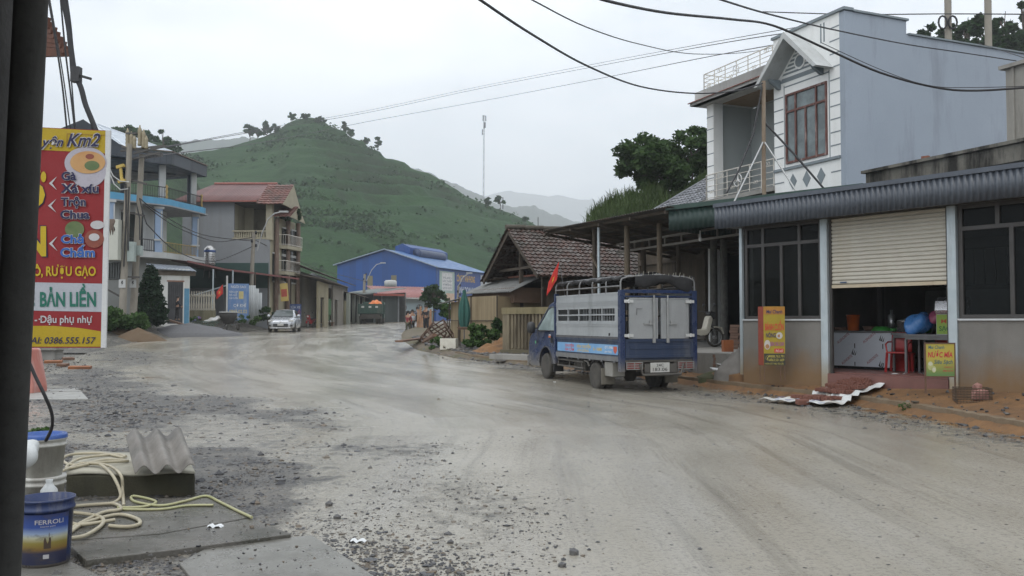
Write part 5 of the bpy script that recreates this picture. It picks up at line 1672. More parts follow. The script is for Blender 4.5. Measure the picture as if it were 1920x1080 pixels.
top = lxy(176, 64); zt_ = 1.5 + (602 - 229) * 64 / 1700 - .75
f = MB()
ev = [(*FB[1], 11.3), (*FB[2], 11.06), (*FB[3], 11.08), (*FB[4], 11.03)]
f.add(ev + [(*top, zt_)], [(0, 1, 4), (1, 2, 4), (2, 3, 4)])
f.build('roof', ROOFM, ha, recalc=False)
f = MB()
for i in range(3):
    f.beam(ev[i], ev[i + 1], .14, .06)
f.build('eave_trim', M('brown_eave_trim', (.16, .12, .10), .7), ha)
apx = lxy(153, 51)
f = MB(); zA = 1.5 + (602 - 221) * 51 / 1700 - .75
f.add([(*lxy(60, 49), 10.3), (*FB[1], 10.3), (*FB[2], 11.0), (*apx, zA), (*lxy(90, 50), 11.2)], [(0, 1, 2, 3, 4)])
f.build('gable', M('gable_sheet', (.085, .10, .12), .6, (.07, .08, .10), 1), ha)
f = MB(); f.prism([(-9, -4), (-3, 2.8), (-1, 4), (-7, 6)], 10.30, 10.36, 'z'); f.prism([(-5.5, -7.5), (-.1, .2), (.7, 4.4), (-6, 7), (-11, -2)], 10.36, 10.40, 'z'); f.build('ceiling', FASCD, ha)
f = MB(); f.beam((*FB[3], 11.1), (*top, zt_ + .03), .10, .05); f.beam((*FB[2], 11.08), (*top, zt_ + .03), .08, .05); f.build('roof_seam', M('bright_seam', (.6, .65, .7), .4), ha)

gp, gq = at(299, 598, 50.6), at(355, 598, 51.4)
gh = thing('white_gatehouse', 'small white and blue gatehouse with dark iron door under grey lean-to roof', 'gatehouse', (gp.x, gp.y, 1.45), at_rz(gp, gq))
Lg = math.hypot(gq.x - gp.x, gq.y - gp.y)
f = MB(); f.wall(0, Lg, -.6, 3.0, 0, .15, [(.42, 1.24, -.1, 2.25)]); f.bx(Lg - .15, Lg, .15, 1.6, -.6, 3.0); f.bx(0, .15, .15, 1.6, -.6, 3.0); f.build('wall', M('gate_white', (.70, .70, .68), .8, (.6, .6, .57), 1.5, .6, stain=(.38, .35, .29), sscale=1.5), gh)
f = MB(); f.bx(1.30, Lg - .02, -.006, -.001, -.4, 1.9); f.build('blue_patch', M('blue_patch_paint', (.11, .28, .42), .8), gh)
f = MB(); f.bx(.42, 1.24, .05, .09, -.1, 2.25); dr_ = f.build('door', M('iron_door', (.06, .06, .065), .6), gh)
f = MB()
for k in range(7):
    f.bx(.50 + k * .11, .525 + k * .11, .02, .045, .75, 2.1)
f.build('door_bars', IRON, dr_)
f = MB(); f.bx(.36, 1.30, -.015, -.001, 2.26, 2.34); f.build('lintel', M('brick_lintel', (.30, .16, .11), .8), gh)
f = MB(); corr(f, (-.5, -.4, 2.95), (Lg + .3, -.4, 2.85), (Lg + .3, 1.8, 3.25), (-.5, 1.8, 3.35), .2, .015, .006, 2); f.build('roof', M('grey_blue_roof', (.20, .23, .27), .55, (.15, .17, .20), 2), gh)
f = MB(); f.bx(-.6, Lg + .3, -.06, .12, 2.62, 2.88); f.build('fascia', M('brown_beam', (.16, .13, .10), .8), gh)

hb = thing('red_roof_house', 'tall grey and yellow house with red roofs and corner loggia', 'house', (-17.7, 66, .9))
def z_(py, Y=66):
    return 1.5 + (602 - py) * Y / 1700 - .9
def x_(px, Y=66):
    return (px - 960) / 1700 * Y + 17.7
YEL = M('pale_yellow_paint', (.40, .365, .265), .8, (.31, .285, .21), 1.2, .6, stain=(.28, .25, .17), sscale=1)
RRED = bandmat('red_metal_roof', (.145, .058, .052), (.10, .04, .036), 2.2, 'X', .5, .9, .08, .4, .3, stain=(.10, .055, .05))
xl, xo = x_(340), x_(437)
f = MB(); f.wall(xl, 0, -1, z_(377), 0, .2, [(xo, x_(497), z_(447), z_(378))]); f.bx(xl, xl + .2, .2, 9, -1, z_(377)); f.build('side_wall', GREYW, hb)
f = MB(); f.bx(xo, x_(455), 2.6, 2.7, z_(447), z_(380)); f.wall(x_(437), x_(470), z_(447), z_(378), 3.8, 3.9, [(x_(441), x_(448), z_(432), z_(408)), (x_(452), x_(460), z_(432), z_(404))]); f.bx(xo - .1, xo, .2, 3.8, z_(447), z_(378)); f.build('loggia_wall', YEL, hb)
f = MB(); f.bx(x_(497), x_(509), -.02, .45, z_(449), z_(378)); f.build('corner_column', YEL, hb)
f = MB(); f.bx(xo - .1, x_(497), -.03, .2, z_(434), z_(431.5)); f.bx(xo - .1, x_(497), -.03, .2, z_(448), z_(445))
for k in range(14):
    x = xo + .05 + k * (x_(496) - xo) / 14
    f.lathe([(.05, z_(445)), (.075, z_(442)), (.04, z_(438)), (.06, z_(434))], (x, .08, 0), 8)
f.build('balustrade', YEL, hb)
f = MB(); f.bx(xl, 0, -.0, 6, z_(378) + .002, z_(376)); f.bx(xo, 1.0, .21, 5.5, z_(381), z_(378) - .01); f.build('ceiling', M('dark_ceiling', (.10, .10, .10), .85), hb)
f = MB(); corr(f, (xl - .6, -.5, z_(377)), (x_(483), -.5, z_(377)), (x_(483), 5.2, z_(350) + 1.0), (xl + .6, 5.2, z_(350) + 1.0), .25, .02, .01, 3); f.build('roof', RRED, hb)
f = MB(); f.tube([(xl + .6, 5.2, z_(350) + 1.05), (x_(483), 5.2, z_(350) + 1.05)], .1, 6); f.beam((xl - .6, -.53, z_(378)), (x_(483), -.53, z_(378)), .06, .1); f.build('roof_trim', M('red_trim', (.30, .10, .08), .5), hb)
TILE_NEW = tile_mat('new_red_tiles', (.17, .062, .048), (.125, .048, .038), (.21, .12, .10))
o = tile_roof(hb, x_(483), x_(534), -.7, z_(383), 2.6, z_(353) + .7, None, 'porch_roof', .3, .35, TILE_NEW)
o = tile_roof(hb, x_(507), x_(549, 67), .2, z_(404), 2.8, z_(377), None, 'lower_porch_roof', .3, .35, TILE_NEW)
f = MB()
f.prism([(-.7, z_(384)), (2.6, z_(353) + .65), (5.2, z_(384))], x_(534) - .15, x_(534) - .05, 'x'); f.prism([(.2, z_(405)), (2.8, z_(377) - .05), (5, z_(405))], x_(549, 67) - .12, x_(549, 67) - .04, 'x')
f.build('porch_gable', YEL, hb)
f = MB(); f.prism([(-0.0, .201), (.85, 5.2), (.5, 5.3), (-4, 5.0), (-4, .201)], -1, z_(449), 'z'); f.prism([(0.2, 1.2), (.7, 4.9), (-3, 4.9), (-3, 4.0), (.1, 4.0)], z_(449) + .002, z_(404), 'z'); f.build('front_wall', YEL, hb)
f = MB()
for t in (.12, .52, .9):
    px_, py_ = .85 * t + .22, .2 + 5 * t
    f.cyl((px_, py_, -.9), .17, z_(405) + .9, 10)
f.build('front_column', M('brown_column', (.19, .13, .10), .7, (.13, .09, .07), 3), hb)
for zf, oo in ((z_(462), .75), (z_(512), .6)):
    f = MB(); f.prism([(.1, 1.6), (.1 + oo, 1.9), (.55 + oo, 4.7), (.6, 5.0)], zf, zf + .25, 'z'); bs = f.build('balcony_slab', YEL, hb)
    iron_rail(bs, [(.1, 1.6), (.1 + oo, 1.9), (.55 + oo, 4.7)], zf + .25, .8, STEELW)
for (y, zz) in ((1.0, z_(500)), (2.6, z_(500)), (4.2, z_(500)), (2.6, z_(448)), (4.2, z_(448))):
    f = MB(); xx = .17 * y + .02
    f.rbox((xx, y, zz), (.08, .9, 2.0), -.17); wn__ = f.build('window', GLASSD, hb)
    f = MB(); f.rbox((xx + .03, y, zz + 1.05), (.1, 1.05, .1), -.17); f.rbox((xx + .03, y, zz - 1.05), (.1, 1.05, .1), -.17); f.build('frame', OFFW, wn__)
f = MB(); f.bx(xl, -.05, -.08, -.002, z_(540), z_(493)); f.build('green_cladding', M('green_cladding', (.03, .075, .065), .6, (.022, .055, .05), 1), hb)

aw0 = thing('street_awning', 'long dark sheet awning with dull red edge over the yard below the grey house', 'awning', (-20.0, 56, .9))
f = MB()
ed = [at(352, 490, 56), at(420, 505, 60), at(484, 513, 63.5), at(560, 523, 68)]
ed = [p - Vector((-20.0, 56, .9)) for p in ed]
for a, b in zip(ed[:-1], ed[1:]):
    corr(f, a, b, b + Vector((-5.5, 1.5, .55)), a + Vector((-5.5, 1.5, .55)), .25, .02, .01, 2)
f.build('roof', M('awning_brown', (.10, .055, .05), .6, (.07, .045, .04), 2, .7), aw0)
f = MB()
for a, b in zip(ed[:-1], ed[1:]):
    f.beam(a, b, .08, .12)
f.build('edge', M('awning_red_edge', (.20, .07, .065), .6), aw0)
for px, Y, hh in ((399, 58.5, 0), (436, 60, 0), (478, 62.5, 0), (503, 65, 0), (545, 68, 0)):
    p = at(px, 560, Y) - Vector((-20.0, 56, .9)); f = MB(); f.tube([(p.x, p.y, .3), (p.x, p.y, 3.95)], .055, 8); f.build('post', GALV if px < 440 else WOODD, aw0)
f = MB(); q1, q2 = at(355, 556, 57.8), at(425, 535, 60.5); f.beam(q1 - Vector((-20.0, 56, .9)), q2 - Vector((-20.0, 56, .9)), .07); f.build('brace', GALV, aw0)
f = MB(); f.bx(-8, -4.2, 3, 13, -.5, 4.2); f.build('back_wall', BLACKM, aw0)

fp_, fq_ = at(352, 590, 57.6), at(403, 590, 57)
bf = thing('baluster_fence', 'pale concrete baluster fence on a low mossy wall by the gatehouse', 'fence', (fp_.x, fp_.y, 1.55), at_rz(fp_, fq_))
Lf = math.hypot(fq_.x - fp_.x, fq_.y - fp_.y)
f = MB(); f.bx(0, Lf, -.1, .1, -.6, .62); f.build('base_wall', M('mossy_base_wall', (.22, .20, .13), .9, (.14, .13, .08), 2, .8, stain=(.06, .06, .035)), bf)
BAL = M('baluster_concrete', (.46, .43, .36), .85, (.36, .33, .27), 4, .6)
f = MB(); f.bx(0, Lf, -.05, .05, 1.50, 1.58); f.bx(0, Lf, -.05, .05, .66, .74); f.build('rail', BAL, bf)
for k in range(11):
    f = MB(); x = .08 + k * (Lf - .16) / 10
    f.lathe([(.05, .60), (.05, .75), (.07, .95), (.04, 1.2), (.055, 1.5), (.06, 1.62), (.02, 1.72), (.045, 1.78), (.001, 1.86)], (x, -.0, 0), 8); f.build('baluster', BAL, bf)

p, q = at(427, 590, 59), at(466, 590, 59.6)
sb_ = thing('blue_notice_board', 'tall faded blue advertising board with pale lettering beside the dark gateway', 'sign', (p.x, p.y, 1.5), at_rz(p, q))
Lq = math.hypot(q.x - p.x, q.y - p.y)
f = MB(); f.bx(0, Lq, -.03, .03, .05, 2.45); f.build('board', M('notice_blue', (.075, .17, .38), .6, (.16, .25, .42), 2.5, 1.0, stain=(.3, .35, .42), sscale=3), sb_)
f = MB()
txt(f, 'NGÔI SAO', (Lq / 2, -.034, 2.16), (1, 0, 0), (0, 0, 1), .16, .95, .02, align='CENTER')
txt(f, 'TÔN LỢP', (.06, -.034, 1.84), (1, 0, 0), (0, 0, 1), .12, .55, .015); txt(f, 'XÀ GỒ', (.06, -.034, 1.64), (1, 0, 0), (0, 0, 1), .12, .5, .015); txt(f, 'CỬA CUỐN', (.06, -.034, 1.44), (1, 0, 0), (0, 0, 1), .12, .55, .015)
txt(f, 'CƠ KHÍ', (.35, -.034, .92), (1, 0, 0), (0, 0, 1), .2, .8, .02)
f.build('white_letters', M('notice_white', (.62, .64, .66), .7), sb_)
f = MB(); txt(f, '0965.02.02', (.08, -.034, .52), (1, 0, 0), (0, 0, 1), .22, 1.15, .02); txt(f, 'thi công', (.1, -.034, .2), (1, 0, 0), (0, 0, 1), .13, .8, .01); f.bx(.68, .98, -.036, -.032, 1.45, 1.95); f.build('yellow_letters', M('notice_yellow', (.55, .47, .22), .7), sb_)
f = MB(); f.bx(-.12, -.02, -.06, .06, -.3, 2.95); f.build('post', M('white_post', (.6, .6, .58), .7), sb_)
for (pxa, pxb, ya, Y) in ((466, 479, 535, 60), (479, 485, 541, 60.4), (485, 491, 549, 60.8)):
    p, q = at(pxa, 590, Y), at(pxb, 590, Y + .1)
    f = MB(); zt2 = 1.5 + (602 - ya) * Y / 1700
    corr(f, (p.x, p.y, 1.4), (q.x, q.y, 1.4), (q.x, q.y, zt2), (p.x, p.y, zt2), .12, .015, .01, 1)
    o = f.build('metal_sheet', M('light_grey_sheet', (.42, .44, .45), .5, (.34, .36, .36), 2)); tag(o, {466: 'widest pale grey metal sheet standing next to the blue notice board', 479: 'middle height pale grey metal sheet standing in the row by the notice board', 485: 'shortest pale grey metal sheet, farthest from the blue notice board'}[pxa], 'metal sheet', 'grey sheets by the notice board')
flag('street_flag', 'red flag hanging by the dark gateway next to the baluster fence', at(421, 590, 58.6), at(418, 533, 58.6), Vector((-.42, 0, -.42)), Vector((.0, 0, -.62)), 'red flags with a yellow star', .014, .5)
p = at(393, 500, 63)
wt = thing('water_tank', 'stainless steel water tank with blue band on the awning roof', 'water tank', (p.x, p.y, 4.95))
f = MB(); f.lathe([(.001, .45), (.36, .45), (.38, .5), (.38, 1.55), (.36, 1.6), (.22, 1.72), (.20, 1.78), (.001, 1.8)], (0, 0, 0), 22)
for k in range(6):
    f.lathe([(.38, .58 + k * .15), (.395, .61 + k * .15), (.38, .64 + k * .15)], (0, 0, 0), 22)
f.build('tank', M('stainless', (.55, .55, .54), .28, (.42, .41, .40), 3, .7, metal=.8), wt)
f = MB(); f.lathe([(.384, 1.32), (.398, 1.34), (.398, 1.46), (.384, 1.48)], (0, 0, 0), 22); f.build('blue_band', M('tank_blue', (.05, .10, .28), .5), wt)
f = MB()
for k in range(4):
    a = k * PI / 2 + .4; f.beam((.3 * math.cos(a), .3 * math.sin(a), .45), (.42 * math.cos(a), .42 * math.sin(a), -.45), .04)
f.tube([(.36 * math.cos(t), .36 * math.sin(t), .1) for t in np.linspace(0, 2 * PI, 9)[:-1]], .02, 5, True)
f.build('stand', STEELD, wt)

ang = math.atan2(1, -.068)
rw = thing('old_shop_row', 'row of old grey concrete shops with brown sheet roofs along the left of the road', 'shops', (-16.7, 70, 1.0), ang)
RBR = M('brown_sheet_roof', (.14, .115, .095), .7, (.10, .085, .07), 1.2, .7, stain=(.20, .18, .15), sscale=.8)
OLDW = M('old_shop_wall', (.26, .245, .21), .9, (.17, .16, .14), .8, .8, stain=(.09, .085, .07), sscale=.6)
def seg_(name, mat, *b):
    f = MB()
    for q in b:
        f.bx(*q)
    return f.build(name, mat, rw)
f = MB(); f.wall(0, 39, -.5, 4.6, .4, .6, [(1.5, 4.5, -.1, 2.6), (13, 16.6, -.1, 2.7), (20, 27, -.1, 2.8), (29, 37, -.1, 2.8)]); f.bx(0, .2, .6, 8, -.5, 5.2); f.build('front_wall', OLDW, rw)
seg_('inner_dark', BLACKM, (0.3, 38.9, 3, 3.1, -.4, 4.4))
f = MB(); corr(f, (-.6, -.6, 4.72), (39.4, -.6, 4.72), (39.4, 4.5, 6.4), (-.6, 4.5, 6.4), .5, .03, .01, 3); f.build('roof', RBR, rw)
f = MB(); f.prism([(.4, 4.6), (8, 4.6), (4.5, 6.3)], 38.8, 39, 'x'); f.prism([(.4, 4.6), (8, 4.6), (4.5, 6.3)], .0, .19, 'x'); f.build('gable', M('grey_gable', (.27, .285, .30), .85, (.2, .21, .22), 1), rw)
f = MB(); corr(f, (-.4, -2.2, 3.72), (17, -2.2, 3.72), (17, .38, 4.2), (-.4, .38, 4.2), .4, .03, .01, 2); f.build('front_awning', RBR, rw)
f = MB(); corr(f, (18, -2.6, 3.15), (39.5, -2.6, 3.15), (39.5, .38, 3.8), (18, .38, 3.8), .4, .03, .01, 2); f.build('porch_roof', RBR, rw)
for i, (x0, x1, mt) in enumerate(((.2, 6.0, OLDW), (9, 16.8, CONC))):
    f = MB(); f.wall(x0, x1, -.3, 3.6, -1.7, -1.55, [(x0 + 1.2, x0 + 3.2, -.2, 2.4)]); f.build('porch_wall', M('ochre_old_wall', (.32, .28, .18), .9, (.23, .20, .14), 1, .8, stain=(.13, .12, .09)) if i == 0 else M('plank_grey', (.22, .20, .17), .9, (.15, .135, .115), 2, .8, stretch=(1, 1, .1)), rw)
for x in (17.3, 17.9, 22.5, 27, 33, 39):
    f = MB(); f.bx(x, x + .4, -2.2, -1.9, -.3, 3.2); f.build('porch_pillar', M('pale_green_pillar', (.36, .38, .33), .85, (.28, .30, .26), 1, .7), rw)
f = MB(); f.bx(17.8, 21, -1.6, -1.5, -.2, 2.5); f.build('yellow_shutter', M('faded_yellow_shutter', (.42, .38, .22), .8), rw)
p = at(519, 535, 67)
s1 = thing('slanted_shop_board', 'slanted off-white shop board with faint red print above the silver car', 'sign', p, 0)
f = MB(); f.add([(-.62, 0, -.55), (.42, 0, -.75), (.55, .1, .32), (-.48, .1, .55)], [(0, 1, 2, 3)]); f.add([(-.62, .05, -.55), (.42, .05, -.75), (.55, .15, .32), (-.48, .15, .55)], [(3, 2, 1, 0)]); f.build('board', M('dirty_board', (.42, .38, .33), .7, (.34, .29, .25), 3), s1)
f = MB()
for k, t in enumerate(('CỬA HÀNG', 'TẠP HÓA', 'BIA - NƯỚC NGỌT')):
    txt(f, t, (-.46 + k * -.03, -.02 + .03, .22 - k * .32), (1, 0, -.2), (.1, .09, 1), .16, .86, .01)
f.build('faint_letters', M('faint_red', (.36, .20, .17), .8), s1)
p = at(533, 548, 66)
s2 = thing('yellow_hanging_sign', 'small yellow and red sign hanging beside the slanted shop board', 'sign', p, 0)
f = MB(); f.rbox((0, 0, 0), (.55, .08, 1.3), 0, 0, -.08); f.build('board', M('sign_yellow', (.50, .38, .12), .7, (.42, .30, .10), 4), s2)
f = MB(); f.rbox((0, -.045, -.05), (.42, .005, .55), 0, 0, -.08); f.build('red_disc', M('sign_red', (.42, .08, .05), .7), s2)
p = at(554, 588, 66.5)
s3 = thing('dark_blue_board', 'dark blue sign board with reddish print standing behind the silver car', 'sign', (p.x, p.y, 1.0), 0)
f = MB(); f.bx(-.42, .42, -.03, .03, .3, 1.75); f.build('board', M('navy_board', (.035, .06, .16), .6), s3)
f = MB(); txt(f, 'SỬA XE', (0, -.035, 1.42), (1, 0, 0), (0, 0, 1), .18, .7, .01, align='CENTER'); f.build('pale_letters', M('pale_print', (.40, .42, .46), .7), s3)
f = MB(); txt(f, 'MÁY NỔ', (0, -.035, 1.05), (1, 0, 0), (0, 0, 1), .2, .72, .01, align='CENTER'); txt(f, 'RỬA XE', (0, -.035, .7), (1, 0, 0), (0, 0, 1), .2, .72, .01, align='CENTER'); f.build('red_letters', M('red_print', (.36, .09, .07), .7), s3)
f = MB(); f.bx(-.4, -.34, -.02, .02, -.2, .3); f.bx(.34, .4, -.02, .02, -.2, .3); f.build('legs', STEELD, s3)

p, q = at(700, 600, 103), at(749, 600, 105)
gs_ = thing('dark_green_shop', 'dark green sheet metal shop with red edged flat roof at the bend', 'shop', (p.x, p.y, 1.25), at_rz(p, q))
Lz = math.hypot(q.x - p.x, q.y - p.y)
DGR = bandmat('dark_green_shutters', (.055, .068, .066), (.03, .036, .035), 2.5, 'X', .6, .9, .05, .3, .2)
f = MB(); f.wall(0, Lz, -.2, 3.2, 0, .1); f.bx(0, .1, .1, 6, -.2, 3.2); f.bx(Lz - .1, Lz, .1, 8, -.2, 3.2); f.build('wall', DGR, gs_)
f = MB(); f.bx(-.3, Lz + .25, -.6, 7, 3.2, 3.3); f.build('roof', M('dark_roof', (.06, .055, .055), .7), gs_)
f = MB(); f.bx(-.32, Lz + .27, -.68, -.602, 3.12, 3.38); f.build('red_edge', M('roof_edge_red', (.28, .07, .05), .6), gs_)
for x in (.95, Lz - .25):
    f = MB(); f.bx(x, x + .12, -.12, -.002, -.2, 3.1); f.build('door_post', M('grey_post', (.25, .26, .27), .7), gs_)
p, q = at(655, 600, 112), at(702, 600, 106)
g2 = thing('low_dark_shop', 'low dark shop behind the tipper truck with a pale roof tank', 'shop', (p.x, p.y, 1.3), at_rz(p, q))
L2 = math.hypot(q.x - p.x, q.y - p.y)
f = MB(); f.wall(0, L2, -.2, 3.6, 0, .1, [(.6, L2 - .6, -.2, 2.6)]); f.bx(0, L2, 4, 4.1, -.2, 3.6); f.build('wall', M('grey_old_block', (.17, .17, .165), .9, (.11, .11, .105), 1), g2)
f = MB(); corr(f, (-.4, -1.5, 3.55), (L2 + .3, -1.5, 3.3), (L2 + .3, 4, 4.1), (-.4, 4, 4.3), .4, .03, .01, 2); f.build('roof', M('grey_green_roof', (.17, .19, .18), .7, (.13, .145, .14), 1.5), g2)
f = MB(); f.lathe([(.001, 4.4), (.75, 4.4), (.75, 5.0), (.6, 5.15), (.001, 5.2)], (L2 * .62, 3.4, 0), 16); f.build('roof_tank', OFFW, g2)

p, q = at(738, 600, 118), at(812, 600, 121)
pb = thing('pale_blue_building', 'pale blue walled building with long red sheet roof and wall fans', 'building', (p.x, p.y, 1.3), at_rz(p, q))
L3 = math.hypot(q.x - p.x, q.y - p.y)
f = MB(); f.wall(-1, L3, -.2, 3.3, 0, .2, [(-.9, L3 - .1, -.2, 1.35)]); f.bx(L3 - .2, L3, .2, 10, -.2, 4.6); f.build('wall', M('pale_blue_wall', (.50, .62, .66), .7, (.42, .53, .57), 1), pb)
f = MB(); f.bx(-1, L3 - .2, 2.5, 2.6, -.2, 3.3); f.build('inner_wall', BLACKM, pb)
f = MB(); corr(f, (-2.0, -1.2, 3.25), (L3 + 1.2, -1.2, 3.25), (L3 + 1.2, 4.5, 4.9), (-2.0, 4.5, 4.9), .4, .03, .01, 2); f.build('roof', M('faded_red_roof', (.30, .12, .11), .6, (.22, .09, .085), .8, .7, stain=(.36, .22, .20)), pb)
f = MB(); f.bx(-2.0, L3 + 1.2, -1.28, -1.2, 3.08, 3.24); f.build('gutter', OFFW, pb)
f = MB(); f.bx(-1, L3, -.9, 0, 1.38, 1.5); f.build('shelf_awning', M('brown_awning', (.12, .08, .065), .8), pb)
for x in (L3 * .22, L3 * .62):
    f = MB(); f.tube([(x + .42 * math.cos(t), -.35, 1.95 + .42 * math.sin(t)) for t in np.linspace(0, 2 * PI, 17)[:-1]], .04, 6, True); f.rbox((x, -.2, 1.6), (.08, .08, .5))
    for k in range(5):
        t = k * 2 * PI / 5
        f.add([(x, -.36, 1.95), (x + .4 * math.cos(t), -.34, 1.95 + .4 * math.sin(t)), (x + .38 * math.cos(t + .7), -.40, 1.95 + .38 * math.sin(t + .7))], [(0, 1, 2)])
    f.lathe([(.001, -.55), (.12, -.5), (.12, -.2), (.05, -.0)], (x, 0, 1.95), 10, 'y')
    f.build('wall_fan', STEELD, pb)

ww = thing('blue_warehouse', 'big blue sheet metal warehouse with low gable and roof ventilator', 'warehouse', (-10.9, 130, 1.4), math.atan2(-.375, .927))
BLU = bandmat('blue_sheet_wall', (.006, .066, .26), (.005, .052, .21), .9, 'X', .5, .93, .05, .15, .1)
BLR = M('blue_sheet_roof', (.045, .13, .31), .45, (.035, .105, .26), .5, .7)
Wg = 16.6
zE, zA2 = z_(500, 130) + .9 - 1.4, z_(467, 131) + .9 - 1.4
zEl = zE + .7
f = MB(); f.prism([(-Wg, -1), (0, -1), (0, zE), (-Wg * .5, zA2), (-Wg, zEl)], 0, .2, 'y'); f.build('gable_wall', BLU, ww)
for a_ in (-.2, -Wg):
    f = MB(); f.bx(a_, a_ + .2, .2, 18, -1, zE); f.build('side_wall', M('blue_side_wall', (.03, .10, .34), .5, (.025, .08, .28), .6), ww)
f = MB()
f.add([(.5, -.4, zE - .12), (.5, 18.3, zE - .12), (-Wg * .5, 18.3, zA2 + .15), (-Wg * .5, -.4, zA2 + .15)], [(0, 1, 2, 3)])
f.add([(-Wg - .5, -.4, zEl - .12), (-Wg * .5, -.4, zA2 + .15), (-Wg * .5, 18.3, zA2 + .15), (-Wg - .5, 18.3, zEl - .12)], [(0, 1, 2, 3)])
f.build('roof', BLR, ww)
f = MB(); f.beam((.5, -.42, zE - .1), (-Wg * .5, -.42, zA2 + .17), .05, .14); f.beam((-Wg - .5, -.42, zEl - .1), (-Wg * .5, -.42, zA2 + .17), .05, .14); f.build('verge_trim', M('pale_trim', (.26, .33, .42), .5), ww)
for x in (-10.9, -6.9):
    f = MB(); f.bx(x - .45, x + .45, -.03, -.002, 1.0, 6.8); f.build('translucent_strip', M('ochre_strip', (.19, .17, .10), .6, (.15, .135, .08), 1), ww)
f = MB(); f.prism([(-Wg * .5 - 1.2, zA2 - .2), (-Wg * .5 + 1.3, zA2 - .3), (-Wg * .5 + 1.3, zA2 + .8), (-Wg * .5, zA2 + 1.4), (-Wg * .5 - 1.2, zA2 + 1.0)], 5, 18, 'y'); f.build('ridge_ventilator', BLU, ww)
f = MB(); f.lathe([(.001, 6), (.75, 6.1), (.7, 6.4), (.7, 15), (.6, 15.3), (.001, 15.4)], (-Wg * .5 + 1.9, 0, zA2 - .1), 14, 'y'); f.build('vent_hood', M('dark_blue_hood', (.035, .06, .13), .5), ww)
f = MB(); f.bx(.03, .06, 1.0, 6.0, 2.6, zE - .5); f.build('white_panel', M('ad_panel_white', (.42, .50, .47), .6, (.30, .42, .37), 1), ww)
f = MB(); f.bx(.065, .08, 1.8, 5.2, 4.6, zE - .7); wpp = f.build('ad_poster', M('poster_white', (.72, .72, .72), .6), ww)
f = MB()
for k in range(4):
    txt(f, ('VLXD', 'SẮT THÉP', 'XI MĂNG', 'GẠCH NGÓI')[k], (.085, 2.0, 6.3 - k * .5), (0, 1, 0), (0, 0, 1), .28, 2.9, .01)
f.build('poster_letters', M('poster_grey', (.22, .25, .30), .7), wpp)
f = MB(); f.bx(.065, .08, 3.2, 5.9, 2.8, 4.2); f.build('orange_panel', M('orange_panel', (.55, .36, .24), .6, (.62, .5, .42), 2), ww)
f = MB(); f.bx(.03, .07, 6.2, 15.4, 2.3, zE - .45); bb = f.build('blue_billboard', M('billboard_blue', (.03, .075, .27), .5), ww)
f = MB(); txt(f, 'CÔNG TY ANH PHONG', (.076, 6.7, 6.1), (0, 1, 0), (0, 0, 1), .95, 6.6, .02); txt(f, 'VẬT LIỆU XÂY DỰNG', (.076, 7.2, 2.7), (0, 1, 0), (0, 0, 1), .8, 7.2, .01); f.build('gold_letters', M('gold_letters', (.68, .42, .05), .6), bb)
f = MB(); txt(f, 'KINH DOANH', (.076, 6.9, 4.4), (0, 1, 0), (0, 0, 1), .9, 6.2, .02); f.build('white_letters', M('board_white', (.6, .65, .7), .6), bb)
f = MB(); f.bx(.03, .06, 15.6, 17.8, 2.3, zE - .45); f.build('side_poster', M('side_poster', (.5, .54, .58), .6), ww)
def atz(px, py, z):
    """point at height z seen at a photo pixel"""
    lo, hi = 1.0, 300.0
    d = at(px, py, 1.0)
    k = (z - EYE) / (d.z - EYE)
    return Vector((d.x * k, k, z))


def simple(name, mb, mat, label, cat, group=None, **kw):
    return tag(mb.build(name, mat, **kw), label, cat, group)


BRICKM = M('paver_red', (.20, .085, .06), .85, (.14, .06, .045), 8, .8, bmp=.2)
STEEL = M('film_covered_steel', (.68, .72, .78), .4, (.60, .64, .70), 1.2, .5, metal=.1, bmp=.02)
ct = thing('counter', 'counter clad in film covered steel with slanted red print', 'counter', sl(1.13, 1.44, .15), RZS)
f = MB(); f.bx(0, 1.40, 0, .6, .05, .74); f.build('body', STEEL, ct)
f = MB(); f.bx(-.02, 1.42, -.02, .62, .741, .78); f.build('top', STEELD, ct)
f = MB(); f.bx(.04, 1.36, .04, .56, -.03, .05); f.build('plinth', BLACKM, ct)
f, f2 = MB(), MB()
dirx, dirz = Vector((.8, 0, .6)), Vector((-.6, 0, .8))
for i, (x, z) in enumerate(((.18, .50), (.78, .52), (.28, .02), (.86, .05))):
    if z > .3:
        txt(f, 'AUSNORITE', (x, -.003, z), dirx, dirz, .055, .34, .006)
    else:
        txt(f, 'AUSNORITE', (x, -.003, z + .05), dirx, dirz, .055, .30, .006)
for (x, z) in ((.55, .33), (1.16, .10), (1.18, .62)):
    for k in range(3):
        f2.add([(x + k * .035 - .06, -.003, z - .02 - k * .02), (x + k * .035 - .03, -.003, z - .05), (x + k * .035 - .01, -.003, z + .09 - k * .025)], [(0, 1, 2)])
for x in (.56, 1.19):
    f2.bx(x, x + .02, -.004, -.002, .42, .52); f2.bx(x, x + .02, -.004, -.002, .06, .14)
f.build('film_print', M('film_red', (.40, .10, .12), .6), ct); f2.build('film_marks', M('film_black', (.03, .03, .035), .6), ct)
ORG = M('orange_plastic', (.55, .12, .02), .4, (.42, .09, .02), 5)
def pail(name, label, cat, p, r, h, mat, rim=None, group=None, taper=.85, handle=True):
    o = thing(name, label, cat, p, 0, group)
    f = MB(); f.lathe([(.001, 0), (r * taper, 0), (r * taper * 1.01, .02), (r, h * .93), (r * 1.05, h * .93), (r * 1.05, h), (r * .98, h), (r * .95, h * .9), (r * taper * .96, .03), (.001, .03)], (0, 0, 0), 20)
    f.build('body', mat, o)
    if handle:
        f = MB(); f.tube([(r * 1.06 * math.cos(t), -r * .3 * math.sin(t), h * .90 - r * .9 * math.sin(t)) for t in np.linspace(0, PI, 9)], .006, 5); f.build('handle', rim or mat, o)
    return o
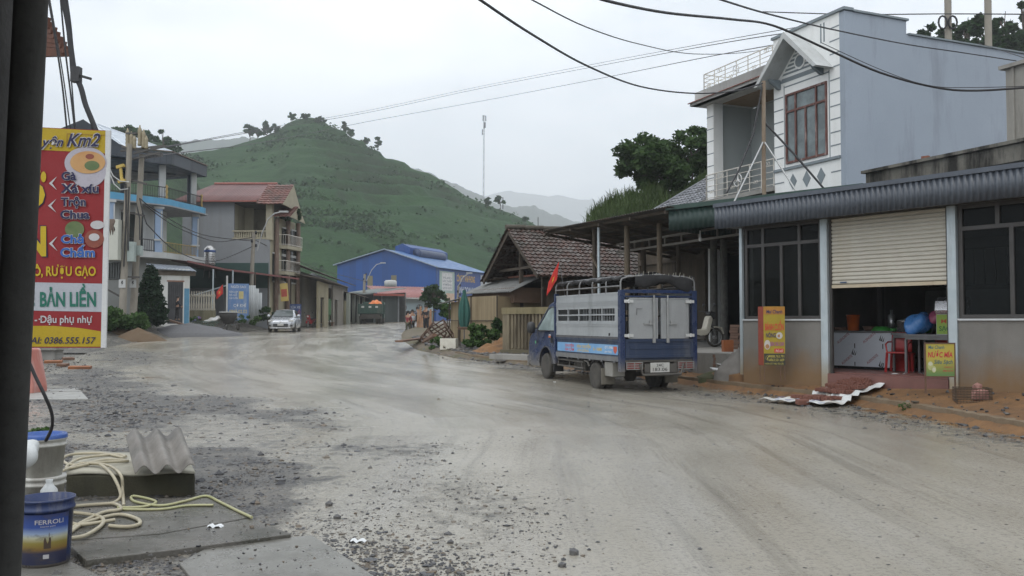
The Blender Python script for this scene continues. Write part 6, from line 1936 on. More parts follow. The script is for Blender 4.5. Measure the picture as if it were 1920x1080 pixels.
pail('orange_bucket', 'orange plastic bucket standing on the steel counter', 'bucket', sl(1.50, 1.70, .90), .13, .36, ORG)
o = thing('green_basin', 'upturned bright green plastic basin on the steel counter', 'basin', sl(2.13, 1.72, .90)); f = MB(); f.lathe([(.20, 0), (.21, .015), (.15, .10), (.11, .12), (.001, .12)], (0, 0, 0), 20); f.build('basin', M('green_plastic', (.06, .34, .06), .45, (.05, .26, .05), 5), o)
for k, (x, y, r, h, lab) in enumerate(((.12, 3.4, .16, .10, 'brown clay bowl at the left end of the counter'), (.70, 3.55, .15, .12, 'brown clay bowl between the orange bucket and the green basin'), (1.28, 3.45, .09, .08, 'small green bowl at the right end of the counter'))):
    f = MB(); f.lathe([(.001, 0), (r * .6, 0), (r, h), (r * .94, h), (r * .55, .02), (.001, .02)], (0, 0, 0), 16)
    simple('bowl', f, M('clay_brown', (.16, .09, .065), .7) if k < 2 else MATS['green_plastic'], lab, 'bowl', 'bowls on the counter', loc=sl(x + 1.13, y - 1.76, .90))
f = MB(); f.lathe([(.001, 0), (.07, 0), (.07, .35), (.03, .38), (.03, .46), (.001, .46)], (0, 0, 0), 14); simple('steel_flask', f, M('flask', (.5, .5, .5), .3, metal=.7), 'tall steel flask behind the green basin', 'flask', loc=sl(2.2, 1.98, .90))
def table(name, label, p, L_, W_, H_, rz=RZS, topm=STEELD, legm=STEELD):
    o = thing(name, label, 'table', p, rz)
    f = MB(); f.bx(0, L_, 0, W_, H_ - .04, H_); f.bx(.03, L_ - .03, .03, W_ - .03, H_ - .10, H_ - .041); f.build('tabletop', topm, o)
    for x in (.02, L_ - .06):
        for y in (.02, W_ - .06):
            f = MB(); f.bx(x, x + .04, y, y + .04, 0, H_ - .10); f.build('leg', legm, o)
    return o
table('steel_table', 'steel framed table beside the counter inside the shop', sl(2.62, 1.25, .10), .72, .65, .80)
for k, (x, y, r, h, lab, mt) in enumerate(((1.65, 3.3, .16, .22, 'lidded steel pot on the steel framed table', 'flask'), (1.98, 3.35, .12, .16, 'small dark pot on the steel framed table', 'clay_brown'), (2.2, 3.2, .10, .13, 'small green jar on the steel framed table', 'green_plastic'))):
    f = MB(); f.lathe([(.001, 0), (r, 0), (r, h), (r * 1.05, h), (r * .9, h + .03), (.02, h + .04), (.02, h + .06), (.001, h + .06)], (0, 0, 0), 14); simple('pot', f, MATS[mt], lab, 'pot', 'pots on the steel table', loc=sl(2.72 + (x - 1.65) * .9, y - 1.7, .90))
REDP = M('red_plastic', (.42, .035, .035), .45, (.33, .025, .025), 5)
def plastic_chair(p, rz, label, group='red plastic chairs'):
    o = thing('plastic_chair', label, 'chair', p, rz, group)
    f = MB(); f.rbox((0, 0, .42), (.40, .38, .03)); f.build('seat', REDP, o, bevel=.01)
    f = MB(); f.slab(lambda u, v: (-.19 + .38 * u, .19 + .05 * v + .02 * math.sin(u * PI), .43 + .38 * v), 6, 4, (0, .015, 0)); f.build('backrest', REDP, o)
    for x in (-.18, .18):
        for y in (-.17, .17):
            f = MB(); f.beam((x, y, .41), (x * 1.15, y * 1.15, 0), .035); f.build('leg', REDP, o)
        f = MB(); f.tube([(x * 1.08, .2, .62), (x * 1.15, 0, .62), (x * 1.12, -.17, .58), (x, -.17, .43)], .016, 6); f.build('armrest', REDP, o)
    return o
plastic_chair(sl(2.85, 1.15, .10), RZS + .3, 'red plastic armchair under the steel table, nearest the counter')
plastic_chair(sl(3.5, 1.9, .10), RZS + 2.8, 'red plastic armchair behind the table with the blue bag')
pail('red_tub', 'deep red plastic tub on the floor right of the counter', 'tub', sl(2.68, 1.62, .10), .2, .40, REDP, handle=False)
table('press_table', 'dark steel table carrying the cane press in the doorway', sl(3.05, .95, .10), 1.2, .55, .78)
bagm = M('blue_bag_plastic', (.05, .20, .55), .25, (.12, .32, .68), 6, .9, bmp=.3, bscale=9)
def bagfn(u, v):
    t, s = u * 2 * PI, v * PI
    r = math.sin(s) ** .7
    return (.26 * r * math.cos(t) * (1 + .10 * math.sin(5 * t + v * 7)), .20 * r * math.sin(t) * (1 + .1 * math.cos(4 * t)), .19 - .19 * math.cos(s) + .05 * math.sin(3 * t) * r + .07 * math.cos(t) * r)
f = MB(); f.grid(bagfn, 26, 14); simple('plastic_bag', f, bagm, 'crumpled blue plastic bag on the press table', 'bag', loc=sl(3.22, 1.2, .885))
bagr = M('pink_bag_plastic', (.45, .10, .16), .3, (.30, .08, .20), 6, .9, bmp=.3, bscale=9)
f = MB(); f.grid(lambda u, v: tuple(c * .62 for c in bagfn(u, v)), 22, 12); simple('pink_bag', f, bagr, 'smaller dark pink plastic bag beside the cane press', 'bag', loc=sl(3.52, 1.36, 1.10))
pr = thing('cane_press', 'sugarcane juice press with curved steel hood and bright green front', 'juice press', sl(3.70, .98, .88), RZS)
f = MB(); f.bx(0, .42, 0, .45, 0, .38); f.build('body', M('press_white', (.55, .57, .56), .4), pr)
f = MB(); f.prism([(.44, .39), (-.02, .39), (-.05, .45), (-.02, .62), (.10, .70), (.44, .70)], 0, .42, 'x'); f.build('hood', M('hood_steel', (.6, .6, .62), .25, (.5, .5, .52), 3, metal=.8), pr)
f = MB(); f.bx(.01, .41, -.008, -.001, .01, .37); fp2 = f.build('front_panel', M('press_green', (.16, .38, .06), .5, (.45, .50, .08), 3, 1.0), pr)
f = MB(); txt(f, 'MÍA', (.10, -.012, .21), (1, 0, 0), (0, 0, 1), .075, .25, .008); f.build('red_letters', M('press_red', (.60, .10, .03), .5), fp2)
f = MB(); txt(f, 'SẠCH', (.06, -.012, .07), (1, 0, 0), (0, 0, 1), .085, .30, .01); f.build('green_letters', M('press_dark', (.02, .16, .04), .5), fp2)
f = MB(); f.bx(-.04, .05, .46, .50, .0, .78); f.build('mast', MATS['press_white'], pr)

def sc(name, col):
    return M('sg_' + name, col, .6, tuple(c * .82 for c in col), 6, .6, bmp=0)
p = at(1424, 690, 18.1)
bs_ = thing('menu_sign', 'yellow boxed menu sign on thin legs in front of the left shop window', 'sign', (p.x, p.y, .42), -.10)
BW, BH, Z0 = .50, 1.17, .20
f = MB(); f.bx(.085, BW, -.012, .012, Z0, Z0 + BH); bd_2 = f.build('board', sc('yellow', (.37, .275, .022)), bs_)
f = MB(); f.add([(.0, .10, Z0), (.084, -.012, Z0), (.084, -.012, Z0 + BH), (.0, .10, Z0 + BH), (.0, .12, Z0), (.086, .012, Z0), (.086, .012, Z0 + BH), (.0, .12, Z0 + BH)],
             [(0, 1, 2, 3), (4, 7, 6, 5), (0, 3, 7, 4), (3, 2, 6, 7), (0, 4, 5, 1)]); f.build('side_panel', sc('redside', (.24, .05, .03)), bs_)
for (x, y) in ((.02, .1), (.09, 0), (.40, 0), (.485, 0)):
    f = MB(); f.bx(x, x + .014, y - .008, y + .008, -.12, Z0); f.build('leg', RUST, bs_)
XL, XW = .09, BW - .09
def bz(zy):    # row in the enlarged photo -> height
    return Z0 + BH * (605 - zy) / 515
f = MB(); f.bx(XL, BW, -.016, -.0125, bz(160), bz(92)); f.build('header_strip', sc('orange', (.42, .19, .025)), bd_2)
f = MB(); f.bx(XL, BW, -.016, -.0125, bz(604), bz(502)); f.build('footer_strip', sc('black', (.035, .035, .03)), bd_2)
f = MB(); f.bx(XL + .2, BW - .03, -.016, -.0125, bz(494), bz(458)); f.build('red_box', sc('redbox', (.55, .05, .04)), bd_2)
def letters(parent, name, mat, rows, y=-.019):
    f = MB()
    for (t, x, z, h, w, b, sh) in rows:
        txt(f, t, (x, y, z), (1, 0, 0), (0, 0, 1), h, w, b, sh)
    return f.build(name, mat, parent)
letters(bd_2, 'shop_name', sc('navy', (.03, .03, .10)), [('Mai Chanh', XL + .05, bz(150), .07, .31, .02, .12), ('NÓNG', XL + .04, bz(360), .085, .19, .02, 0)])
letters(bd_2, 'dish_name', sc('red', (.60, .05, .03)), [('BÁNH CUỐN', XL + .025, bz(298), .13, .36, .022, 0)])
letters(bd_2, 'second_dish', sc('purple', (.35, .08, .30)), [('BÚN CHẢ CHAY', XL + .125, bz(434), .075, .27, .018, 0)])
letters(bd_2, 'white_script', sc('white', (.75, .72, .68)), [('Phở mới', XL + .225, bz(489), .05, .14, .004, .3)])
letters(bd_2, 'phone_numbers', sc('phone', (.50, .42, .08)), [('0988.763.791', XL + .10, bz(536), .05, .29, .01, 0), ('0363.531.609', XL + .10, bz(568), .05, .29, .01, 0), ('✆', XL + .03, bz(560), .09, None, 0, 0), ('NHẬN ĐẶT THEO YÊU CẦU', XL + .02, bz(598), .035, .36, .002, 0)])
f = MB(); disc(f, (XL + .30, -.018, bz(345)), (1, 0, 0), (0, 0, 1), .062, .066); disc(f, (XL + .065, -.018, bz(425)), (1, 0, 0), (0, 0, 1), .058, .095); f.build('dish_picture', sc('dish', (.55, .52, .48)), bd_2)
f = MB(); disc(f, (XL + .30, -.020, bz(347)), (1, .2, 0), (0, 0, 1), .036, .03); disc(f, (XL + .065, -.020, bz(440)), (1, 0, 0), (0, 0, 1), .04, .045); f.build('dish_food', sc('food', (.40, .20, .08)), bd_2)

p = at(1734, 700, 15.1)
ns = thing('cane_juice_sign', 'low framed cane juice sign in yellow and green by the right steel column', 'sign', (p.x, p.y, .40), -.05)
NW, NH, NZ = .50, .57, .17
f = MB(); f.bx(0, .02, -.015, .015, -.1, NZ + NH); f.bx(NW - .02, NW, -.015, .015, NZ, NZ + NH); f.bx(.02, NW - .02, -.015, .015, NZ + NH - .02, NZ + NH); f.bx(.02, NW - .02, -.015, .015, NZ, NZ + .02); f.bx(NW - .02, NW, -.015, .015, -.1, NZ); f.build('frame', RUST, ns)
def gradm(name, lo, hi, z0, z1):
    m, N, L, P = nodes_for(name)
    sx = N.new('ShaderNodeSeparateXYZ'); L.new(N.new('ShaderNodeTexCoord').outputs['Object'], sx.inputs[0])
    L.new(mixrgb(N, L, lo, hi, ramp(N, L, sx.outputs['Z'], z0, z1)), P.inputs['Base Color']); P.inputs['Roughness'].default_value = .5
    return m
f = MB(); f.bx(.02, NW - .02, -.008, .008, NZ + .02, NZ + NH - .02); nb = f.build('board', gradm('juice_print', (.12, .22, .07), (.44, .36, .06), NZ + .05, NZ + .30), ns)
letters(nb, 'shop_name', sc('teal', (.05, .16, .18)), [('Mai Chanh', .06, NZ + .47, .055, .26, .015, .1)], -.011)
letters(nb, 'drink_name', sc('crimson', (.52, .03, .05)), [('NƯỚC MÍA', .05, NZ + .33, .085, .40, .025, .15)], -.011)
letters(nb, 'slogan', sc('green_dk', (.05, .13, .16)), [('Siêu Sạch', .15, NZ + .22, .07, .30, .01, .25)], -.011)
letters(nb, 'price_lines', sc('red2', (.50, .08, .06)), [('10.000đ/cốc', .31, NZ + .15, .03, .15, .003, 0), ('0988.763.791', .29, NZ + .09, .03, .17, .003, 0)], -.011)
f = MB(); disc(f, (.09, -.0105, NZ + .19), (1, 0, 0), (0, 0, 1), .045, .075); disc(f, (.145, -.0105, NZ + .13), (1, 0, 0), (0, 0, 1), .038, .055); f.build('juice_glasses', sc('juice', (.50, .52, .22)), nb)
f = MB(); disc(f, (.09, -.012, NZ + .22), (1, 0, 0), (0, 0, 1), .035, .03); disc(f, (.145, -.012, NZ + .125), (1, 0, 0), (0, 0, 1), .028, .035); f.build('glass_rims', sc('rimw', (.6, .6, .45)), nb)

TW_ = M('white_sack_sheet', (.66, .68, .68), .6, (.52, .53, .52), 3, .7, stain=(.34, .25, .15), sscale=2.2, samt=.6, bmp=.15, bscale=20)
tA, tB, tC, tD = atz(1422, 755, .02), atz(1550, 765, .02), atz(1695, 698, .54), atz(1578, 697, .54)
def tarp2(u, v):
    p = tA.lerp(tB, u).lerp(tD.lerp(tC, u), v)
    z = max(vg(p.x, p.y), vg(p.x + .2, p.y + .2) - .06) + .075
    e_ = abs(2 * u - 1) ** 6 + abs(2 * v - 1) ** 8
    return (p.x + .04 * math.sin(v * 13), p.y + .04 * math.sin(u * 11), z + .02 * math.sin(u * 25 + v * 9) * math.sin(v * 31) + .025 * e_ * math.sin(u * 14 + v * 12) ** 2)
f = MB(); f.slab(tarp2, 30, 60, (0, 0, -.004)); trp = simple('white_tarp', f, TW_, 'white woven sack sheet spread over the kerb and dirt in front of the shop', 'tarp')
f = MB()
for k in range(15):
    u, v = rnd.uniform(.1, .9), rnd.uniform(.02, .22)
    q = Vector(tarp2(u, v)) + Vector((0, 0, .02)); f.rbox(q, (rnd.uniform(.05, .14), .025, .003), rnd.uniform(-.4, .4))
f.build('faded_print', M('sack_blue', (.16, .20, .45), .7), trp)
pv0 = None
cnt = 0
for r_ in range(17):
    for c in range(5):
        v = .27 + r_ * .042
        u = .26 + c * .125 + .02 * math.sin(r_ * 1.3) - (.08 if r_ > 10 else 0)
        if r_ in (2, 3) and c < 4 or (r_ < 2 and c == 4) or (r_ == 16 and c > 2):
            continue
        q = Vector(tarp2(u, v))
        ang_ = math.atan2((tB - tA).y, (tB - tA).x) + rnd.uniform(-.07, .07)
        if pv0 is None:
            f = MB(); prof = []
            for k in range(14):
                x = -.11 + .22 * k / 13
                prof.append((x, -.055 + .012 * math.sin(k * 2.4)))
            for k in range(14):
                x = .11 - .22 * k / 13
                prof.append((x, .055 + .012 * math.sin((13 - k) * 2.4)))
            f.prism(prof, 0, .06, 'z')
            pv0 = simple('paving_brick', f, BRICKM, 'dark red wavy paving brick in the tight rows laid on the white sheet', 'brick', 'paving bricks laid out on the white sheet'); o = pv0
        else:
            o = pv0.copy(); COL.objects.link(o)
        o.location = q + Vector((0, 0, .012)); o.rotation_euler = (rnd.uniform(-.04, .04), rnd.uniform(-.04, .04), ang_)
f = MB(); f.rbox((0, 0, .04), (.20, .12, .08)); o = simple('loose_brick', f, BRICKM, 'single red brick lying at the road end of the white sheet', 'brick', loc=atz(1504, 758, .05)); o.rotation_euler = (.1, 0, .2)
p = atz(1823, 757, .19)
cr_ = thing('wire_crate', 'rusty wire crate holding pinkish brick lumps, standing on the kerb', 'crate', p, -.25)
f = MB()
wx, wy, wh2 = .25, .17, .25
for z in np.linspace(0, wh2, 7):
    f.tube([(-wx, -wy, z), (wx, -wy, z), (wx, wy, z), (-wx, wy, z)], .006 if z not in (0, wh2) else .009, 5, True)
for k in range(12):
    x = -wx + 2 * wx * k / 11
    for y in (-wy, wy):
        f.tube([(x, y, 0), (x, y, wh2)], .004, 4)
    f.tube([(x, -wy, 0), (x, wy, 0)], .004, 4)
for k in range(8):
    y = -wy + 2 * wy * k / 7
    for x in (-wx, wx):
        f.tube([(x, y, 0), (x, y, wh2)], .004, 4)
f.build('wire_frame', M('crate_rust', (.11, .075, .05), .7, (.06, .045, .035), 9), cr_)
PINK = M('pink_bundle', (.36, .19, .16), .8, (.24, .12, .10), 6, .7, bmp=.2)
for k, (x, y, z, r, lab) in enumerate(((.12, -.02, .14, .13, 'larger rough pinkish brick lump low in the wire crate'), (.10, .03, .26, .085, 'small rough pinkish brick lump on top in the wire crate'))):
    f = MB(); f.add([tuple(Vector(v) * r * (1 + .22 * math.sin(i * 2.7 + k))) for i, v in enumerate(ICO_V)], [tuple(x) for x in ICO_F])
    simple('pink_lump', f, PINK, lab, 'brick lump', loc=p + Vector((x, y, z)))

def motorbike(name, label, loc, rz, paint, paint2, scale=1.0):
    o = thing(name, label, 'motorbike', loc, rz); o.scale = (scale,) * 3
    for y, nm in ((.62, 'front_wheel'), (-.60, 'rear_wheel')):
        f = MB(); f.tube([(0, y + .245 * math.cos(t), .28 + .245 * math.sin(t)) for t in np.linspace(0, 2 * PI, 25)[:-1]], .035, 8, True); ty = f.build('tyre', TYRE)
        f = MB(); f.tube([(0, y + .215 * math.cos(t), .28 + .215 * math.sin(t)) for t in np.linspace(0, 2 * PI, 25)[:-1]], .014, 6, True); f.cyl((-.05, y, .28), .05, .10, 12, 'x')
        for k in range(18):
            t = k * 2 * PI / 18; f.tube([((-1) ** k * .03, y + .03 * math.cos(t + .4), .28 + .03 * math.sin(t + .4)), (0, y + .21 * math.cos(t), .28 + .21 * math.sin(t))], .003, 3)
        w_ = f.build(nm, PIPE, o); ty.parent = w_
    f = MB()
    for x in (-.07, .07):
        f.tube([(x, .62, .28), (x, .48, .66), (x * .6, .42, .86)], .022, 6)
    f.build('fork', STEELD, o)
    f = MB(); f.prism([(.30, .34), (.40, .42), (.50, .80), (.44, .90), (.36, .86), (.26, .52), (-.1, .48), (-.16, .40), (.1, .32)], -.13, .13, 'x'); f.build('leg_shield', paint, o, bevel=.03)
    f = MB(); f.prism([(-.05, .50), (-.15, .66), (-.75, .76), (-.92, .70), (-.60, .52), (-.25, .42)], -.12, .12, 'x'); f.build('side_cover', paint2, o, bevel=.03)
    f = MB(); f.prism([(-.02, .66), (-.05, .74), (-.3, .77), (-.72, .84), (-.78, .78), (-.2, .68)], -.13, .13, 'x'); f.build('seat', PLAS, o, bevel=.025)
    f = MB(); f.prism([(.52, .78), (.60, .84), (.60, .98), (.42, 1.02), (.36, .94)], -.11, .11, 'x'); f.build('headlight_cowl', paint2, o, bevel=.03)
    f = MB(); f.lathe([(.001, .0), (.07, -.01), (.075, -.04)], (0, .615, .90), 14, 'y'); f.build('headlight', M('lamp_lens', (.7, .7, .68), .15), o)
    f = MB(); f.tube([(-.34, .30, 1.02), (-.2, .42, 1.0), (.2, .42, 1.0), (.34, .30, 1.02)], .014, 6); f.build('handlebar', PLAS, o)
    for s in (-1, 1):
        f = MB(); f.tube([(s * .24, .38, 1.02), (s * .30, .42, 1.18)], .006, 5); f.lathe([(.001, 0), (.05, .01), (.05, .03), (.001, .04)], (s * .31, .42, 1.2), 10, 'y'); f.build('mirror', PLAS, o)
    f = MB(); f.prism([(.90, .38), (.84, .56), (.62, .60), (.40, .52), (.42, .49), (.62, .56), (.80, .53), (.86, .37)], -.055, .055, 'x'); f.build('front_mudguard', paint, o, bevel=.01)
    f = MB(); f.rbox((0, .0, .30), (.24, .42, .2)); f.tube([(.12, .1, .24), (.14, -.4, .24), (.14, -.85, .34)], .035, 8); f.build('engine', CHAS, o)
    f = MB(); f.tube([(-.1, -.1, .25), (-.2, -.14, .0)], .012, 5); f.build('kickstand', STEELD, o)
    return o
q = at(1304, 640, 25.6)
motorbike('parked_motorbike', 'white and black motorbike parked on the concrete yard behind the truck', (q.x, q.y, .76), R(-72), M('bike_white', (.60, .58, .50), .4, (.45, .42, .35), 5), PLAS)
pb_ = M('old_brick', (.20, .12, .09), .9, (.12, .08, .06), 6, .8)
def brick_stack(loc, rz, nx, nz, label):
    o = thing('brick_stack', label, 'bricks', loc, rz); f = MB()
    for k in range(nz):
        for i in range(nx):
            f.rbox((i * .23 + .01 * ((k * 7 + i) % 3), .01 * ((k + i) % 2), .035 + k * .072), (.215, .11, .066), .05 * math.sin(k * 3 + i))
    f.build('bricks', pb_, o)
q = at(1376, 640, 23.8); brick_stack((q.x, q.y, .76), -.3, 3, 9, 'tall stack of old bricks beside the stone column in the yard')
q = at(1345, 655, 20.9); brick_stack((q.x, q.y, .45), -.2, 2, 4, 'low stack of mossy bricks at the front edge of the yard')
f = MB(); f.rbox((0, 0, .14), (.24, .22, .28)); q = at(1364, 640, 22.0); simple('orange_box', f, M('rusty_orange_tin', (.36, .12, .04), .7, (.25, .08, .03), 6), 'rusty orange tin box on the yard by the shop corner', 'tin box', loc=(q.x, q.y, .76))
RUB = M('rubble_concrete', (.20, .19, .175), .9, (.12, .11, .10), 4, .8, bmp=.4)
def heap(name, label, cat, p, rx, ry, h, mat, seed=1, ang=0.0, amp=.35, kind=None, fr=3.0):
    f = MB()
    def fn(u, v):
        t = u * 2 * PI; r = v
        x, y = rx * r * math.cos(t), ry * r * math.sin(t)
        n_ = float(fbm(np.array([x * fr / rx + seed]), np.array([y * fr / ry]), 1.0, 4, seed)[0]) - .5
        return (x * (1 + .15 * math.sin(3 * t + seed)), y * (1 + .15 * math.cos(2 * t + seed)), -.3 if v > .99 else h * (max(0, 1 - r) ** .85) * (1 + amp * n_ * 2) + (.06 * h * n_) - .03 * r)
    f.grid(fn, 40, 16)
    o = simple(name, f, mat, label, cat, loc=p); o.rotation_euler[2] = ang
    return o
q = at(1383, 672, 20.1); heap('rubble_heap', 'dark rubble heap against the left corner of the shop', 'rubble', (q.x, q.y, .35), .55, .5, .5, RUB, 3)
q = at(1390, 690, 19.4); heap('dirt_mound', 'orange dirt mound on the verge behind the truck, below the menu sign', 'dirt mound', (q.x + .35, q.y + .35, .34), 1.1, .5, .20, SOIL, 5, -.9)
heap('garden_waste', 'green weedy rubbish patch between the yard edge and the kerb', 'weeds', (4.6, 20.5, .26), .5, .4, .12, M('weedy_dirt', (.06, .075, .03), .9, (.09, .07, .045), 5, .9, bmp=.5), 8)
for k, (px, py, a) in enumerate(((1360, 684, .3), (1343, 692, .1))):
    f = MB(); f.rbox((0, 0, 0), (.34 if k == 0 else .22, .24, .02), a, .12, .1); simple('white_board', f, M('white_scrap', (.72, .74, .75), .5), 'larger white scrap board on the dirt by the shop corner' if k == 0 else 'smaller white scrap board, nearer the truck', 'board', loc=atz(px, py, .50 if k == 0 else .44))

q = atz(945, 662, .40)
heap('soil_gravel_heap', 'heap of orange soil and grey gravel by the mossy balustrade wall', 'heap', (q.x, q.y, .40), 1.25, .8, .52, SOIL, 11, .4, .6, fr=5)
f = MB(); a_, b_ = atz(927, 668, .50), atz(1010, 671, .50); f.beam(a_, b_, .42, .14); simple('concrete_beam', f, CONC, 'long grey concrete slab lying on blocks in front of the truck cab', 'slab')
for k, px in enumerate((938, 985)):
    f = MB(); q = atz(px, 676, .30); f.rbox((q.x, q.y, .36), (.3, .25, .15), .2); simple('support_block', f, RUB, ('left' if k == 0 else 'right') + ' block carrying the long grey concrete slab', 'block')
tb_ = at(871, 652, 33.8)
WT = M('old_table_wood', (.17, .10, .065), .75, (.11, .07, .05), 5, .8)
table('street_table', 'small high wooden table with folded green parasol at the kerb', (tb_.x - .28, tb_.y, .48), .58, .5, .80, -.1, WT, WOODD)
um = thing('folded_parasol', 'folded dark green parasol standing behind the small wooden table', 'parasol', (tb_.x - .05, tb_.y + .75, .48), 0)
f = MB(); f.tube([(0, 0, 0), (0, 0, 2.25)], .02, 8); f.build('pole', STEELD, um)
f = MB(); f.grid(lambda u, v: ((.05 + .11 * math.sin(min(1, v * 1.15) * PI) ** .8 + .04 * (1 - v)) * math.cos(u * 2 * PI) * (1 + .3 * math.sin(u * 2 * PI * 6)), (.05 + .11 * math.sin(min(1, v * 1.15) * PI) ** .8) * math.sin(u * 2 * PI) * (1 + .3 * math.sin(u * 2 * PI * 6)), .70 + 1.5 * v), 48, 10); f.build('canopy', M('green_cloth', (.03, .115, .095), .8, (.022, .085, .07), 3), um)
q = at(842, 654, 33)
fb = thing('foam_box', 'white foam box with a broken corner on the kerb ledge', 'box', (q.x, q.y, .47), -.15)
f = MB(); FO = M('foam_white', (.70, .68, .60), .8, (.55, .52, .44), 5, .7); f.wall(-.29, .29, 0, .40, -.22, -.18, [(-.17, -.08, .02, .14)]); f.bx(-.29, .29, .18, .22, 0, .40); f.bx(-.29, -.25, -.18, .18, 0, .4); f.bx(.25, .29, -.18, .18, 0, .4); f.bx(-.25, .25, -.18, .18, 0, .04); f.build('box', FO, fb)
q = at(815, 640, 37)
wf = thing('broken_frame', 'tangled pile of broken brown wooden chair frames by the kerb', 'scrap wood', (q.x, q.y, .58), .2)
f = MB()
for (cx, cy, cz, rx_, ry_) in ((.3, 0, .35, .5, -.6), (-.05, .3, .25, -.3, .7)):
    m_ = Matrix.Translation((cx, cy, cz)) @ Matrix.Rotation(rx_, 4, 'X') @ Matrix.Rotation(ry_, 4, 'Y')
    s0 = len(f.v)
    for x in (-.35, .35):
        for y in (-.3, .3):
            f.beam((x, y, -.4), (x, y, .45), .05)
        for z in (-.35, -.05, .25, .42):
            f.beam((x, -.3, z), (x, .3, z), .04)
    for z in (-.35, -.05, .25, .42):
        f.beam((-.35, -.3, z), (.35, -.3, z), .04); f.beam((-.35, .3, z), (.35, .3, z), .04)
    f.xf(m_, s0)
f.build('frame_bars', M('dark_brown_wood', (.10, .055, .035), .75, (.065, .04, .028), 6), wf)
BRW = M('board_brown', (.17, .09, .055), .8, (.11, .065, .045), 4, .8)
for k, (p1_, p2_, w_, h_, lab) in enumerate((((782, 620), (832, 622), .35, .35, 'long brown timber chest lying at the roadside behind the men'), ((748, 640), (792, 634), .30, .06, 'loose brown board lying nearest the road'), ((795, 640), (815, 628), .12, .08, 'short dark plank leaning on the frame pile'))):
    f = MB(); f.beam(atz(*p1_, .75), atz(*p2_, .75 if k < 2 else 1.1), w_, h_); simple('timber_board', f, BRW, lab, 'board', 'boards by the frame pile')
f = MB()
for k in range(7):
    q = at(783 + k * 4.2, 612, 66); f.beam((q.x, q.y, 1.0), (q.x + .1 * math.sin(k * 3), q.y + .4, 2.35 + .25 * math.sin(k * 2.1)), .14, .05)
tag(f.build('upright_boards', M('fresh_timber', (.30, .17, .095), .8, (.22, .12, .07), 3)), 'bundle of pale brown boards stood upright behind the men', 'boards')
SILV = M('silver_paint', (.50, .52, .55), .22, (.46, .48, .51), 1.5, .4, metal=.45, bmp=0, dirt=((.36, .34, .30), .15, .6))
q = at(519, 624, 57.5)
car = thing('silver_car', 'silver saloon car parked facing forward on the left of the road', 'car', (q.x, q.y + 2.1, float(gz(58)) + .02), R(186.5))
stn = [(2.20, .34, .62, .58, .55), (2.12, .22, .74, .74, .70), (1.75, .19, .84, .83, .78), (1.2, .19, .93, .85, .80), (.78, .19, .97, .86, .82), (.2, .19, .98, .86, .83), (-.6, .19, .99, .86, .83), (-1.3, .19, 1.01, .86, .82), (-1.75, .21, 1.03, .84, .78), (-2.10, .26, .98, .78, .72), (-2.20, .40, .80, .66, .62)]
def car_sec(s):
    y, z0, z1, w0, w1 = s
    pr_ = [(-w1 * .55, z1 + .035), (-w1, z1), (-w0 - .0, z0 + (z1 - z0) * .62), (-w0, z0 + .16), (-w0 * .94, z0), (-w0 * .5, z0 - .01)]
    return [(x, y, z) for x, z in pr_] + [(-x, y, z) for x, z in pr_[::-1]]
f = MB(); vs = [p for s in stn for p in car_sec(s)]; k = 12
f.add(vs, [(i * k + j, i * k + (j + 1) % k, (i + 1) * k + (j + 1) % k, (i + 1) * k + j) for i in range(len(stn) - 1) for j in range(k)] + [tuple(range(k)), tuple(range((len(stn) - 1) * k, len(stn) * k))[::-1]], True)
o = f.build('body', SILV, car); md = o.modifiers.new('smooth', 'SUBSURF'); md.levels = md.render_levels = 2
gst = [(1.05, .95, .70, .62), (.55, 1.28, .66, .58), (.20, 1.42, .62, .54), (-.5, 1.475, .62, .54), (-1.05, 1.43, .60, .52), (-1.75, 1.05, .66, .56)]
f = MB(); vs = []
for (y, z, wb, wt_) in gst:
    zb_ = .95
    vs += [(-.79 if y < 1 and y > -1.7 else -.70, y, zb_), (-(wb + .06), y, zb_ + (z - zb_) * .5), (-wt_, y, z - .02), (0, y, z + .015), (wt_, y, z - .02), (wb + .06, y, zb_ + (z - zb_) * .5), (.79 if y < 1 and y > -1.7 else .70, y, zb_)]
k = 7
f.add(vs, [(i * k + j, i * k + j + 1, (i + 1) * k + j + 1, (i + 1) * k + j) for i in range(len(gst) - 1) for j in range(k - 1)], True)
o = f.build('cabin', SILV, car)
f = MB(); f.add([(-.66, 1.02, .985), (.66, 1.02, .985), (.53, .30, 1.405), (-.53, .30, 1.405)], [(0, 1, 2, 3)]); f.xf(Matrix.Translation((0, .02, .022))); f.build('windscreen', CARGL, car)
for s in (-1, 1):
    f = MB(); f.add([(s * .80, .72, 1.0), (s * .775, .30, 1.18), (s * .63, .08, 1.37), (s * .62, -.95, 1.39), (s * .76, -1.35, 1.10), (s * .81, -1.3, 1.01)], [tuple(range(6))]); f.build('side_window', CARGL, car)
    f = MB(); f.lathe([(.001, -.11), (.08, -.08), (.10, .02), (.07, .1), (.001, .12)], (s * .95, .72, 1.05), 10, 'x'); f.build('mirror', SILV, car)
    f = MB(); f.rbox((s * .62, 2.045, .735), (.30, .16, .10), s * -.42, 0, s * .12); f.build('headlight', MATS['lamp_lens'], car)
    f = MB(); f.rbox((s * .66, 2.12, .42), (.14, .08, .09), s * -.4); f.build('fog_lamp', PLAS, car)
    for y in (1.38, -1.28):
        wheel(car, s * .76, y, .31, .2, s, MATS['muddy_tyre'], M('alloy', (.42, .42, .42), .4, metal=.5), 10, .31)
f = MB(); f.rbox((0, 2.15, .44), (.92, .10, .20)); f.build('grille', PLAS, car)
f = MB(); f.rbox((0, 2.18, .62), (.82, .05, .05)); f.lathe([(.001, 0), (.05, .01), (.05, .0)], (0, 2.2, .66), 12, 'y'); f.build('badge_bar', M('chrome', (.6, .6, .6), .2, metal=.9), car)
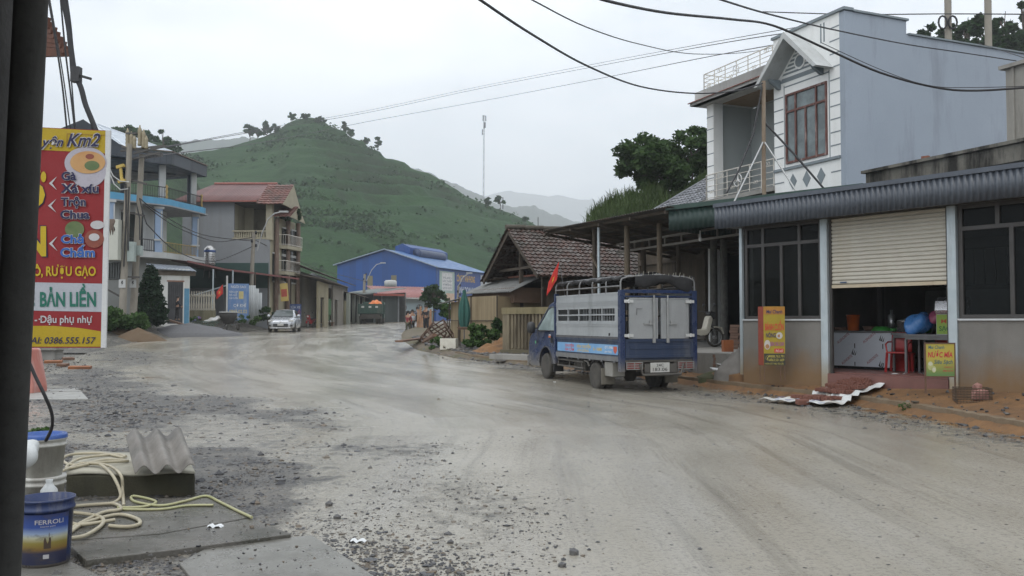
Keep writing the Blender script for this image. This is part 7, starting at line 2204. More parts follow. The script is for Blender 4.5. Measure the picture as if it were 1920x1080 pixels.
f = MB(); f.bx(-.19, .19, 2.20, 2.21, .42, .54); f.build('number_plate', MATS['plate_white'], car)
f = MB(); f.rbox((0, 2.15, .28), (1.25, .10, .05)); f.build('lower_lip', MATS['chrome'], car)

q = at(694, 608, 89)
dt = thing('tipper_truck', 'dark green tipper truck seen from behind under an orange load at the bend', 'truck', (q.x, q.y, 1.18), R(5))
DGT = M('tipper_green', (.025, .065, .05), .6, (.02, .05, .04), 2, .6, stain=(.10, .095, .085), sscale=2)
f = MB(); f.bx(-1.2, 1.2, 0, 4.6, 1.05, 2.0)
for x in (-1.2, -.6, 0, .6, 1.12):
    f.bx(x, x + .08, -.05, -.001, 1.05, 2.0)
for y in np.arange(.4, 4.6, .7):
    f.bx(1.201, 1.25, y, y + .1, 1.05, 2.0)
f.build('tipper_body', DGT, dt)
for x in (-.85, -.15, .5):
    f = MB(); f.bx(x, x + .26, -.058, -.052, 1.62, 1.80); f.build('reflector_plate', MATS['plate_white'], dt)
f = MB(); f.bx(-.9, .9, .1, 6.6, .75, 1.0); f.bx(-1.1, 1.1, .2, .3, .55, .8); f.build('chassis', CHAS, dt)
f = MB(); f.bx(-1.1, 1.1, 4.9, 6.6, .6, 2.3); f.build('cab', DGT, dt, bevel=.08)
f = MB(); f.grid(lambda u, v: (-.2 + 1.25 * u, .4 + 3.0 * v, 2.0 + .42 * math.sin(u * PI) ** .6 * math.sin(v * PI) ** .5 + .06 * math.sin(u * 17 + v * 9)), 16, 12); f.build('orange_tarp', M('orange_tarp', (.62, .17, .03), .6, (.5, .12, .02), 4), dt)
for s in (-1, 1):
    for y in (1.1, 5.6):
        wheel(dt, s * .95, y, .46, .30, s, TYRE, RIMM, 6, .46, front=y > 3)
    wheel(dt, s * .62, 1.1, .46, .28, s, TYRE, RIMM, 6, .46, front=False)
q = at(582, 617, 70.5)
motorbike('red_motorbike', 'red motorbike parked facing the road before the old shops', (q.x, q.y, .95), R(172), M('bike_red', (.40, .03, .04), .4), M('bike_red2', (.32, .025, .03), .4))
for k, (px, lab) in enumerate(((614, 'wooden stool by the yellow shutter, lower one'), (616, 'wooden stool stacked on the other by the yellow shutter'))):
    q = at(px, 607, 86); f = MB(); f.bx(-.22, .22, -.2, .2, .40, .46)
    for x in (-.19, .15):
        for y in (-.17, .13):
            f.bx(x, x + .05, y, y + .05, 0, .40)
    f.bx(-.19, .2, -.17, -.13, .15, .19); simple('wooden_stool', f, WOODL, lab, 'stool', 'stools by the yellow shutter', loc=(q.x, q.y, 1.12 + k * .465))
q = at(600, 613, 78); f = MB(); f.bx(-1.1, 1.2, -.3, .3, .30, .38); f.bx(-1.0, -.9, -.25, .25, 0, .3); f.bx(1.0, 1.1, -.25, .25, 0, .3); simple('low_bench', f, WT, 'low wooden bench beside the red motorbike', 'bench', loc=(q.x, q.y, 1.02))

SKIN = M('skin', (.36, .21, .14), .6, bmp=0)
HAIR = M('black_hair', (.012, .011, .011), .6, bmp=0)


def skinned(name, verts, edges, radii, mat, parent, sub=1):
    me = D.meshes.new(name); me.from_pydata([tuple(v) for v in verts], edges, [])
    o = D.objects.new(name, me); COL.objects.link(o)
    o.modifiers.new('skin', 'SKIN').use_smooth_shade = True
    for v, r in zip(me.skin_vertices[0].data, radii):
        v.radius = (r, r) if not isinstance(r, tuple) else r
    me.skin_vertices[0].data[0].use_root = True
    m2 = o.modifiers.new('sub', 'SUBSURF'); m2.levels = m2.render_levels = sub
    dg = bpy.context.evaluated_depsgraph_get()
    out = D.meshes.new_from_object(o.evaluated_get(dg))
    D.objects.remove(o); D.meshes.remove(me)
    out.name = name; out.materials.clear(); out.materials.append(mat)
    ob = D.objects.new(name, out); COL.objects.link(ob); ob.parent = parent
    return ob


def person(label, loc, rz, H, top, legs, lean=0.0, arms=((.16, .1), (.16, .1)), stride=.08, long_coat=False):
    """arms: per side (forward reach at the elbow, at the hand) in metres"""
    o = thing('person', label, 'person', loc, rz); k = H / 1.68
    sh_y, sh_z = lean * .5, 1.38 - lean * .12
    V = [(0, 0, .95), (0, lean * .25, 1.15), (0, sh_y, sh_z), (0, sh_y + lean * .12, sh_z + .11), (0, sh_y + lean * .2 + .02, sh_z + .24), (0, sh_y + lean * .2 + .01, sh_z + .31)]
    E_ = [(0, 1), (1, 2), (2, 3), (3, 4), (4, 5)]; Rr = [.125, .115, (.15, .10), .052, .088, .07]
    V.append((0, V[4][1] + .095, V[4][2] - .015)); E_.append((4, 6)); Rr.append(.018)
    armi, legi = [], []
    for s, (ae, ah) in zip((-1, 1), arms):
        b = len(V)
        ez_ = sh_z - .27 + abs(ae) * .3; hz_ = ez_ - .22 + abs(ah - ae) * .7
        V += [(s * .17, sh_y, sh_z - .02), (s * .215, sh_y + ae, ez_), (s * .20, sh_y + ah, hz_), (s * .195, sh_y + ah + .03, hz_ - .07)]
        Rr += [.058, .042, .030, (.034, .02)]; E_ += [(2, b), (b, b + 1), (b + 1, b + 2), (b + 2, b + 3)]; armi.append(b)
        for i in range(4):
            c = len(V); x = s * .195 + (i - 1.5) * .02
            V += [(x, sh_y + ah + .05, hz_ - .13 - .008 * (1.5 - abs(i - 1.5))), (x, sh_y + ah + .065, hz_ - .16 - .006 * (i % 2))]; Rr += [.010, .008]; E_ += [(b + 3, c), (c, c + 1)]
        c = len(V); V += [(s * .15, sh_y + ah + .06, hz_ - .08), (s * .14, sh_y + ah + .085, hz_ - .11)]; Rr += [.011, .008]; E_ += [(b + 3, c), (c, c + 1)]
    for s in (-1, 1):
        b = len(V); d = s * stride
        V += [(s * .09, 0, .86), (s * .10, d * .7 + .02, .48), (s * .10, d - .02, .09), (s * .11, d + .12, .035)]
        Rr += [.09, .062, .042, (.042, .03)]; E_ += [(0, b), (b, b + 1), (b + 1, b + 2), (b + 2, b + 3)]; legi.append(b)
    V = [Vector(v) * k for v in V]; Rr = [tuple(x * k for x in r) if isinstance(r, tuple) else r * k for r in Rr]
    skinned('body', V, E_, Rr, SKIN, o)
    def sub_part(name, idx, grow, mat):
        m_ = {i: n for n, i in enumerate(idx)}
        es = [(m_[a], m_[b]) for a, b in E_ if a in m_ and b in m_]
        rr = [tuple(x + grow for x in Rr[i]) if isinstance(Rr[i], tuple) else Rr[i] + grow for i in idx]
        return skinned(name, [V[i] for i in idx], es, rr, mat, o)
    a0, a1 = armi
    sub_part('shirt', [1, 0, 2, a0, a0 + 1, a0 + 2, a1, a1 + 1, a1 + 2], .016, top)
    l0, l1 = legi
    sub_part('trousers', [0, l0, l0 + 1, l0 + 2, l1, l1 + 1, l1 + 2], .018 if not long_coat else .04, legs)
    f = MB(); c = V[4]; f.grid(lambda u, v: (c.x + .104 * k * math.sin(v * 2.0) * math.cos(u * 2 * PI), c.y - .022 * k + .108 * k * math.sin(v * 2.0) * math.sin(u * 2 * PI), c.z + .03 * k + .115 * k * math.cos(v * 2.0)), 16, 8); f.build('hair', HAIR, o)
    f = MB()
    for s in (-1, 1):
        f.rbox(V[legi[0 if s < 0 else 1] + 3] + Vector((0, -.06 * k, -.005)), (.095 * k, .26 * k, .06 * k))
    f.build('shoes', M('dark_shoes', (.03, .028, .026), .7), o)
    return o


DKC = M('dark_jacket', (.025, .026, .034), .85); DKT = M('dark_trousers', (.035, .034, .036), .85); REDS = M('maroon_shirt', (.24, .04, .05), .85)
LTS = M('pale_shirt', (.50, .55, .60), .8); GRYS = M('grey_blue_shirt', (.20, .23, .30), .8); KHK = M('olive_trousers', (.09, .085, .06), .85)
q = at(765, 630, 62); person('person in a maroon shirt and olive trousers standing at the roadside with arms hanging', (q.x, q.y, q.z), R(-25), 1.66, REDS, KHK)
q = at(770, 626, 65); person('person in a pale shirt standing half hidden behind the one in maroon', (q.x + .12, q.y, q.z), R(20), 1.68, LTS, DKT)
q = at(787, 618, 67); person('person in a grey blue shirt bending over beside the dark coated one', (q.x, q.y, .92), R(60), 1.6, GRYS, DKT, .35, ((.25, .45), (.25, .42)))
q = at(799, 622, 63); person('person in a long black coat standing nearest the timber boards', (q.x, q.y, .84), R(150), 1.7, DKC, DKC, .1, ((.1, .3), (.1, .28)), .04, True)
q = at(332, 599, 49.5); person('person in dark clothes standing before the iron door of the white gatehouse', (q.x, q.y, q.z - .05), R(-60), 1.3, DKC, DKT, .05, ((.08, .26), (.08, .26)))

q = at(258, 634, 43)
heap('sand_heap', 'brown sand heap at the edge of the road below the shrubs', 'sand heap', (q.x, q.y, .52), 1.35, 1.0, .66, M('brown_sand', (.12, .08, .045), .95, (.09, .06, .035), 3, .7, bmp=.3), 2, 0, .12)
heap('soil_heap', 'dark clod of soil beneath the leafy shrub, left of the sand heap', 'soil heap', (q.x - 1.3, q.y + 1.2, .75), .9, .8, .55, M('dark_soil', (.11, .075, .04), .95, (.07, .05, .03), 3, .8, bmp=.5), 4, 0, .4)
heap('gravel_heap', 'long grey gravel heap in front of the gatehouse', 'gravel heap', (-17.6, 49.5, .80), 2.8, 1.6, .62, M('grey_chippings', (.16, .16, .165), .85, (.08, .08, .085), 14, 1, bmp=.6, bscale=20), 6, .25, .2)
q = at(375, 612, 55); f = MB()
for k in range(12):
    f.beam((-1.0 + k * .18, -.5, 0), (-1.0 + k * .18, .5, .0), .025)
for y in (-.5, 0, .5):
    f.beam((-1.0, y, 0), (1.0, y, 0), .04)
o = simple('iron_grating', f, M('green_iron', (.07, .14, .12), .7, (.10, .08, .05), 5, .8), 'greenish iron window grating lying on the bank', 'grating', loc=(q.x, q.y, 1.30)); o.rotation_euler = (.35, .05, -.25)
f = MB(); f.beam(at(316, 600, 50), at(348, 610, 50), .35, .1); simple('thick_plank', f, WT, 'thick weathered plank lying on the gravel heap', 'plank')
f = MB(); f.grid(lambda u, v: (.55 * math.sin(v * PI) ** .5 * math.cos(u * 2 * PI), (v - .5) * 1.3, .14 * math.sin(v * PI) ** .5 * math.sin(u * 2 * PI) + .03 * math.sin(v * 19)), 18, 12); q = at(400, 600, 57); o = simple('white_sack', f, TW_, 'white sack lying by the dark barrow', 'sack', loc=(q.x, q.y, 1.6)); o.rotation_euler = (.3, .1, -1.2)
f = MB(); f.slab(lambda u, v: (1.0 * u - .5, .7 * v - .35, .12 * math.sin(u * 7 + v * 3) + .08 * math.sin(v * 11)), 14, 10, (0, 0, -.01)); q = at(361, 596, 57); simple('blue_sheet', f, M('blue_tarp', (.06, .12, .42), .5, (.3, .12, .12), 5, .7), 'crumpled blue plastic sheet below the baluster fence', 'sheet', loc=(q.x, q.y, 1.6))
q = at(428, 615, 57)
bw_ = thing('barrow_drum', 'black mixing drum with pale rim on a small wheel by the gateway', 'mixing drum', (q.x, q.y, .95))
f = MB(); f.lathe([(.001, .35), (.30, .4), (.52, .8), (.55, 1.1), (.45, 1.12), (.3, .7), (.001, .6)], (0, 0, 0), 18); f.build('drum', M('black_iron', (.035, .035, .035), .7, (.07, .065, .06), 4), bw_)
f = MB(); f.tube([(.55 * math.cos(t), .55 * math.sin(t), 1.1) for t in np.linspace(0, 2 * PI, 25)[:-1]], .04, 6, True); f.build('rim', OFFW, bw_)
f = MB(); f.tube([(.62 + .0 * t, .2 * math.cos(t), .2 + .2 * math.sin(t)) for t in np.linspace(0, 2 * PI, 15)[:-1]], .05, 6, True); f.build('wheel', TYRE, bw_)
f = MB(); f.beam((-.5, 0, .0), (0, 0, .5), .08); f.beam((.62, 0, .2), (0, 0, .5), .06); f.beam((-.2, .3, 0), (0, 0, .5), .06); f.build('stand', STEELD, bw_)

CPOLE = M('concrete_pole', (.30, .275, .23), .85, (.22, .20, .17), 1.5, .7, stain=(.13, .115, .095), sscale=1.5, bmp=.2)
tf = thing('transformer_station', 'pair of concrete poles carrying a transformer, cabinets and insulators', 'transformer', (at(246, 596, 46).x, 46, 1.2))
O = tf.location
def tp_(px, py, Y=46):
    return at(px, py, Y) - O
for (xb, yb, xt, yt, Y) in ((229, 600, 243, 270, 46), (249, 604, 266, 290, 46.8)):
    f = MB(); f.tube([tp_(xb, yb, Y), tp_((xb + xt) / 2, (yb + yt) / 2, Y), tp_(xt, yt, Y)], [.19, .165, .135], 10); f.build('pole', CPOLE, tf)
    f = MB(); c = tp_(xb + 3, 532, Y); f.rbox(c + Vector((0, -.19, 0)), (.34, .02, .42)); lp = f.build('warning_plate', OFFW, tf)
    f = MB(); f.add([c + Vector(v) for v in ((-.02, -.202, .15), (.06, -.202, .15), (.02, -.202, .05), (.07, -.202, .05), (-.03, -.202, -.12), (0, -.202, 0), (-.06, -.202, 0))], [(0, 1, 2, 3, 4, 5, 6)]); f.build('bolt_mark', IRON, lp)
f = MB(); f.rbox(tp_(212, 450, 45.6), (.68, .45, 2.05)); cbn = f.build('cabinet', M('pale_cabinet', (.50, .51, .45), .6, (.44, .45, .40), 1.2, .5), tf, bevel=.02)
f = MB(); c = tp_(213, 430, 45.6); f.slab(lambda u, v: (c.x - .14 + .28 * u + .04 * math.sin(v * 9), c.y - .235, c.z + .5 - v * (.5 + .35 * math.sin(u * 7) ** 2)), 8, 6, (0, .004, 0)); f.build('rust_streak', M('rust_streak', (.16, .12, .095), .9), cbn)
INSU = M('insulator_clay', (.30, .26, .17), .5, (.22, .18, .11), 5)
for k, (px, py, hh) in enumerate(((239, 262, .95), (246, 266, .85), (252, 268, .6), (262, 256, .95), (269, 262, .85), (274, 268, .6))):
    f = MB(); c = tp_(px, py, 46.3); f.lathe([(.001, -hh / 2), (.10, -hh / 2), (.11, -hh * .4), (.085, -hh * .3), (.11, -hh * .2), (.085, -.1 * hh), (.11, 0), (.085, .1 * hh), (.11, .2 * hh), (.10, .4 * hh), (.05, hh * .5), (.03, hh * .62), (.001, hh * .64)], c, 10); f.build('insulator', INSU, tf)
f = MB()
for (a, b) in (((228, 276), (300, 291)), ((226, 283), (306, 273)), ((250, 288), (312, 273)), ((240, 300), (300, 286)), ((236, 250), (272, 250)), ((232, 335), (276, 345)), ((226, 395), (272, 405)), ((196, 517), (262, 520)), ((196, 540), (236, 562))):
    f.beam(tp_(*a, 46.2), tp_(*b, 46.5), .09)
for k in range(9):
    c = tp_(272 + k * 4, 290 - k * .5, 46.5); f.tube([c, c + Vector((0, 0, -.22))], .04, 5)
f.build('crossarm', M('dark_steel_arm', (.09, .085, .08), .7), tf)
f = MB(); f.rbox(tp_(247, 472, 46), (.34, .3, 1.0)); f.rbox(tp_(258, 470, 46.4), (.45, .3, .5)); f.build('switch_box', M('pale_green_box', (.34, .40, .38), .6), tf)
f = MB(); c = tp_(214, 508, 46.4); f.rbox(c, (1.0, .8, .9))
for k in range(8):
    f.rbox(c + Vector((-.45 + k * .13, -.45, 0)), (.04, .12, .75))
f.build('transformer', M('grey_transformer', (.11, .12, .12), .7, (.08, .085, .085), 3), tf)
YL = M('yellow_cap', (.50, .36, .08), .6)
f = MB(); c = tp_(226, 312, 45.8); f.rbox(c, (.4, .2, .15), 0, 0, -.3); f.rbox(c + Vector((.08, 0, -.75)), (.35, .2, .13), 0, 0, -.3); f.beam(c, c + Vector((.08, 0, -.75)), .12); f.build('dropout_fuse', YL, tf)
f = MB()
for (pts) in (((203, 310), (212, 330), (226, 340), (242, 341)), ((203, 318), (214, 345), (226, 356), (240, 354))):
    f.tube([tp_(*a, 45.7) for a in pts], .03, 5)
f.build('white_conductor', OFFW, tf)
f = MB()
for (pts) in (((236, 345), (236, 420), (232, 500)), ((242, 350), (240, 400), (240, 470)), ((262, 372), (268, 400), (275, 420)), ((255, 380), (262, 410), (262, 450))):
    f.tube([tp_(*a, 45.8) for a in pts], .035, 5)
f.build('riser_cable', CABLE, tf)


def cable(label, pts, r, name='overhead_cable', group='overhead cables', mat=None, sub=6):
    """pts: (px, py, distance) through which the cable hangs, smoothed"""
    P_ = [at(*p) for p in pts]; out = []
    n = len(P_)
    for i in range(n - 1):
        p0, p1, p2, p3 = P_[max(i - 1, 0)], P_[i], P_[i + 1], P_[min(i + 2, n - 1)]
        for k in range(sub):
            t = k / sub
            out.append(.5 * ((2 * p1) + (p2 - p0) * t + (2 * p0 - 5 * p1 + 4 * p2 - p3) * t * t + (3 * p1 - p0 - 3 * p2 + p3) * t ** 3))
    out.append(P_[-1]); f = MB(); f.tube(out, r, 6)
    return simple(name, f, mat or CABLE, label, 'cable', group)


cable('thick black cable sagging down to the rusty post', [(860, -30, 9), (905, 3, 10), (1000, 66, 12), (1100, 123, 15), (1200, 162, 18), (1300, 175, 20.5), (1380, 170, 22), (1430, 156, 22.5)], .017)
cable('thin black cable passing above the balcony railing of the white house', [(960, -20, 12), (1000, 1, 13), (1100, 51, 16), (1200, 83, 20), (1300, 101, 26), (1400, 98, 33), (1470, 85, 40)], .012)
cable('thickest black cable curving across the front of the two storey house', [(1100, -15, 8), (1140, 2, 8.5), (1250, 24, 10), (1370, 36, 11.5), (1450, 48, 12.5), (1550, 92, 13), (1650, 136, 13.2), (1750, 163, 13.2), (1830, 170, 13), (1960, 161, 12.5)], .017)
cable('black cable crossing the grey side wall to the concrete pillar', [(1330, -8, 9), (1360, 2, 9.5), (1440, 26, 11), (1560, 55, 13), (1700, 83, 16), (1800, 98, 17.5), (1905, 114, 18.9)], .012)
cable('straight thin cable above the roof of the two storey house', [(1430, 22, 30), (1600, 27, 28), (1777, 26, 27), (1960, 27, 25)], .017)
cable('thin wire lying along the thickest cable over the grey wall', [(1540, 80, 12.9), (1650, 130, 13.1), (1740, 160, 13.1), (1830, 164, 13), (1960, 160, 12.6)], .005)
cable('thin grey wire dangling over the concrete pillar', [(1835, 82, 27), (1870, 92, 25), (1925, 110, 22)], .010)
for k, (pts, lab) in enumerate(((((276, 282, 46.5), (500, 243, 90), (700, 209, 140), (900, 166, 150), (1130, 122, 110), (1330, 85, 60), (1500, 58, 45)), 'upper long power line crossing the hill'), (((300, 291, 46.5), (520, 262, 90), (700, 226, 140), (900, 190, 150), (1100, 152, 110), (1320, 108, 60), (1500, 76, 45)), 'lower long power line crossing the hill'), (((284, 280, 46.5), (500, 240, 90), (700, 205, 140), (900, 162, 150), (1130, 117, 110), (1330, 80, 60), (1500, 50, 45)), 'topmost long power line crossing the hill'))):
    cable(lab + ' from the transformer poles', pts, .026 if k < 2 else .02, 'power_line', 'power lines over the hill', M('line_grey', (.06, .06, .065), .6, bmp=0))
for k, (pts, lab) in enumerate(((((272, 385, 46), (330, 425, 50), (400, 452, 57), (440, 450, 61), (474, 445, 63)), 'upper black service cable'), (((262, 372, 46), (300, 400, 48), (380, 440, 55), (474, 452, 63)), 'middle black service cable'), (((275, 420, 46), (330, 470, 50), (400, 490, 57), (474, 462, 63)), 'lower black service cable'), (((474, 448, 63), (540, 480, 72), (600, 505, 88), (686, 528, 107)), 'black cable from the wooden pole down the old shop row'))):
    cable(lab + (' between the transformer poles and the wooden pole' if k < 3 else ''), pts, .028, 'service_cable', 'cables along the left street')
def lamp_pole(name, label, pts, r, arm, Y, mat):
    o = thing(name, label, 'pole', at(*pts[0], Y)); f = MB(); f.tube([at(*p, Y) - o.location for p in pts], r, 8); f.build('pole', mat, o)
    if arm:
        f = MB(); f.tube([at(*p, Y) - o.location for p in arm], .05, 6); ar = f.build('lamp_arm', PIPE, o)
        f = MB(); f.rbox(at(*arm[-1], Y) - o.location, (.6, .25, .12)); f.build('lamp_head', PIPE, ar)
    f = MB(); c = at(*pts[-1], Y) - o.location
    for k in range(5):
        f.lathe([(.001, -.12), (.08, -.1), (.08, .1), (.001, .12)], c + Vector((.14 * math.cos(k * 2), .12 * math.sin(k * 2.2), -.3 * k)), 8)
    f.build('cable_clamps', CABLE, o)
lamp_pole('street_pole', 'wooden street pole with clustered cables and a lamp arm by the grey house', [(470, 600), (472, 520), (476, 436)], [.17, .15, .13], [(482, 470), (492, 436), (503, 410), (515, 400), (532, 397)], 63, CPOLE)
lamp_pole('bend_pole', 'concrete street pole with a curved lamp arm in front of the blue warehouse', [(681, 600), (682, 560), (684, 514)], [.19, .17, .15], [(687, 527), (697, 506), (706, 496), (718, 493)], 107, CPOLE)
lamp_pole('far_pole', 'thin dark pole with a curved lamp arm beside the leafy tree', [(856, 590), (858, 560), (860, 535)], [.12, .11, .10], [(860, 536), (868, 520), (880, 512)], 90, CPOLE)
for px, y0, y1, lab in ((1777, 90, -15, 'concrete pole with a coil of cable rising behind the house roof'), (1852, 100, -15, 'plain concrete pole farther right behind the house roof')):
    o = thing('roof_pole', lab, 'pole', at(px, 140, 36)); f = MB(); f.tube([(0, 0, -8), at(px, y1, 36) - o.location], .14, 8); f.build('pole', CPOLE, o)
    if px < 1800:
        f = MB(); c = at(px, 42, 35.8) - o.location
        for s in (-1, 1):
            f.tube([c + Vector((s * .2 + .17 * math.cos(t), 0, .26 * math.sin(t))) for t in np.linspace(0, 2 * PI, 13)[:-1]], .04, 5, True)
        f.build('cable_coil', CABLE, o)
b_ = at(1433, 378, 22.6)
rp = thing('rusty_post', 'leaning rusty cable post braced by pale rods above the shop roof', 'post', b_)
f = MB(); f.tube([(0, 0, -.45), at(1432, 300, 22.6) - b_, at(1432, 152, 22.6) - b_], [.055, .052, .05], 8); f.build('post', M('rust_post', (.28, .23, .17), .8, (.16, .10, .06), 3, .9, bmp=.2), rp)
f = MB()
for q_ in ((1373, 386), (1499, 368)):
    f.tube([at(1432, 264, 22.6) - b_, at(*q_, 21.6) - b_], .022, 6)
f.build('brace_rods', PIPE, rp)
f = MB(); f.tube([at(1434, 230, 22.6) - b_, at(1490, 290, 22.2) - b_, at(1552, 362, 21.8) - b_], .026, 6); f.tube([at(1430, 158, 22.6) - b_, at(1413, 250, 22.4) - b_, at(1385, 320, 22) - b_, at(1362, 362, 21.7) - b_], .022, 6); f.build('drop_cable', CABLE, rp)
q = at(906, 380, 420)
ms = thing('radio_mast', 'tall thin grey radio mast standing on the misty ridge', 'mast', q)
f = MB()
tp2 = at(907.5, 216, 420) - q
for k in range(3):
    a = k * 2 * PI / 3; d = Vector((.33 * math.cos(a), .33 * math.sin(a), -6)); f.tube([d, tp2 + Vector((.25 * math.cos(a), .25 * math.sin(a), 0))], .11, 4)
for k in range(30):
    z0, z1 = tp2.z * k / 30, tp2.z * (k + 1) / 30; a = (k % 3) * 2 * PI / 3; b2 = ((k + 1) % 3) * 2 * PI / 3
    f.tube([tp2 * (k / 30) + Vector((.33 * math.cos(a), .33 * math.sin(a), 0)), tp2 * ((k + 1) / 30) + Vector((.33 * math.cos(b2), .33 * math.sin(b2), 0))], .07, 4)
f.build('lattice', M('mast_grey', (.30, .31, .33), .6), ms)
for k in range(5):
    f = MB(); f.rbox(tp2 + Vector((.8 * math.cos(k * 1.4), .8 * math.sin(k * 1.4), -1.5 - 3.2 * (k % 3))), (.5, .5, 2.6)); f.build('antenna_panel', MATS['mast_grey'], ms)
f = MB(); q = at(1050, 474, 220)
for px, py, h, lab in ((943, 392, 22, 'left small wire post on the ridge line'), (1009, 424, 17, 'right small wire post on the ridge line')):
    c = at(px, py, 320); f = MB(); f.tube([c, c + Vector((0, 0, h * 320 / 1700))], .16, 5); simple('ridge_post', f, M('post_dark', (.08, .08, .08), .8), lab, 'post', 'wire posts on the ridge')
c = at(838, 472, 255); o = thing('hillside_hut', 'tiny hut with a pale roof alone on the green slope', 'hut', c - Vector((0, 0, .8)))
f = MB(); f.bx(-1.1, 1.1, -.8, .8, 0, 1.9); f.build('wall', OLDW, o); f = MB(); f.prism([(-1.2, 1.9), (1.2, 1.9), (0, 2.4)], -1.4, 1.4, 'x'); f.build('roof', ROOFM, o)
def ob_at(name, label, cat, mb, mat, loc=(0, 0, 0), **kw):
    return simple(name, mb, mat, label, cat, loc=loc, **kw)


PST = M('grey_post_steel', (.06, .06, .058), .85, (.032, .032, .031), 9, .9, stain=(.085, .085, .08), sscale=6, bmp=.1, spec=.2)
f = MB(); f.tube([at(1, 1180, 1.9), at(31, 560, 1.9), at(71, -260, 1.9)], .033, 20); ob_at('steel_post', 'grey galvanised post of the porch beside the street banner', 'post', f, PST)
f = MB(); f.prism([(-1.6, 1.2), (-1.135, 2.06), (-1.10, 2.02), (-1.0, 1.1), (-1.0, .2), (-1.6, .2)], -.2, 3.0, 'z'); f.xf(Matrix.Translation((.0, 0, 0)))
ob_at('porch_wall', 'dark timber porch wall added to block light beside the grey post', 'wall', f, M('black_timber', (.018, .017, .016), .8, (.03, .028, .025), 3))  # added wall, keeps light off the post's left side
f = MB(); corr(f, (-2.6, 1.9, 2.95), (2.2, 1.9, 2.95), (2.2, -2.5, 3.5), (-2.6, -2.5, 3.5), .2, .02, .01, 2); ob_at('porch_roof', 'unseen sheet roof added to shade the grey post and foreground', 'roof', f, RROOF)  # out of view, added to shade the post and foreground

BY = 8.35
bo = at(203, 652, BY)
ban_ = thing('street_banner', 'tall red and yellow noodle shop banner with food pictures hanging at the left', 'banner', bo)
def bl_(px, py, d=0.0):
    return at(px, py, BY) - bo + Vector((0, -d, 0))
def bpoly(mb, pts, d):
    mb.add([bl_(*p, d) for p in pts], [tuple(range(len(pts)))])
def bellipse(mb, cx, cy, rx, ry, d, n=30):
    bpoly(mb, [(cx + rx * math.cos(2 * PI * k / n), cy - ry * math.sin(2 * PI * k / n)) for k in range(n)], d)
f = MB(); c4 = [bl_(-40, 233), bl_(203, 245), bl_(194, 652), bl_(-60, 652)]
f.add([p + Vector((0, y, 0)) for y in (-.004, .035) for p in c4], [(0, 1, 2, 3), (7, 6, 5, 4), (0, 4, 5, 1), (1, 5, 6, 2), (2, 6, 7, 3), (3, 7, 4, 0)])
bd3 = f.build('board', M('bn_red', (.23, .008, .012), .6, (.20, .007, .010), 2, .5, bmp=0), ban_)
def bn_c(n, c):
    return M('bn_' + n, c, .6, tuple(x * .9 for x in c), 4, .5, bmp=0)
f = MB(); f.beam(bl_(203.5, 245), bl_(194.5, 652), .022, .045); f.build('white_edge', bn_c('edge', (.55, .56, .56)), ban_)
f = MB(); bpoly(f, [(-40, 234), (201, 246), (200, 288), (130, 284), (-45, 276)], .006)
bpoly(f, [(-60, 614), (60, 611), (100, 611), (150, 615), (194, 622), (193, 650), (-60, 650)], .006); f.build('yellow_bands', bn_c('yellow', (.40, .28, .006)), bd3)
f = MB(); bpoly(f, [(-52, 527), (197, 532), (195.5, 585), (-54, 580)], .006); f.build('white_band', bn_c('white', (.38, .40, .44)), bd3)
NAV = bn_c('navy', (.012, .012, .06)); WHT = bn_c('print_white', (.46, .45, .46))
def btext(parent, name, mat, rows, d, bold_add=0.0, dx=0.0):
    f = MB()
    for (t, px0, px1, base, cap, b, sh) in rows:
        o = bl_(px0 + dx, base, d); e_ = bl_(px1 + dx, base, d); u_ = bl_(px0, base - cap, d)
        txt(f, t, o, e_ - o, u_ - o, (u_ - o).length, (e_ - o).length, b + bold_add, sh)
    return f.build(name, mat, parent)
rows = [('yện', 77, 121, 275, 17, .012, .35), ('Km2', 127, 190, 275, 24, .012, .35), ('Gà', 117, 145, 338, 15, .03, 0), ('Xá xíu', 116, 187, 361.5, 16, .03, 0), ('Trộn', 116, 163, 386, 15, .03, 0), ('Chua', 115, 170, 410, 15, .03, 0)]
rb = [('Chả', 116, 159, 456, 15, .03, 0), ('Chấm', 115, 180, 481.5, 16, .03, 0)]
btext(bd3, 'letter_outlines', WHT, rows + rb, .018, .035)
btext(bd3, 'navy_letters', NAV, rows, .022)
btext(bd3, 'blue_letters', bn_c('blue', (.02, .10, .36)), rb, .022)
yr = [('O', 14, 86, 392, 54, .03, 0), ('N', 44, 88, 478, 52, .04, 0)]
btext(bd3, 'letter_shadows', NAV, yr, .010, .02, 2.5)
btext(bd3, 'yellow_letters', bn_c('yellow2', (.46, .33, .008)), yr + [('Ô, RƯỢU GẠO', 64, 181, 517, 17, .03, 0)], .014)
btext(bd3, 'green_letters', bn_c('green', (.01, .13, .09)), [('E', 56, 66, 572, 26, .03, 0), ('BẢN LIỀN', 76, 181, 574, 26, .03, 0)], .012)
btext(bd3, 'white_letters', WHT, [('- Đậu phụ nhự', 66, 174, 605, 13, .02, 0)], .012)
btext(bd3, 'phone_letters', NAV, [('AI: 0386.555.157', 58, 181, 644, 12, .01, .25)], .012)
f = MB(); bellipse(f, 83, 332, 5, 10, .014); bellipse(f, 72, 322, 6, 6, .0145); f.build('horn_mark', MATS['bn_yellow2'], bd3)
f = MB()
for (x0, x1, y0, y1) in ((93, 108, 331, 357), (91, 107, 373, 399), (93, 109, 443, 471)):
    ym = (y0 + y1) / 2; bpoly(f, [(x0, ym), (x1, y0), (x0 + 6, ym), (x1, y1)], .012)
f.build('chevrons', WHT, bd3)
f = MB(); bellipse(f, 162, 306, 40, 30, .012); bellipse(f, 166, 322, 34, 30, .0115); f.build('bowl_picture', bn_c('bowl', (.40, .38, .43)), bd3)
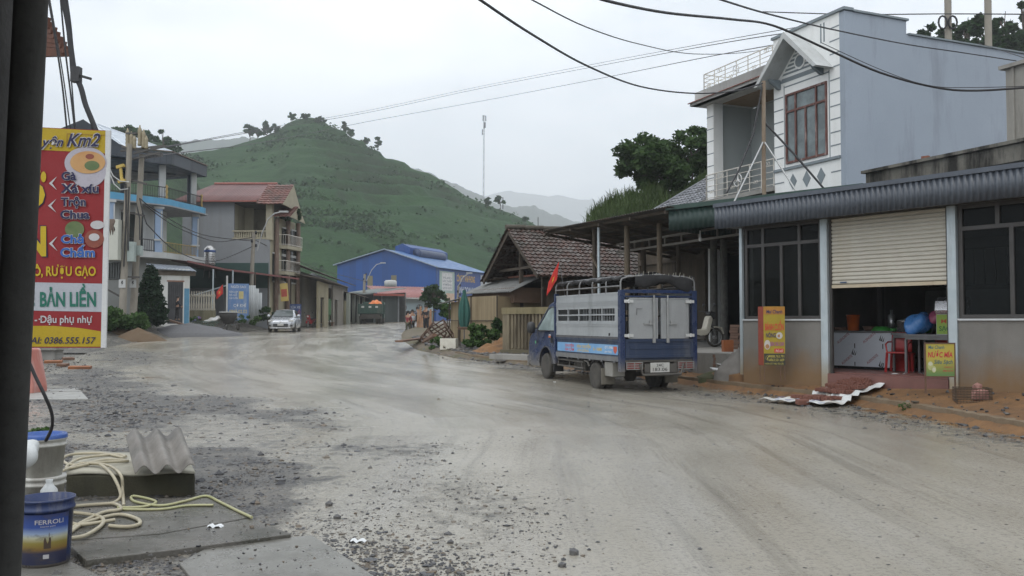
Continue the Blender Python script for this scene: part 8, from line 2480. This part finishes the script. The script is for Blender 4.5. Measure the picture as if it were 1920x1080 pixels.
f = MB(); bellipse(f, 166, 305, 33, 21, .016); f.build('soup_picture', M('bn_soup', (.42, .20, .07), .45, (.52, .34, .14), 9, 1, bmp=0), bd3)
f = MB(); bellipse(f, 174, 311, 14, 9, .018); bellipse(f, 141, 430, 18, 15, .012); f.build('herb_picture', M('bn_herb', (.05, .11, .03), .45, (.16, .18, .08), 14, 1, bmp=0), bd3)
f = MB(); bellipse(f, 170, 294, 8, 5, .018); bellipse(f, 178, 448, 18, 17, .014); f.build('meat_picture', M('bn_meat', (.26, .06, .03), .45, (.14, .04, .03), 12, 1, bmp=0), bd3)
f = MB(); bellipse(f, 184, 422, 13, 8, .016); bellipse(f, 178, 445, 10, 7, .017); f.build('rice_picture', WHT, bd3)
f = MB(); bpoly(f, [(126, 250), (198, 253), (198, 255), (128, 252), (127, 274), (124, 274)], .008); f.build('print_frame', bn_c('frame', (.30, .18, .01)), bd3)
f = MB(); f.beam(bl_(-30, 200) + Vector((0, .08, 0)), bl_(-30, 700) + Vector((0, .08, 0)), .06); f.beam(bl_(-30, 262) + Vector((0, .06, 0)), bl_(198, 265) + Vector((0, .06, 0)), .03); f.beam(bl_(-30, 640) + Vector((0, .06, 0)), bl_(190, 640) + Vector((0, .06, 0)), .03); f.build('hanger', STEELD, ban_)

ev_ = at(128, 98, 10.5)
f = MB()
for k in range(8):
    p = at(128 - k * 6, 98 - k * 9.0, 10.5 + k * .02); f.beam(p, p + Vector((-1.6, .9, .42)), .13, .05)
    f.beam(p + Vector((-.02, 0, .03)), p + Vector((-1.6, .9, .47)), .07, .05)
f.beam(at(84, 100, 10.5), at(128, 99, 10.5), .05, .08)
ob_at('tiled_eave', 'corner of a dark tiled eave poking out behind the grey post', 'roof', f, M('eave_tiles', (.14, .06, .04), .8, (.08, .045, .035), 6, .8))
CB = 9.5
for k, (pts, r, lab) in enumerate((([(118, -30), (128, 40), (133, 90), (140, 135), (152, 165), (160, 195), (172, 225), (182, 250)], .030, 'thickest black cable bundle hanging left of the sky'), ([(108, -30), (122, 30), (134, 100), (146, 150), (166, 210), (176, 250)], .014, 'twisted cable running beside the thickest bundle'), ([(88, -20), (98, 40), (108, 100), (118, 170), (126, 250)], .010, 'left hanging wire nearest the grey post'), ([(90, -20), (104, 60), (118, 140), (133, 250)], .007, 'second hanging wire from the grey post'), ([(112, -20), (122, 90), (133, 180), (141, 250)], .010, 'middle hanging wire left of the thickest bundle'), ([(128, 60), (134, 150), (142, 250)], .008, 'short hanging wire close to the thickest bundle'))):
    cable(lab, [(x, y, CB + .1 * k) for x, y in pts], r, 'hanging_cable', 'cables hanging above the banner')
f = MB(); c = at(143, 140, CB); f.rbox(c, (.09, .08, .16)); f.beam(c, at(171, 148, CB), .025); ob_at('cable_clamp', 'small dark cable clamp box on the hanging bundle', 'clamp', f, PLAS)
cable('purple black cable looping down beside the grey post to the gravel', [(50, 668, 5.2), (66, 705, 5.2), (84, 742, 5.2), (97, 775, 5.25), (97, 802, 5.3), (86, 826, 5.4)], .010, 'black_hose', None)

q = at(84, 1050, 5.62)
bk = thing('paint_bucket', 'dark blue open paint bucket with a printed seascape label', 'bucket', (q.x, q.y, .02))
NVB = M('bucket_navy', (.018, .035, .11), .35, (.013, .025, .085), 4, .6, stain=(.2, .19, .17), sscale=9, samt=.45, sth=(.55, .7), dirt=((.12, .105, .085), .0, .07))
f = MB(); f.lathe([(.001, 0), (.138, 0), (.141, .02), (.156, .33), (.166, .33), (.166, .345), (.160, .35), (.160, .385), (.168, .39), (.168, .40), (.155, .40), (.135, .03), (.001, .03)], (0, 0, 0), 40); f.build('body', NVB, bk)
m, N, L, P = nodes_for('seascape_print')
sx = N.new('ShaderNodeSeparateXYZ'); L.new(N.new('ShaderNodeTexCoord').outputs['Object'], sx.inputs[0])
crp = N.new('ShaderNodeValToRGB'); L.new(ramp(N, L, sx.outputs['Z'], .02, .33), crp.inputs[0])
crp.color_ramp.elements[0].color = (.02, .025, .06, 1); crp.color_ramp.elements[1].color = (.015, .03, .12, 1)
for pos, c in ((.22, (.03, .03, .06, 1)), (.30, (.20, .12, .03, 1)), (.42, (.24, .20, .05, 1)), (.52, (.42, .42, .30, 1)), (.60, (.25, .33, .48, 1)), (.72, (.03, .07, .27, 1))):
    if True:
        crp.color_ramp.elements.new(pos).color = c
L.new(mixrgb(N, L, crp.outputs[0], (.06, .05, .04), ramp(N, L, tnoise(N, L, N.new('ShaderNodeTexCoord').outputs['Object'], 9, (1, 1, 2)), .55, .7, 0, .7)), P.inputs['Base Color']); P.inputs['Roughness'].default_value = .35
f = MB()
def onb(a, z, d=.0015):
    r = .141 + .015 * z / .31 + d
    return (r * math.sin(a), -r * math.cos(a), z)
f.grid(lambda u, v: onb(-1.6 + 3.0 * u, .02 + .30 * v), 40, 6); lab_ = f.build('label', m, bk)
def wrap_txt(name, mat, rows, d=.003):
    f = MB()
    for (t, a0, z, h, w) in rows:
        s0 = len(f.v); txt(f, t, (0, 0, 0), (1, 0, 0), (0, 1, 0), h, w, .01)
        f.v[s0:] = [onb(a0 + v[0] / .15, z + v[1], d) for v in f.v[s0:]]
    f.build(name, mat, lab_)
wrap_txt('brand_letters', WHT, [('FERROLI', .10, .262, .026, .155), ('interior paint', .30, .245, .008, .08)])
f = MB(); f.grid(lambda u, v: onb(.42 + .26 * u, .115 + v * (.05 + .02 * math.sin(u * 9)), .003), 10, 3); f.grid(lambda u, v: onb(.60 + .02 * u, .165 + .045 * v, .003), 1, 2); f.build('ship_picture', M('ship_brown', (.07, .045, .03), .6), lab_)
f = MB(); f.grid(lambda u, v: onb(.40 + .22 * u, .055 + .025 * v, .003), 6, 1); f.build('white_box', WHT, lab_)
q = at(78, 925, 6.9)
for k, (z, lab, mt) in enumerate(((0.01, 'lower of two dirty white nested buckets behind the navy bucket', M('dirty_white_bucket', (.50, .50, .47), .5, (.36, .35, .31), 5, .9, stain=(.16, .14, .12), sscale=4)), (.30, 'upper nested white bucket closed by a blue lid', MATS['dirty_white_bucket']))):
    o = thing('white_bucket', lab, 'bucket', (q.x, q.y, z), 0, 'nested white buckets'); f = MB(); f.lathe([(.001, 0), (.135, 0), (.158, .26), (.168, .26), (.168, .275), (.160, .28), (.160, .30), (.170, .305), (.170, .325), (.001, .325)], (0, 0, 0), 32); f.build('body', mt, o)
    if k:
        f = MB(); f.lathe([(.001, .326), (.13, .326), (.135, .35), (.165, .352), (.172, .34), (.172, .318)], (0, 0, 0), 32); f.build('lid', M('blue_lid', (.03, .09, .33), .35, (.05, .10, .26), 5), o)
f = MB(); f.grid(lambda u, v: tuple(c * .5 for c in bagfn(u, v)), 24, 12); q = at(36, 850, 6.2); ob_at('white_bag', 'translucent white plastic bag by the grey post', 'bag', f, M('milky_plastic', (.60, .62, .62), .35, (.48, .5, .5), 5, bmp=.3, bscale=12), (q.x, q.y, q.z - .12))
f = MB(); f.lathe([(.001, 0), (.05, 0), (.055, .02), (.055, .10), (.03, .13), (.02, .15), (.025, .17), (.001, .17)], (0, 0, 0), 14); q = at(92, 920, 6.4); ob_at('milky_bottle', 'small milky bottle in front of the nested buckets', 'bottle', f, MATS['milky_plastic'], (q.x, q.y, .22))

MB_ = M('mossy_block', (.065, .06, .036), .9, (.03, .03, .02), 3, .9, stain=(.025, .025, .018), sscale=3, bmp=.4)
a_, b_, c_, d_ = atz(124, 886, .22), atz(366, 884, .22), atz(350, 845, .22), atz(140, 845, .22)
f = MB(); P8 = [Vector((p.x, p.y, z)) for z in (.0, .20) for p in (a_, b_, c_, d_)]
f.add(P8, [(0, 1, 5, 4), (1, 2, 6, 5), (2, 3, 7, 6), (3, 0, 4, 7), (4, 5, 6, 7)]); bl2 = f.build('concrete_block', MB_, bevel=.02); tag(bl2, 'mossy dark concrete block carrying the hose coil and the corrugated sheet', 'block')
f = MB(); f.slab(lambda u, v: (*(a_.lerp(b_, u).lerp(d_.lerp(c_, u), v))[:2], .215 + .012 * math.sin(u * 9 + v * 7)), 8, 6, (0, 0, -.02)); ob_at('cement_bag_sheet', 'flattened pale cement sack sheet lying on the mossy block', 'sheet', f, M('cement_sheet', (.42, .40, .33), .85, (.26, .25, .20), 5, .9))
cs = [at(255, 880, 7.55), at(368, 876, 7.55), at(342, 808, 8.35), at(238, 812, 8.35)]
f = MB(); f.slab(lambda u, v: tuple(cs[0].lerp(cs[1], u).lerp(cs[3].lerp(cs[2], u), v) + Vector((0, -.02, .036 * math.sin(u * 2 * PI * 2.6 - .9)))), 60, 4, (0, 0, -.009)); ob_at('corrugated_offcut', 'grey corrugated fibre cement offcut leaning on the mossy block', 'roof sheet', f, M('fibre_cement', (.22, .205, .185), .6, (.12, .11, .098), 4, .9, stain=(.07, .065, .055), sscale=4, samt=.7, stretch=(1, .3, 1), bmp=.1))
HOSE = M('cream_hose', (.44, .40, .29), .4, (.28, .24, .16), 5, .8, bmp=0); HOSEG = M('greenish_hose', (.34, .36, .17), .4, (.40, .36, .22), 5, .8, bmp=0)
def hose(label, pts, z, r=.013, mat=HOSE, lift=0.0):
    P_ = []
    for i, p in enumerate(pts):
        zz = p[2] if len(p) > 2 else z
        P_.append(atz(p[0], p[1], zz))
    out = []; n = len(P_)
    for i in range(n - 1):
        p0, p1, p2, p3 = P_[max(i - 1, 0)], P_[i], P_[i + 1], P_[min(i + 2, n - 1)]
        for k in range(6):
            t = k / 6; out.append(.5 * ((2 * p1) + (p2 - p0) * t + (2 * p0 - 5 * p1 + 4 * p2 - p3) * t * t + (3 * p1 - p0 - 3 * p2 + p3) * t ** 3))
    out.append(P_[-1]); f = MB(); f.tube(out, r, 8); simple('hose', f, mat, label, 'hose', 'pale hoses on the block and boards')
hose('cream hose coil lying on top of the mossy block', [(232, 858), (190, 850), (135, 852), (117, 862), (140, 872), (200, 862), (240, 864), (180, 868), (125, 878), (150, 860), (215, 852), (236, 856)], .24)
hose('cream hose dropping down the front of the mossy block', [(115, 884, .24), (150, 870, .24), (185, 870, .24), (210, 890, .22), (226, 925, .1), (218, 940, .06), (200, 945, .05)], .24)
hose('second cream hose hanging over the block front, right of the first', [(150, 868, .25), (200, 872, .24), (226, 890, .22), (230, 920, .1), (232, 948, .06)], .24)
hose('cream hose heap curling on the boards beside the navy bucket', [(128, 950), (180, 946), (215, 945), (226, 955), (190, 962), (135, 990), (128, 1000), (160, 980), (220, 965), (255, 972), (262, 982), (240, 988), (205, 986)], .075, .014)
hose('outer loop of cream hose nearest the navy bucket', [(128, 1010), (160, 1004), (190, 985), (192, 972), (170, 965), (130, 962), (126, 975), (150, 984), (215, 975)], .08, .014)
hose('greenish hose running right over the upper board to the gravel', [(220, 952), (270, 950), (292, 940), (250, 930), (252, 940), (300, 948), (345, 940), (385, 930), (410, 940), (440, 955), (472, 970)], .07, .011, HOSEG)
hose('thin yellowish hose lying along the back of the upper board', [(228, 955), (300, 955), (350, 948), (400, 947)], .07, .010, HOSEG)
WBD = M('wet_grey_board', (.15, .14, .122), .3, (.05, .046, .039), 3.2, 1, stretch=(.3, 2.4, 1), stain=(.035, .034, .022), sscale=2.2, samt=.8, sth=(.45, .6), bmp=.4, bscale=40)
SLB = M('wet_concrete_slab', (.22, .215, .195), .3, (.14, .136, .122), 1.6, .8, stain=(.09, .085, .072), sscale=2.6, samt=.75, sth=(.46, .64), bmp=.25)
def flatslab(name, label, cat, pts, z, mat, th=.05):
    P_ = [atz(x, y, z) for x, y in pts]; f = MB(); f.prism([(p.x, p.y) for p in P_], z - th, z, 'z'); o = f.build(name, mat, bevel=.006); return tag(o, label, cat)
flatslab('plank_board', 'upper weathered board under the hoses, with mossy back edge', 'board', [(126, 940), (200, 938), (400, 931), (470, 969), (300, 1000), (124, 1013)], .06, WBD)
flatslab('plank_board', 'lower weathered board with dark front edge, nearest the pale slab', 'board', [(124, 1015), (300, 1002), (471, 971), (546, 1001), (330, 1030), (160, 1050)], .055, WBD)
flatslab('pale_slab', 'pale wet concrete slab at the bottom, right of the boards', 'slab', [(335, 1055), (400, 1020), (585, 1003), (650, 1045), (710, 1085), (700, 1110), (380, 1110)], .03, SLB, .06)
flatslab('corner_slab', 'pale concrete slab under the navy paint bucket', 'slab', [(30, 1120), (30, 1052), (130, 1050), (186, 1078), (190, 1120)], .02, SLB, .06)
for k, (pts, lab) in enumerate((([(70, 690), (110, 688), (122, 702), (66, 704)], 'farthest grey paving slab by the red barrier'), ([(66, 705), (122, 703), (136, 717), (60, 719)], 'second grey paving slab from the barrier'), ([(60, 720), (136, 718), (152, 733), (55, 735)], 'third grey paving slab, close to the loose gravel'), ([(55, 736), (153, 734), (166, 748), (50, 748)], 'nearest grey paving slab half buried in gravel'))):
    flatslab('paving_slab', lab, 'slab', pts, .05, M('paving_grey', (.33, .33, .31), .5, (.25, .25, .235), 2, .7, stain=(.16, .155, .14), sscale=3), .06)
q = at(60, 737, 18.6); f = MB(); f.prism([(-.45, 0), (.17, 0), (.17, .15), (.02, .92), (-.18, .92), (-.45, .15)], -.3, .3, 'y'); o = ob_at('road_barrier', 'faded red and white plastic road barrier behind the grey post', 'barrier', f, M('faded_red_plastic', (.42, .10, .07), .5, (.50, .26, .22), 1.8, 1, stain=(.55, .45, .42), sscale=3), (q.x, q.y, .02), bevel=.04)
q = at(85, 672, 30); f = MB(); f.bx(-.6, .55, -.4, .4, .25, .36); f.bx(-.5, .45, -.3, .3, -.2, .25); ob_at('stone_bench', 'low concrete bench slab beneath the banner', 'bench', f, CONC, (q.x, q.y, .30))
for k, (px, py, L_, a, c) in enumerate(((100, 682, .5, .2, 'rusty orange scrap board'), (118, 688, .4, -.5, 'short brown scrap board'), (150, 693, .6, .1, 'thin orange brown stick'), (128, 676, .35, .9, 'dark lump of scrap wood'))):
    q = gat(px, py); f = MB(); f.rbox((0, 0, .06), (L_, .14, .07), a, .2); ob_at('scrap_wood', c + ' in the litter below the banner', 'scrap wood', f, M('orange_scrap', (.30, .11, .04), .8, (.15, .08, .05), 4) if k % 2 == 0 else BRW, (q.x, q.y, q.z))
for k, (px, py, s_, lab) in enumerate(((404, 1003, .05, 'white crumpled tissue on the lower board'), (672, 1020, .05, 'white paper scrap on the gravel, right of the pale slab'), (1040, 718, .03, 'white litter scrap by the truck front'))):
    q = gat(px, py); f = MB(); f.grid(lambda u, v: (s_ * (u - .5) * 2, s_ * (v - .5) * 1.2, .012 + .010 * math.sin(u * 11) + .012 * math.sin(v * 9)), 5, 4); ob_at('paper_scrap', lab, 'litter', f, MATS['white_scrap'], (q.x, q.y, q.z + (.05 if k == 0 else .01)))
for k, (px, py, s_) in enumerate(((632, 976, .030), (617, 952, .035), (1076, 1043, .035), (1054, 1066, .03), (700, 918, .02), (965, 940, .022), (1313, 1034, .018), (740, 925, .02), (845, 1022, .025))):
    q = gat(px, py); f = MB(); f.add([tuple(Vector(v) * s_ * rnd.uniform(.8, 1.2)) for v in ICO_V], [tuple(x) for x in ICO_F]); ob_at('stone', 'dark fist sized stone lying loose on the wet road', 'stone', f, STONE, (q.x, q.y, q.z + s_ * .6)); D.objects[-1] if False else None
for o in [o for o in D.objects if o.name.startswith('stone') and o.get('category') == 'stone']:
    o['group'] = 'loose stones on the wet road'

LF1 = leafmat('leaf_dark', (.022, .055, .020), (.045, .085, .028)); LF2 = leafmat('leaf_mid', (.045, .095, .025), (.075, .13, .04)); LF3 = leafmat('leaf_soft', (.035, .072, .024), (.07, .115, .04)); LFC = leafmat('conifer_leaf', (.014, .034, .017), (.025, .052, .024))
LFG = leafmat('grass_blade', (.06, .10, .032), (.10, .135, .055), trans=.3); LFH = leafmat('hill_leaf', (.022, .058, .018), (.042, .098, .027), trans=.1, clump=.05)
BARK = M('bark', (.085, .065, .05), .9, (.05, .04, .032), 4, .8, bmp=.4)


def plant(name, label, cat, base, clumps, n, size, mat, trunks=(), tr=.08, seed=0, group=None, aspect=1.8, shell=.45, one=False):
    """crown of many leaves spread through uneven clumps (centre, radii) on tapered limbs"""
    rg = np.random.default_rng(seed + 100)
    C = np.array([c for c, r in clumps], float); Rr = np.array([r for c, r in clumps], float)
    V, Fc = leaves(clump_points(rg, C, Rr, n, shell), size, rg, aspect)
    if one and not trunks:
        o = raw_mesh(name, V, Fc, mat); o.location = base
        return tag(o, label, cat, group)
    o = thing(name, label, cat, base, 0, group)
    raw_mesh('crown', V, Fc, mat, o)
    f = MB()
    for pts in trunks:
        k = len(pts); f.tube(pts, [tr * (1 - .75 * i / max(1, k - 1)) for i in range(k)], 7)
    if trunks:
        f.build('trunk', BARK, o)
    return o


def rclumps(rg, n, ext, r0, r1, z0=0.0):
    out = []
    for k in range(n):
        d = rg.normal(size=3); d /= np.linalg.norm(d); s = rg.uniform(.3, 1) ** .5
        r = rg.uniform(r0, r1)
        out.append(((d[0] * ext[0] * s, d[1] * ext[1] * s, z0 + d[2] * ext[2] * s), (r, r, r * .75)))
    return out


def sized_tree(name, label, px, py0, py1, wpx, Y, n, leaf, mat, seed, group=None, nc=14, trunk=True, dense=.45, lowfrac=.3):
    b = at(px, py1, Y); H = (py1 - py0) * Y / 1700; Wd = wpx * Y / 1700 / 2
    rg = np.random.default_rng(seed); zc = H * (1 + lowfrac) / 2; hz_ = H * (1 - lowfrac) / 2
    r = min(Wd, hz_)
    cl = rclumps(rg, nc, (Wd * .84, Wd * .84, hz_ * .84), r * .20, r * .46, zc)
    tr_ = [[(0, 0, -.5), (.03 * H, 0, H * .3), (.0, .02 * H, H * .6), (.02 * H, 0, H * .9)]] if trunk else []
    if trunk:
        tr_ += [[(.01 * H, 0, H * (.3 + .1 * (i % 3))), tuple(np.array(c[0]) * .6 + np.array([0, 0, .3 * H])), c[0]] for i, c in enumerate(cl[:6])]
    return plant(name, label, cat='tree', base=b, clumps=cl, n=n, size=leaf, mat=mat, trunks=tr_, tr=max(.04, H * .022), seed=seed, group=group, shell=.2)


sized_tree('leafy_tree', 'broad dark leafy tree on the grassy slope, left of the two behind the shed roof', 1208, 255, 362, 135, 47.5, 7000, .15, LF3, 1, None, 44, lowfrac=.06)
sized_tree('leafy_tree', 'taller dark leafy tree beside the balcony pillar on the grassy slope', 1296, 236, 345, 135, 49, 7000, .15, LF3, 2, None, 44, lowfrac=.04)
sized_tree('leafy_tree', 'low dark tree filling the gap between the two taller trees on the grassy slope', 1252, 290, 368, 110, 47, 4200, .15, LF3, 3, None, 30, lowfrac=.02)
for k, (px, y0, y1, w) in enumerate(((1745, 45, 120, 55), (1775, 30, 125, 60), (1815, 20, 120, 65), (1850, 12, 120, 60), (1885, 8, 115, 60), (1920, -5, 115, 70), (1955, -25, 110, 80), (1765, 70, 125, 50), (1900, 60, 120, 50))):
    sized_tree('slope_tree', ('small dark round crowned', 'tall dark narrow', 'broad dark', 'dense dark', 'pale tipped dark', 'biggest dark', 'rightmost dark', 'low front', 'yellowish low')[k] + ' tree on the slope behind the grey house roof', px, y0, y1, w, 95 + (k % 3) * 4, 900, .42, LF1 if k != 8 else LF2, 20 + k, 'trees on the slope behind the house', 12, lowfrac=.1)
for k, (px, y0, y1, w, n, lab) in enumerate(((468, 231, 268, 26, 240, 'loose open'), (482, 236, 264, 22, 200, 'second loose'), (500, 228, 258, 22, 260, 'round'), (515, 232, 250, 18, 200, 'low dense'), (545, 207, 234, 16, 110, 'thin topmost'), (575, 212, 226, 22, 200, 'flat bushy'), (646, 224, 250, 9, 150, 'narrow conical'), (657, 238, 258, 16, 120, 'small leaning'), (684, 258, 272, 22, 160, 'low spreading'), (708, 257, 286, 15, 130, 'lone slender'), (914, 369, 388, 9, 110, 'small conical'), (938, 366, 394, 22, 130, 'sparse pale'), (985, 405, 418, 9, 60, 'tiny low'), (600, 218, 234, 24, 220, 'wide low'))):
    sized_tree('ridge_tree', lab + ' tree on the crest of the green hill' + (' at its right foot' if px > 900 else ''), px, y0, y1, w, 362 if px < 800 else 318, n, .95, LFH, 40 + k, 'trees on the hill crest', 8, lowfrac=.3 if k in (0, 1, 4, 9, 11) else .1)
for k, (px, y0, y1, w) in enumerate(((228, 236, 270, 30), (250, 234, 270, 34), (272, 244, 275, 28), (305, 242, 285, 30), (325, 262, 295, 30))):
    sized_tree('hazy_tree', ('leftmost', 'second', 'third', 'tall fourth', 'last sloping')[k] + ' hazy dark tree behind the blue balcony house roof', px, y0, y1, w, 205, 500, .6, LFH, 60 + k, 'hazy trees behind the balcony house', 10, lowfrac=.05)
sized_tree('roadside_tree', 'small bushy tree beside the pale blue building', 812, 530, 596, 50, 88, 1500, .24, LF1, 70, None, 16, lowfrac=.15)
sized_tree('roadside_tree', 'low dark bush between the small tree and the bamboo shack', 838, 555, 606, 30, 70, 700, .22, LF1, 71, None, 10, lowfrac=.05)
q = at(282, 600, 48)
cf = [((.25 * math.sin(k * 2.4) * (1 - k / 20), .25 * math.cos(k * 2.4) * (1 - k / 20), .4 + k * .155), (.75 * (1 - k / 19) ** .6 + .08, .75 * (1 - k / 19) ** .6 + .08, .30)) for k in range(18)]
plant('conifer_bush', 'dense dark conifer bush left of the white gatehouse', 'bush', (q.x, q.y, 1.15), cf, 6500, .13, LFC, [[(0, 0, 0), (0, 0, 2.8)]], .08, 3, None, 1.6, .35)
for k, (px, py, Y, rx, h, n, lab) in enumerate(((215, 618, 44, .8, .95, 1600, 'leafy green shrub at the foot of the transformer poles'), (248, 614, 44.5, .65, .75, 1200, 'lower leafy shrub right of the transformer poles'), (190, 618, 43, .8, 1.1, 1300, 'leafy shrub half hidden by the banner'))):
    b = at(px, py, Y); plant('shrub', lab, 'shrub', b, rclumps(np.random.default_rng(80 + k), 12, (rx, .6, h * .5), .22, .42, h * .5), n, .12, LF2, (), .03, k, 'shrubs by the transformer', one=True)
for k, (px, py, Y, rx, h, n, mt, lab) in enumerate(((905, 648, 33, .55, .9, 900, LF2, 'leafy weeds against the bamboo shack wall'), (928, 640, 33.5, .35, .8, 600, LF1, 'dark leafy weeds by the end of the balustrade wall'), (888, 655, 32.6, .3, .5, 350, LF2, 'small weeds beside the street table'), (818, 656, 34, .35, .45, 350, LF2, 'low weeds before the broken frames'), (848, 610, 48, .5, 1.6, 700, LF2, 'tall weeds left of the bamboo shack'), (1695, 768, 14.7, .10, .12, 120, LF2, 'tiny weed in front of the kerb near the wire crate'), (545, 420, 68.5, .7, 1.2, 600, LF1, 'pot plants trailing on the yellow house balcony'), (500, 600, 61, .6, .9, 500, LF1, 'dark weeds at the foot of the grey sheets'), (460, 606, 58, 1.2, .5, 600, LF2, 'low weeds along the bank near the silver car'), (62, 850, 7.4, .16, .22, 260, LF2, 'grass tuft behind the white bag'), (350, 604, 55, .7, .4, 350, LF2, 'low weeds below the baluster fence'))):
    b = at(px, py, Y); plant('weeds', lab, 'weeds', b, rclumps(np.random.default_rng(90 + k), 9, (rx, rx * .6, h * .5), min(rx, h) * .25, min(rx, h) * .5, h * .5), n, min(.11, h * .16), mt, (), .02, k, one=True)


def blades(name, label, P, h, w, mat, rg, kind='stuff'):
    n = len(P); a = rg.uniform(0, 2 * PI, n); ln = rg.uniform(.15, .8, n); hh = h * rg.uniform(.6, 1.2, n)
    d = np.stack([np.cos(a), np.sin(a), 0 * a], 1); s = np.stack([-np.sin(a), np.cos(a), 0 * a], 1) * w; up = np.array([[0, 0, 1]])
    m1 = P + d * (ln * hh * .25)[:, None] + up * (hh * .6)[:, None]; t = P + d * (ln * hh * .8)[:, None] + up * (hh * (1 - .35 * ln))[:, None]
    V = np.stack([P - s, P + s, m1 + s * .8, m1 - s * .8, t + s * .1, t - s * .1], 1).reshape(-1, 3)
    b = (np.arange(n) * 6)[:, None]; Fq = np.stack([b + np.array([[0, 1, 2, 3]]), b + np.array([[3, 2, 4, 5]])], 1).reshape(-1, 4)
    o = raw_mesh(name, V, Fq, mat); tag(o, label, 'grass')['kind'] = kind


rg = np.random.default_rng(5)
u_ = rg.uniform(1095, 1330, 3200); u_[:2200] = rg.uniform(1100, 1240, 2200)
gi = np.clip(np.searchsorted(RU, u_), 1, len(RU) - 1); vi = rg.integers(22, 50, 3200)
P = np.stack([RX[gi, vi], RY[gi, vi], RZ[gi, vi]], 1) + rg.normal(0, .12, (3200, 3)) * np.array([1, 1, .1])
blades('tall_grass', 'tall arching reed grass on the slope above the shed roof', P, np.where(u_ < 1250, .7, .3), .022, LFG, rg)
n = 16000
ui = rg.integers(3, HX.shape[0] - 3, n); vj = rg.integers(2, 148, n)
x, y, z = HX[ui, vj], HY[ui, vj], HZ[ui, vj]
dn = fbm(x, y + z, .03, 4, 3); keep = (rg.random(n) < np.clip((dn - .50) * 5, .01, 1) * np.clip(1.15 - (HU[ui] - 480) / 320, .16, 1)) & (z > 1)
P0 = np.stack([x, y, z], 1)[keep]; m_ = len(P0); kq = 9
P = np.repeat(P0, kq, 0) + rg.normal(0, 1, (m_ * kq, 3)) * np.array([1.2, 1.2, .4]) + np.array([0, 0, .4])
V, Fc = leaves(P, .8, rg, 1.3)
o = raw_mesh('hill_scrub', V, Fc, LFH); tag(o, 'dark green scrub scattered over the terraced hill', 'scrub')['kind'] = 'stuff'
hz = MB()
hz.bx(-4400, 4400, -100, 5300, -1.3, 900)
hm = D.materials.new('mist'); hm.use_nodes = True
hN, hL = hm.node_tree.nodes, hm.node_tree.links
hN.clear()
ho = hN.new('ShaderNodeOutputMaterial'); hv = hN.new('ShaderNodeVolumePrincipled')
hv.inputs['Color'].default_value = (.93, .965, 1.0, 1)
hv.inputs['Density'].default_value = .00042
hv.inputs['Anisotropy'].default_value = 0.0
hL.new(hv.outputs[0], ho.inputs['Volume'])
haze = hz.build('haze', hm)
tag(haze, 'pale mist hanging over the valley and fading the far hills', 'haze')['kind'] = 'stuff'
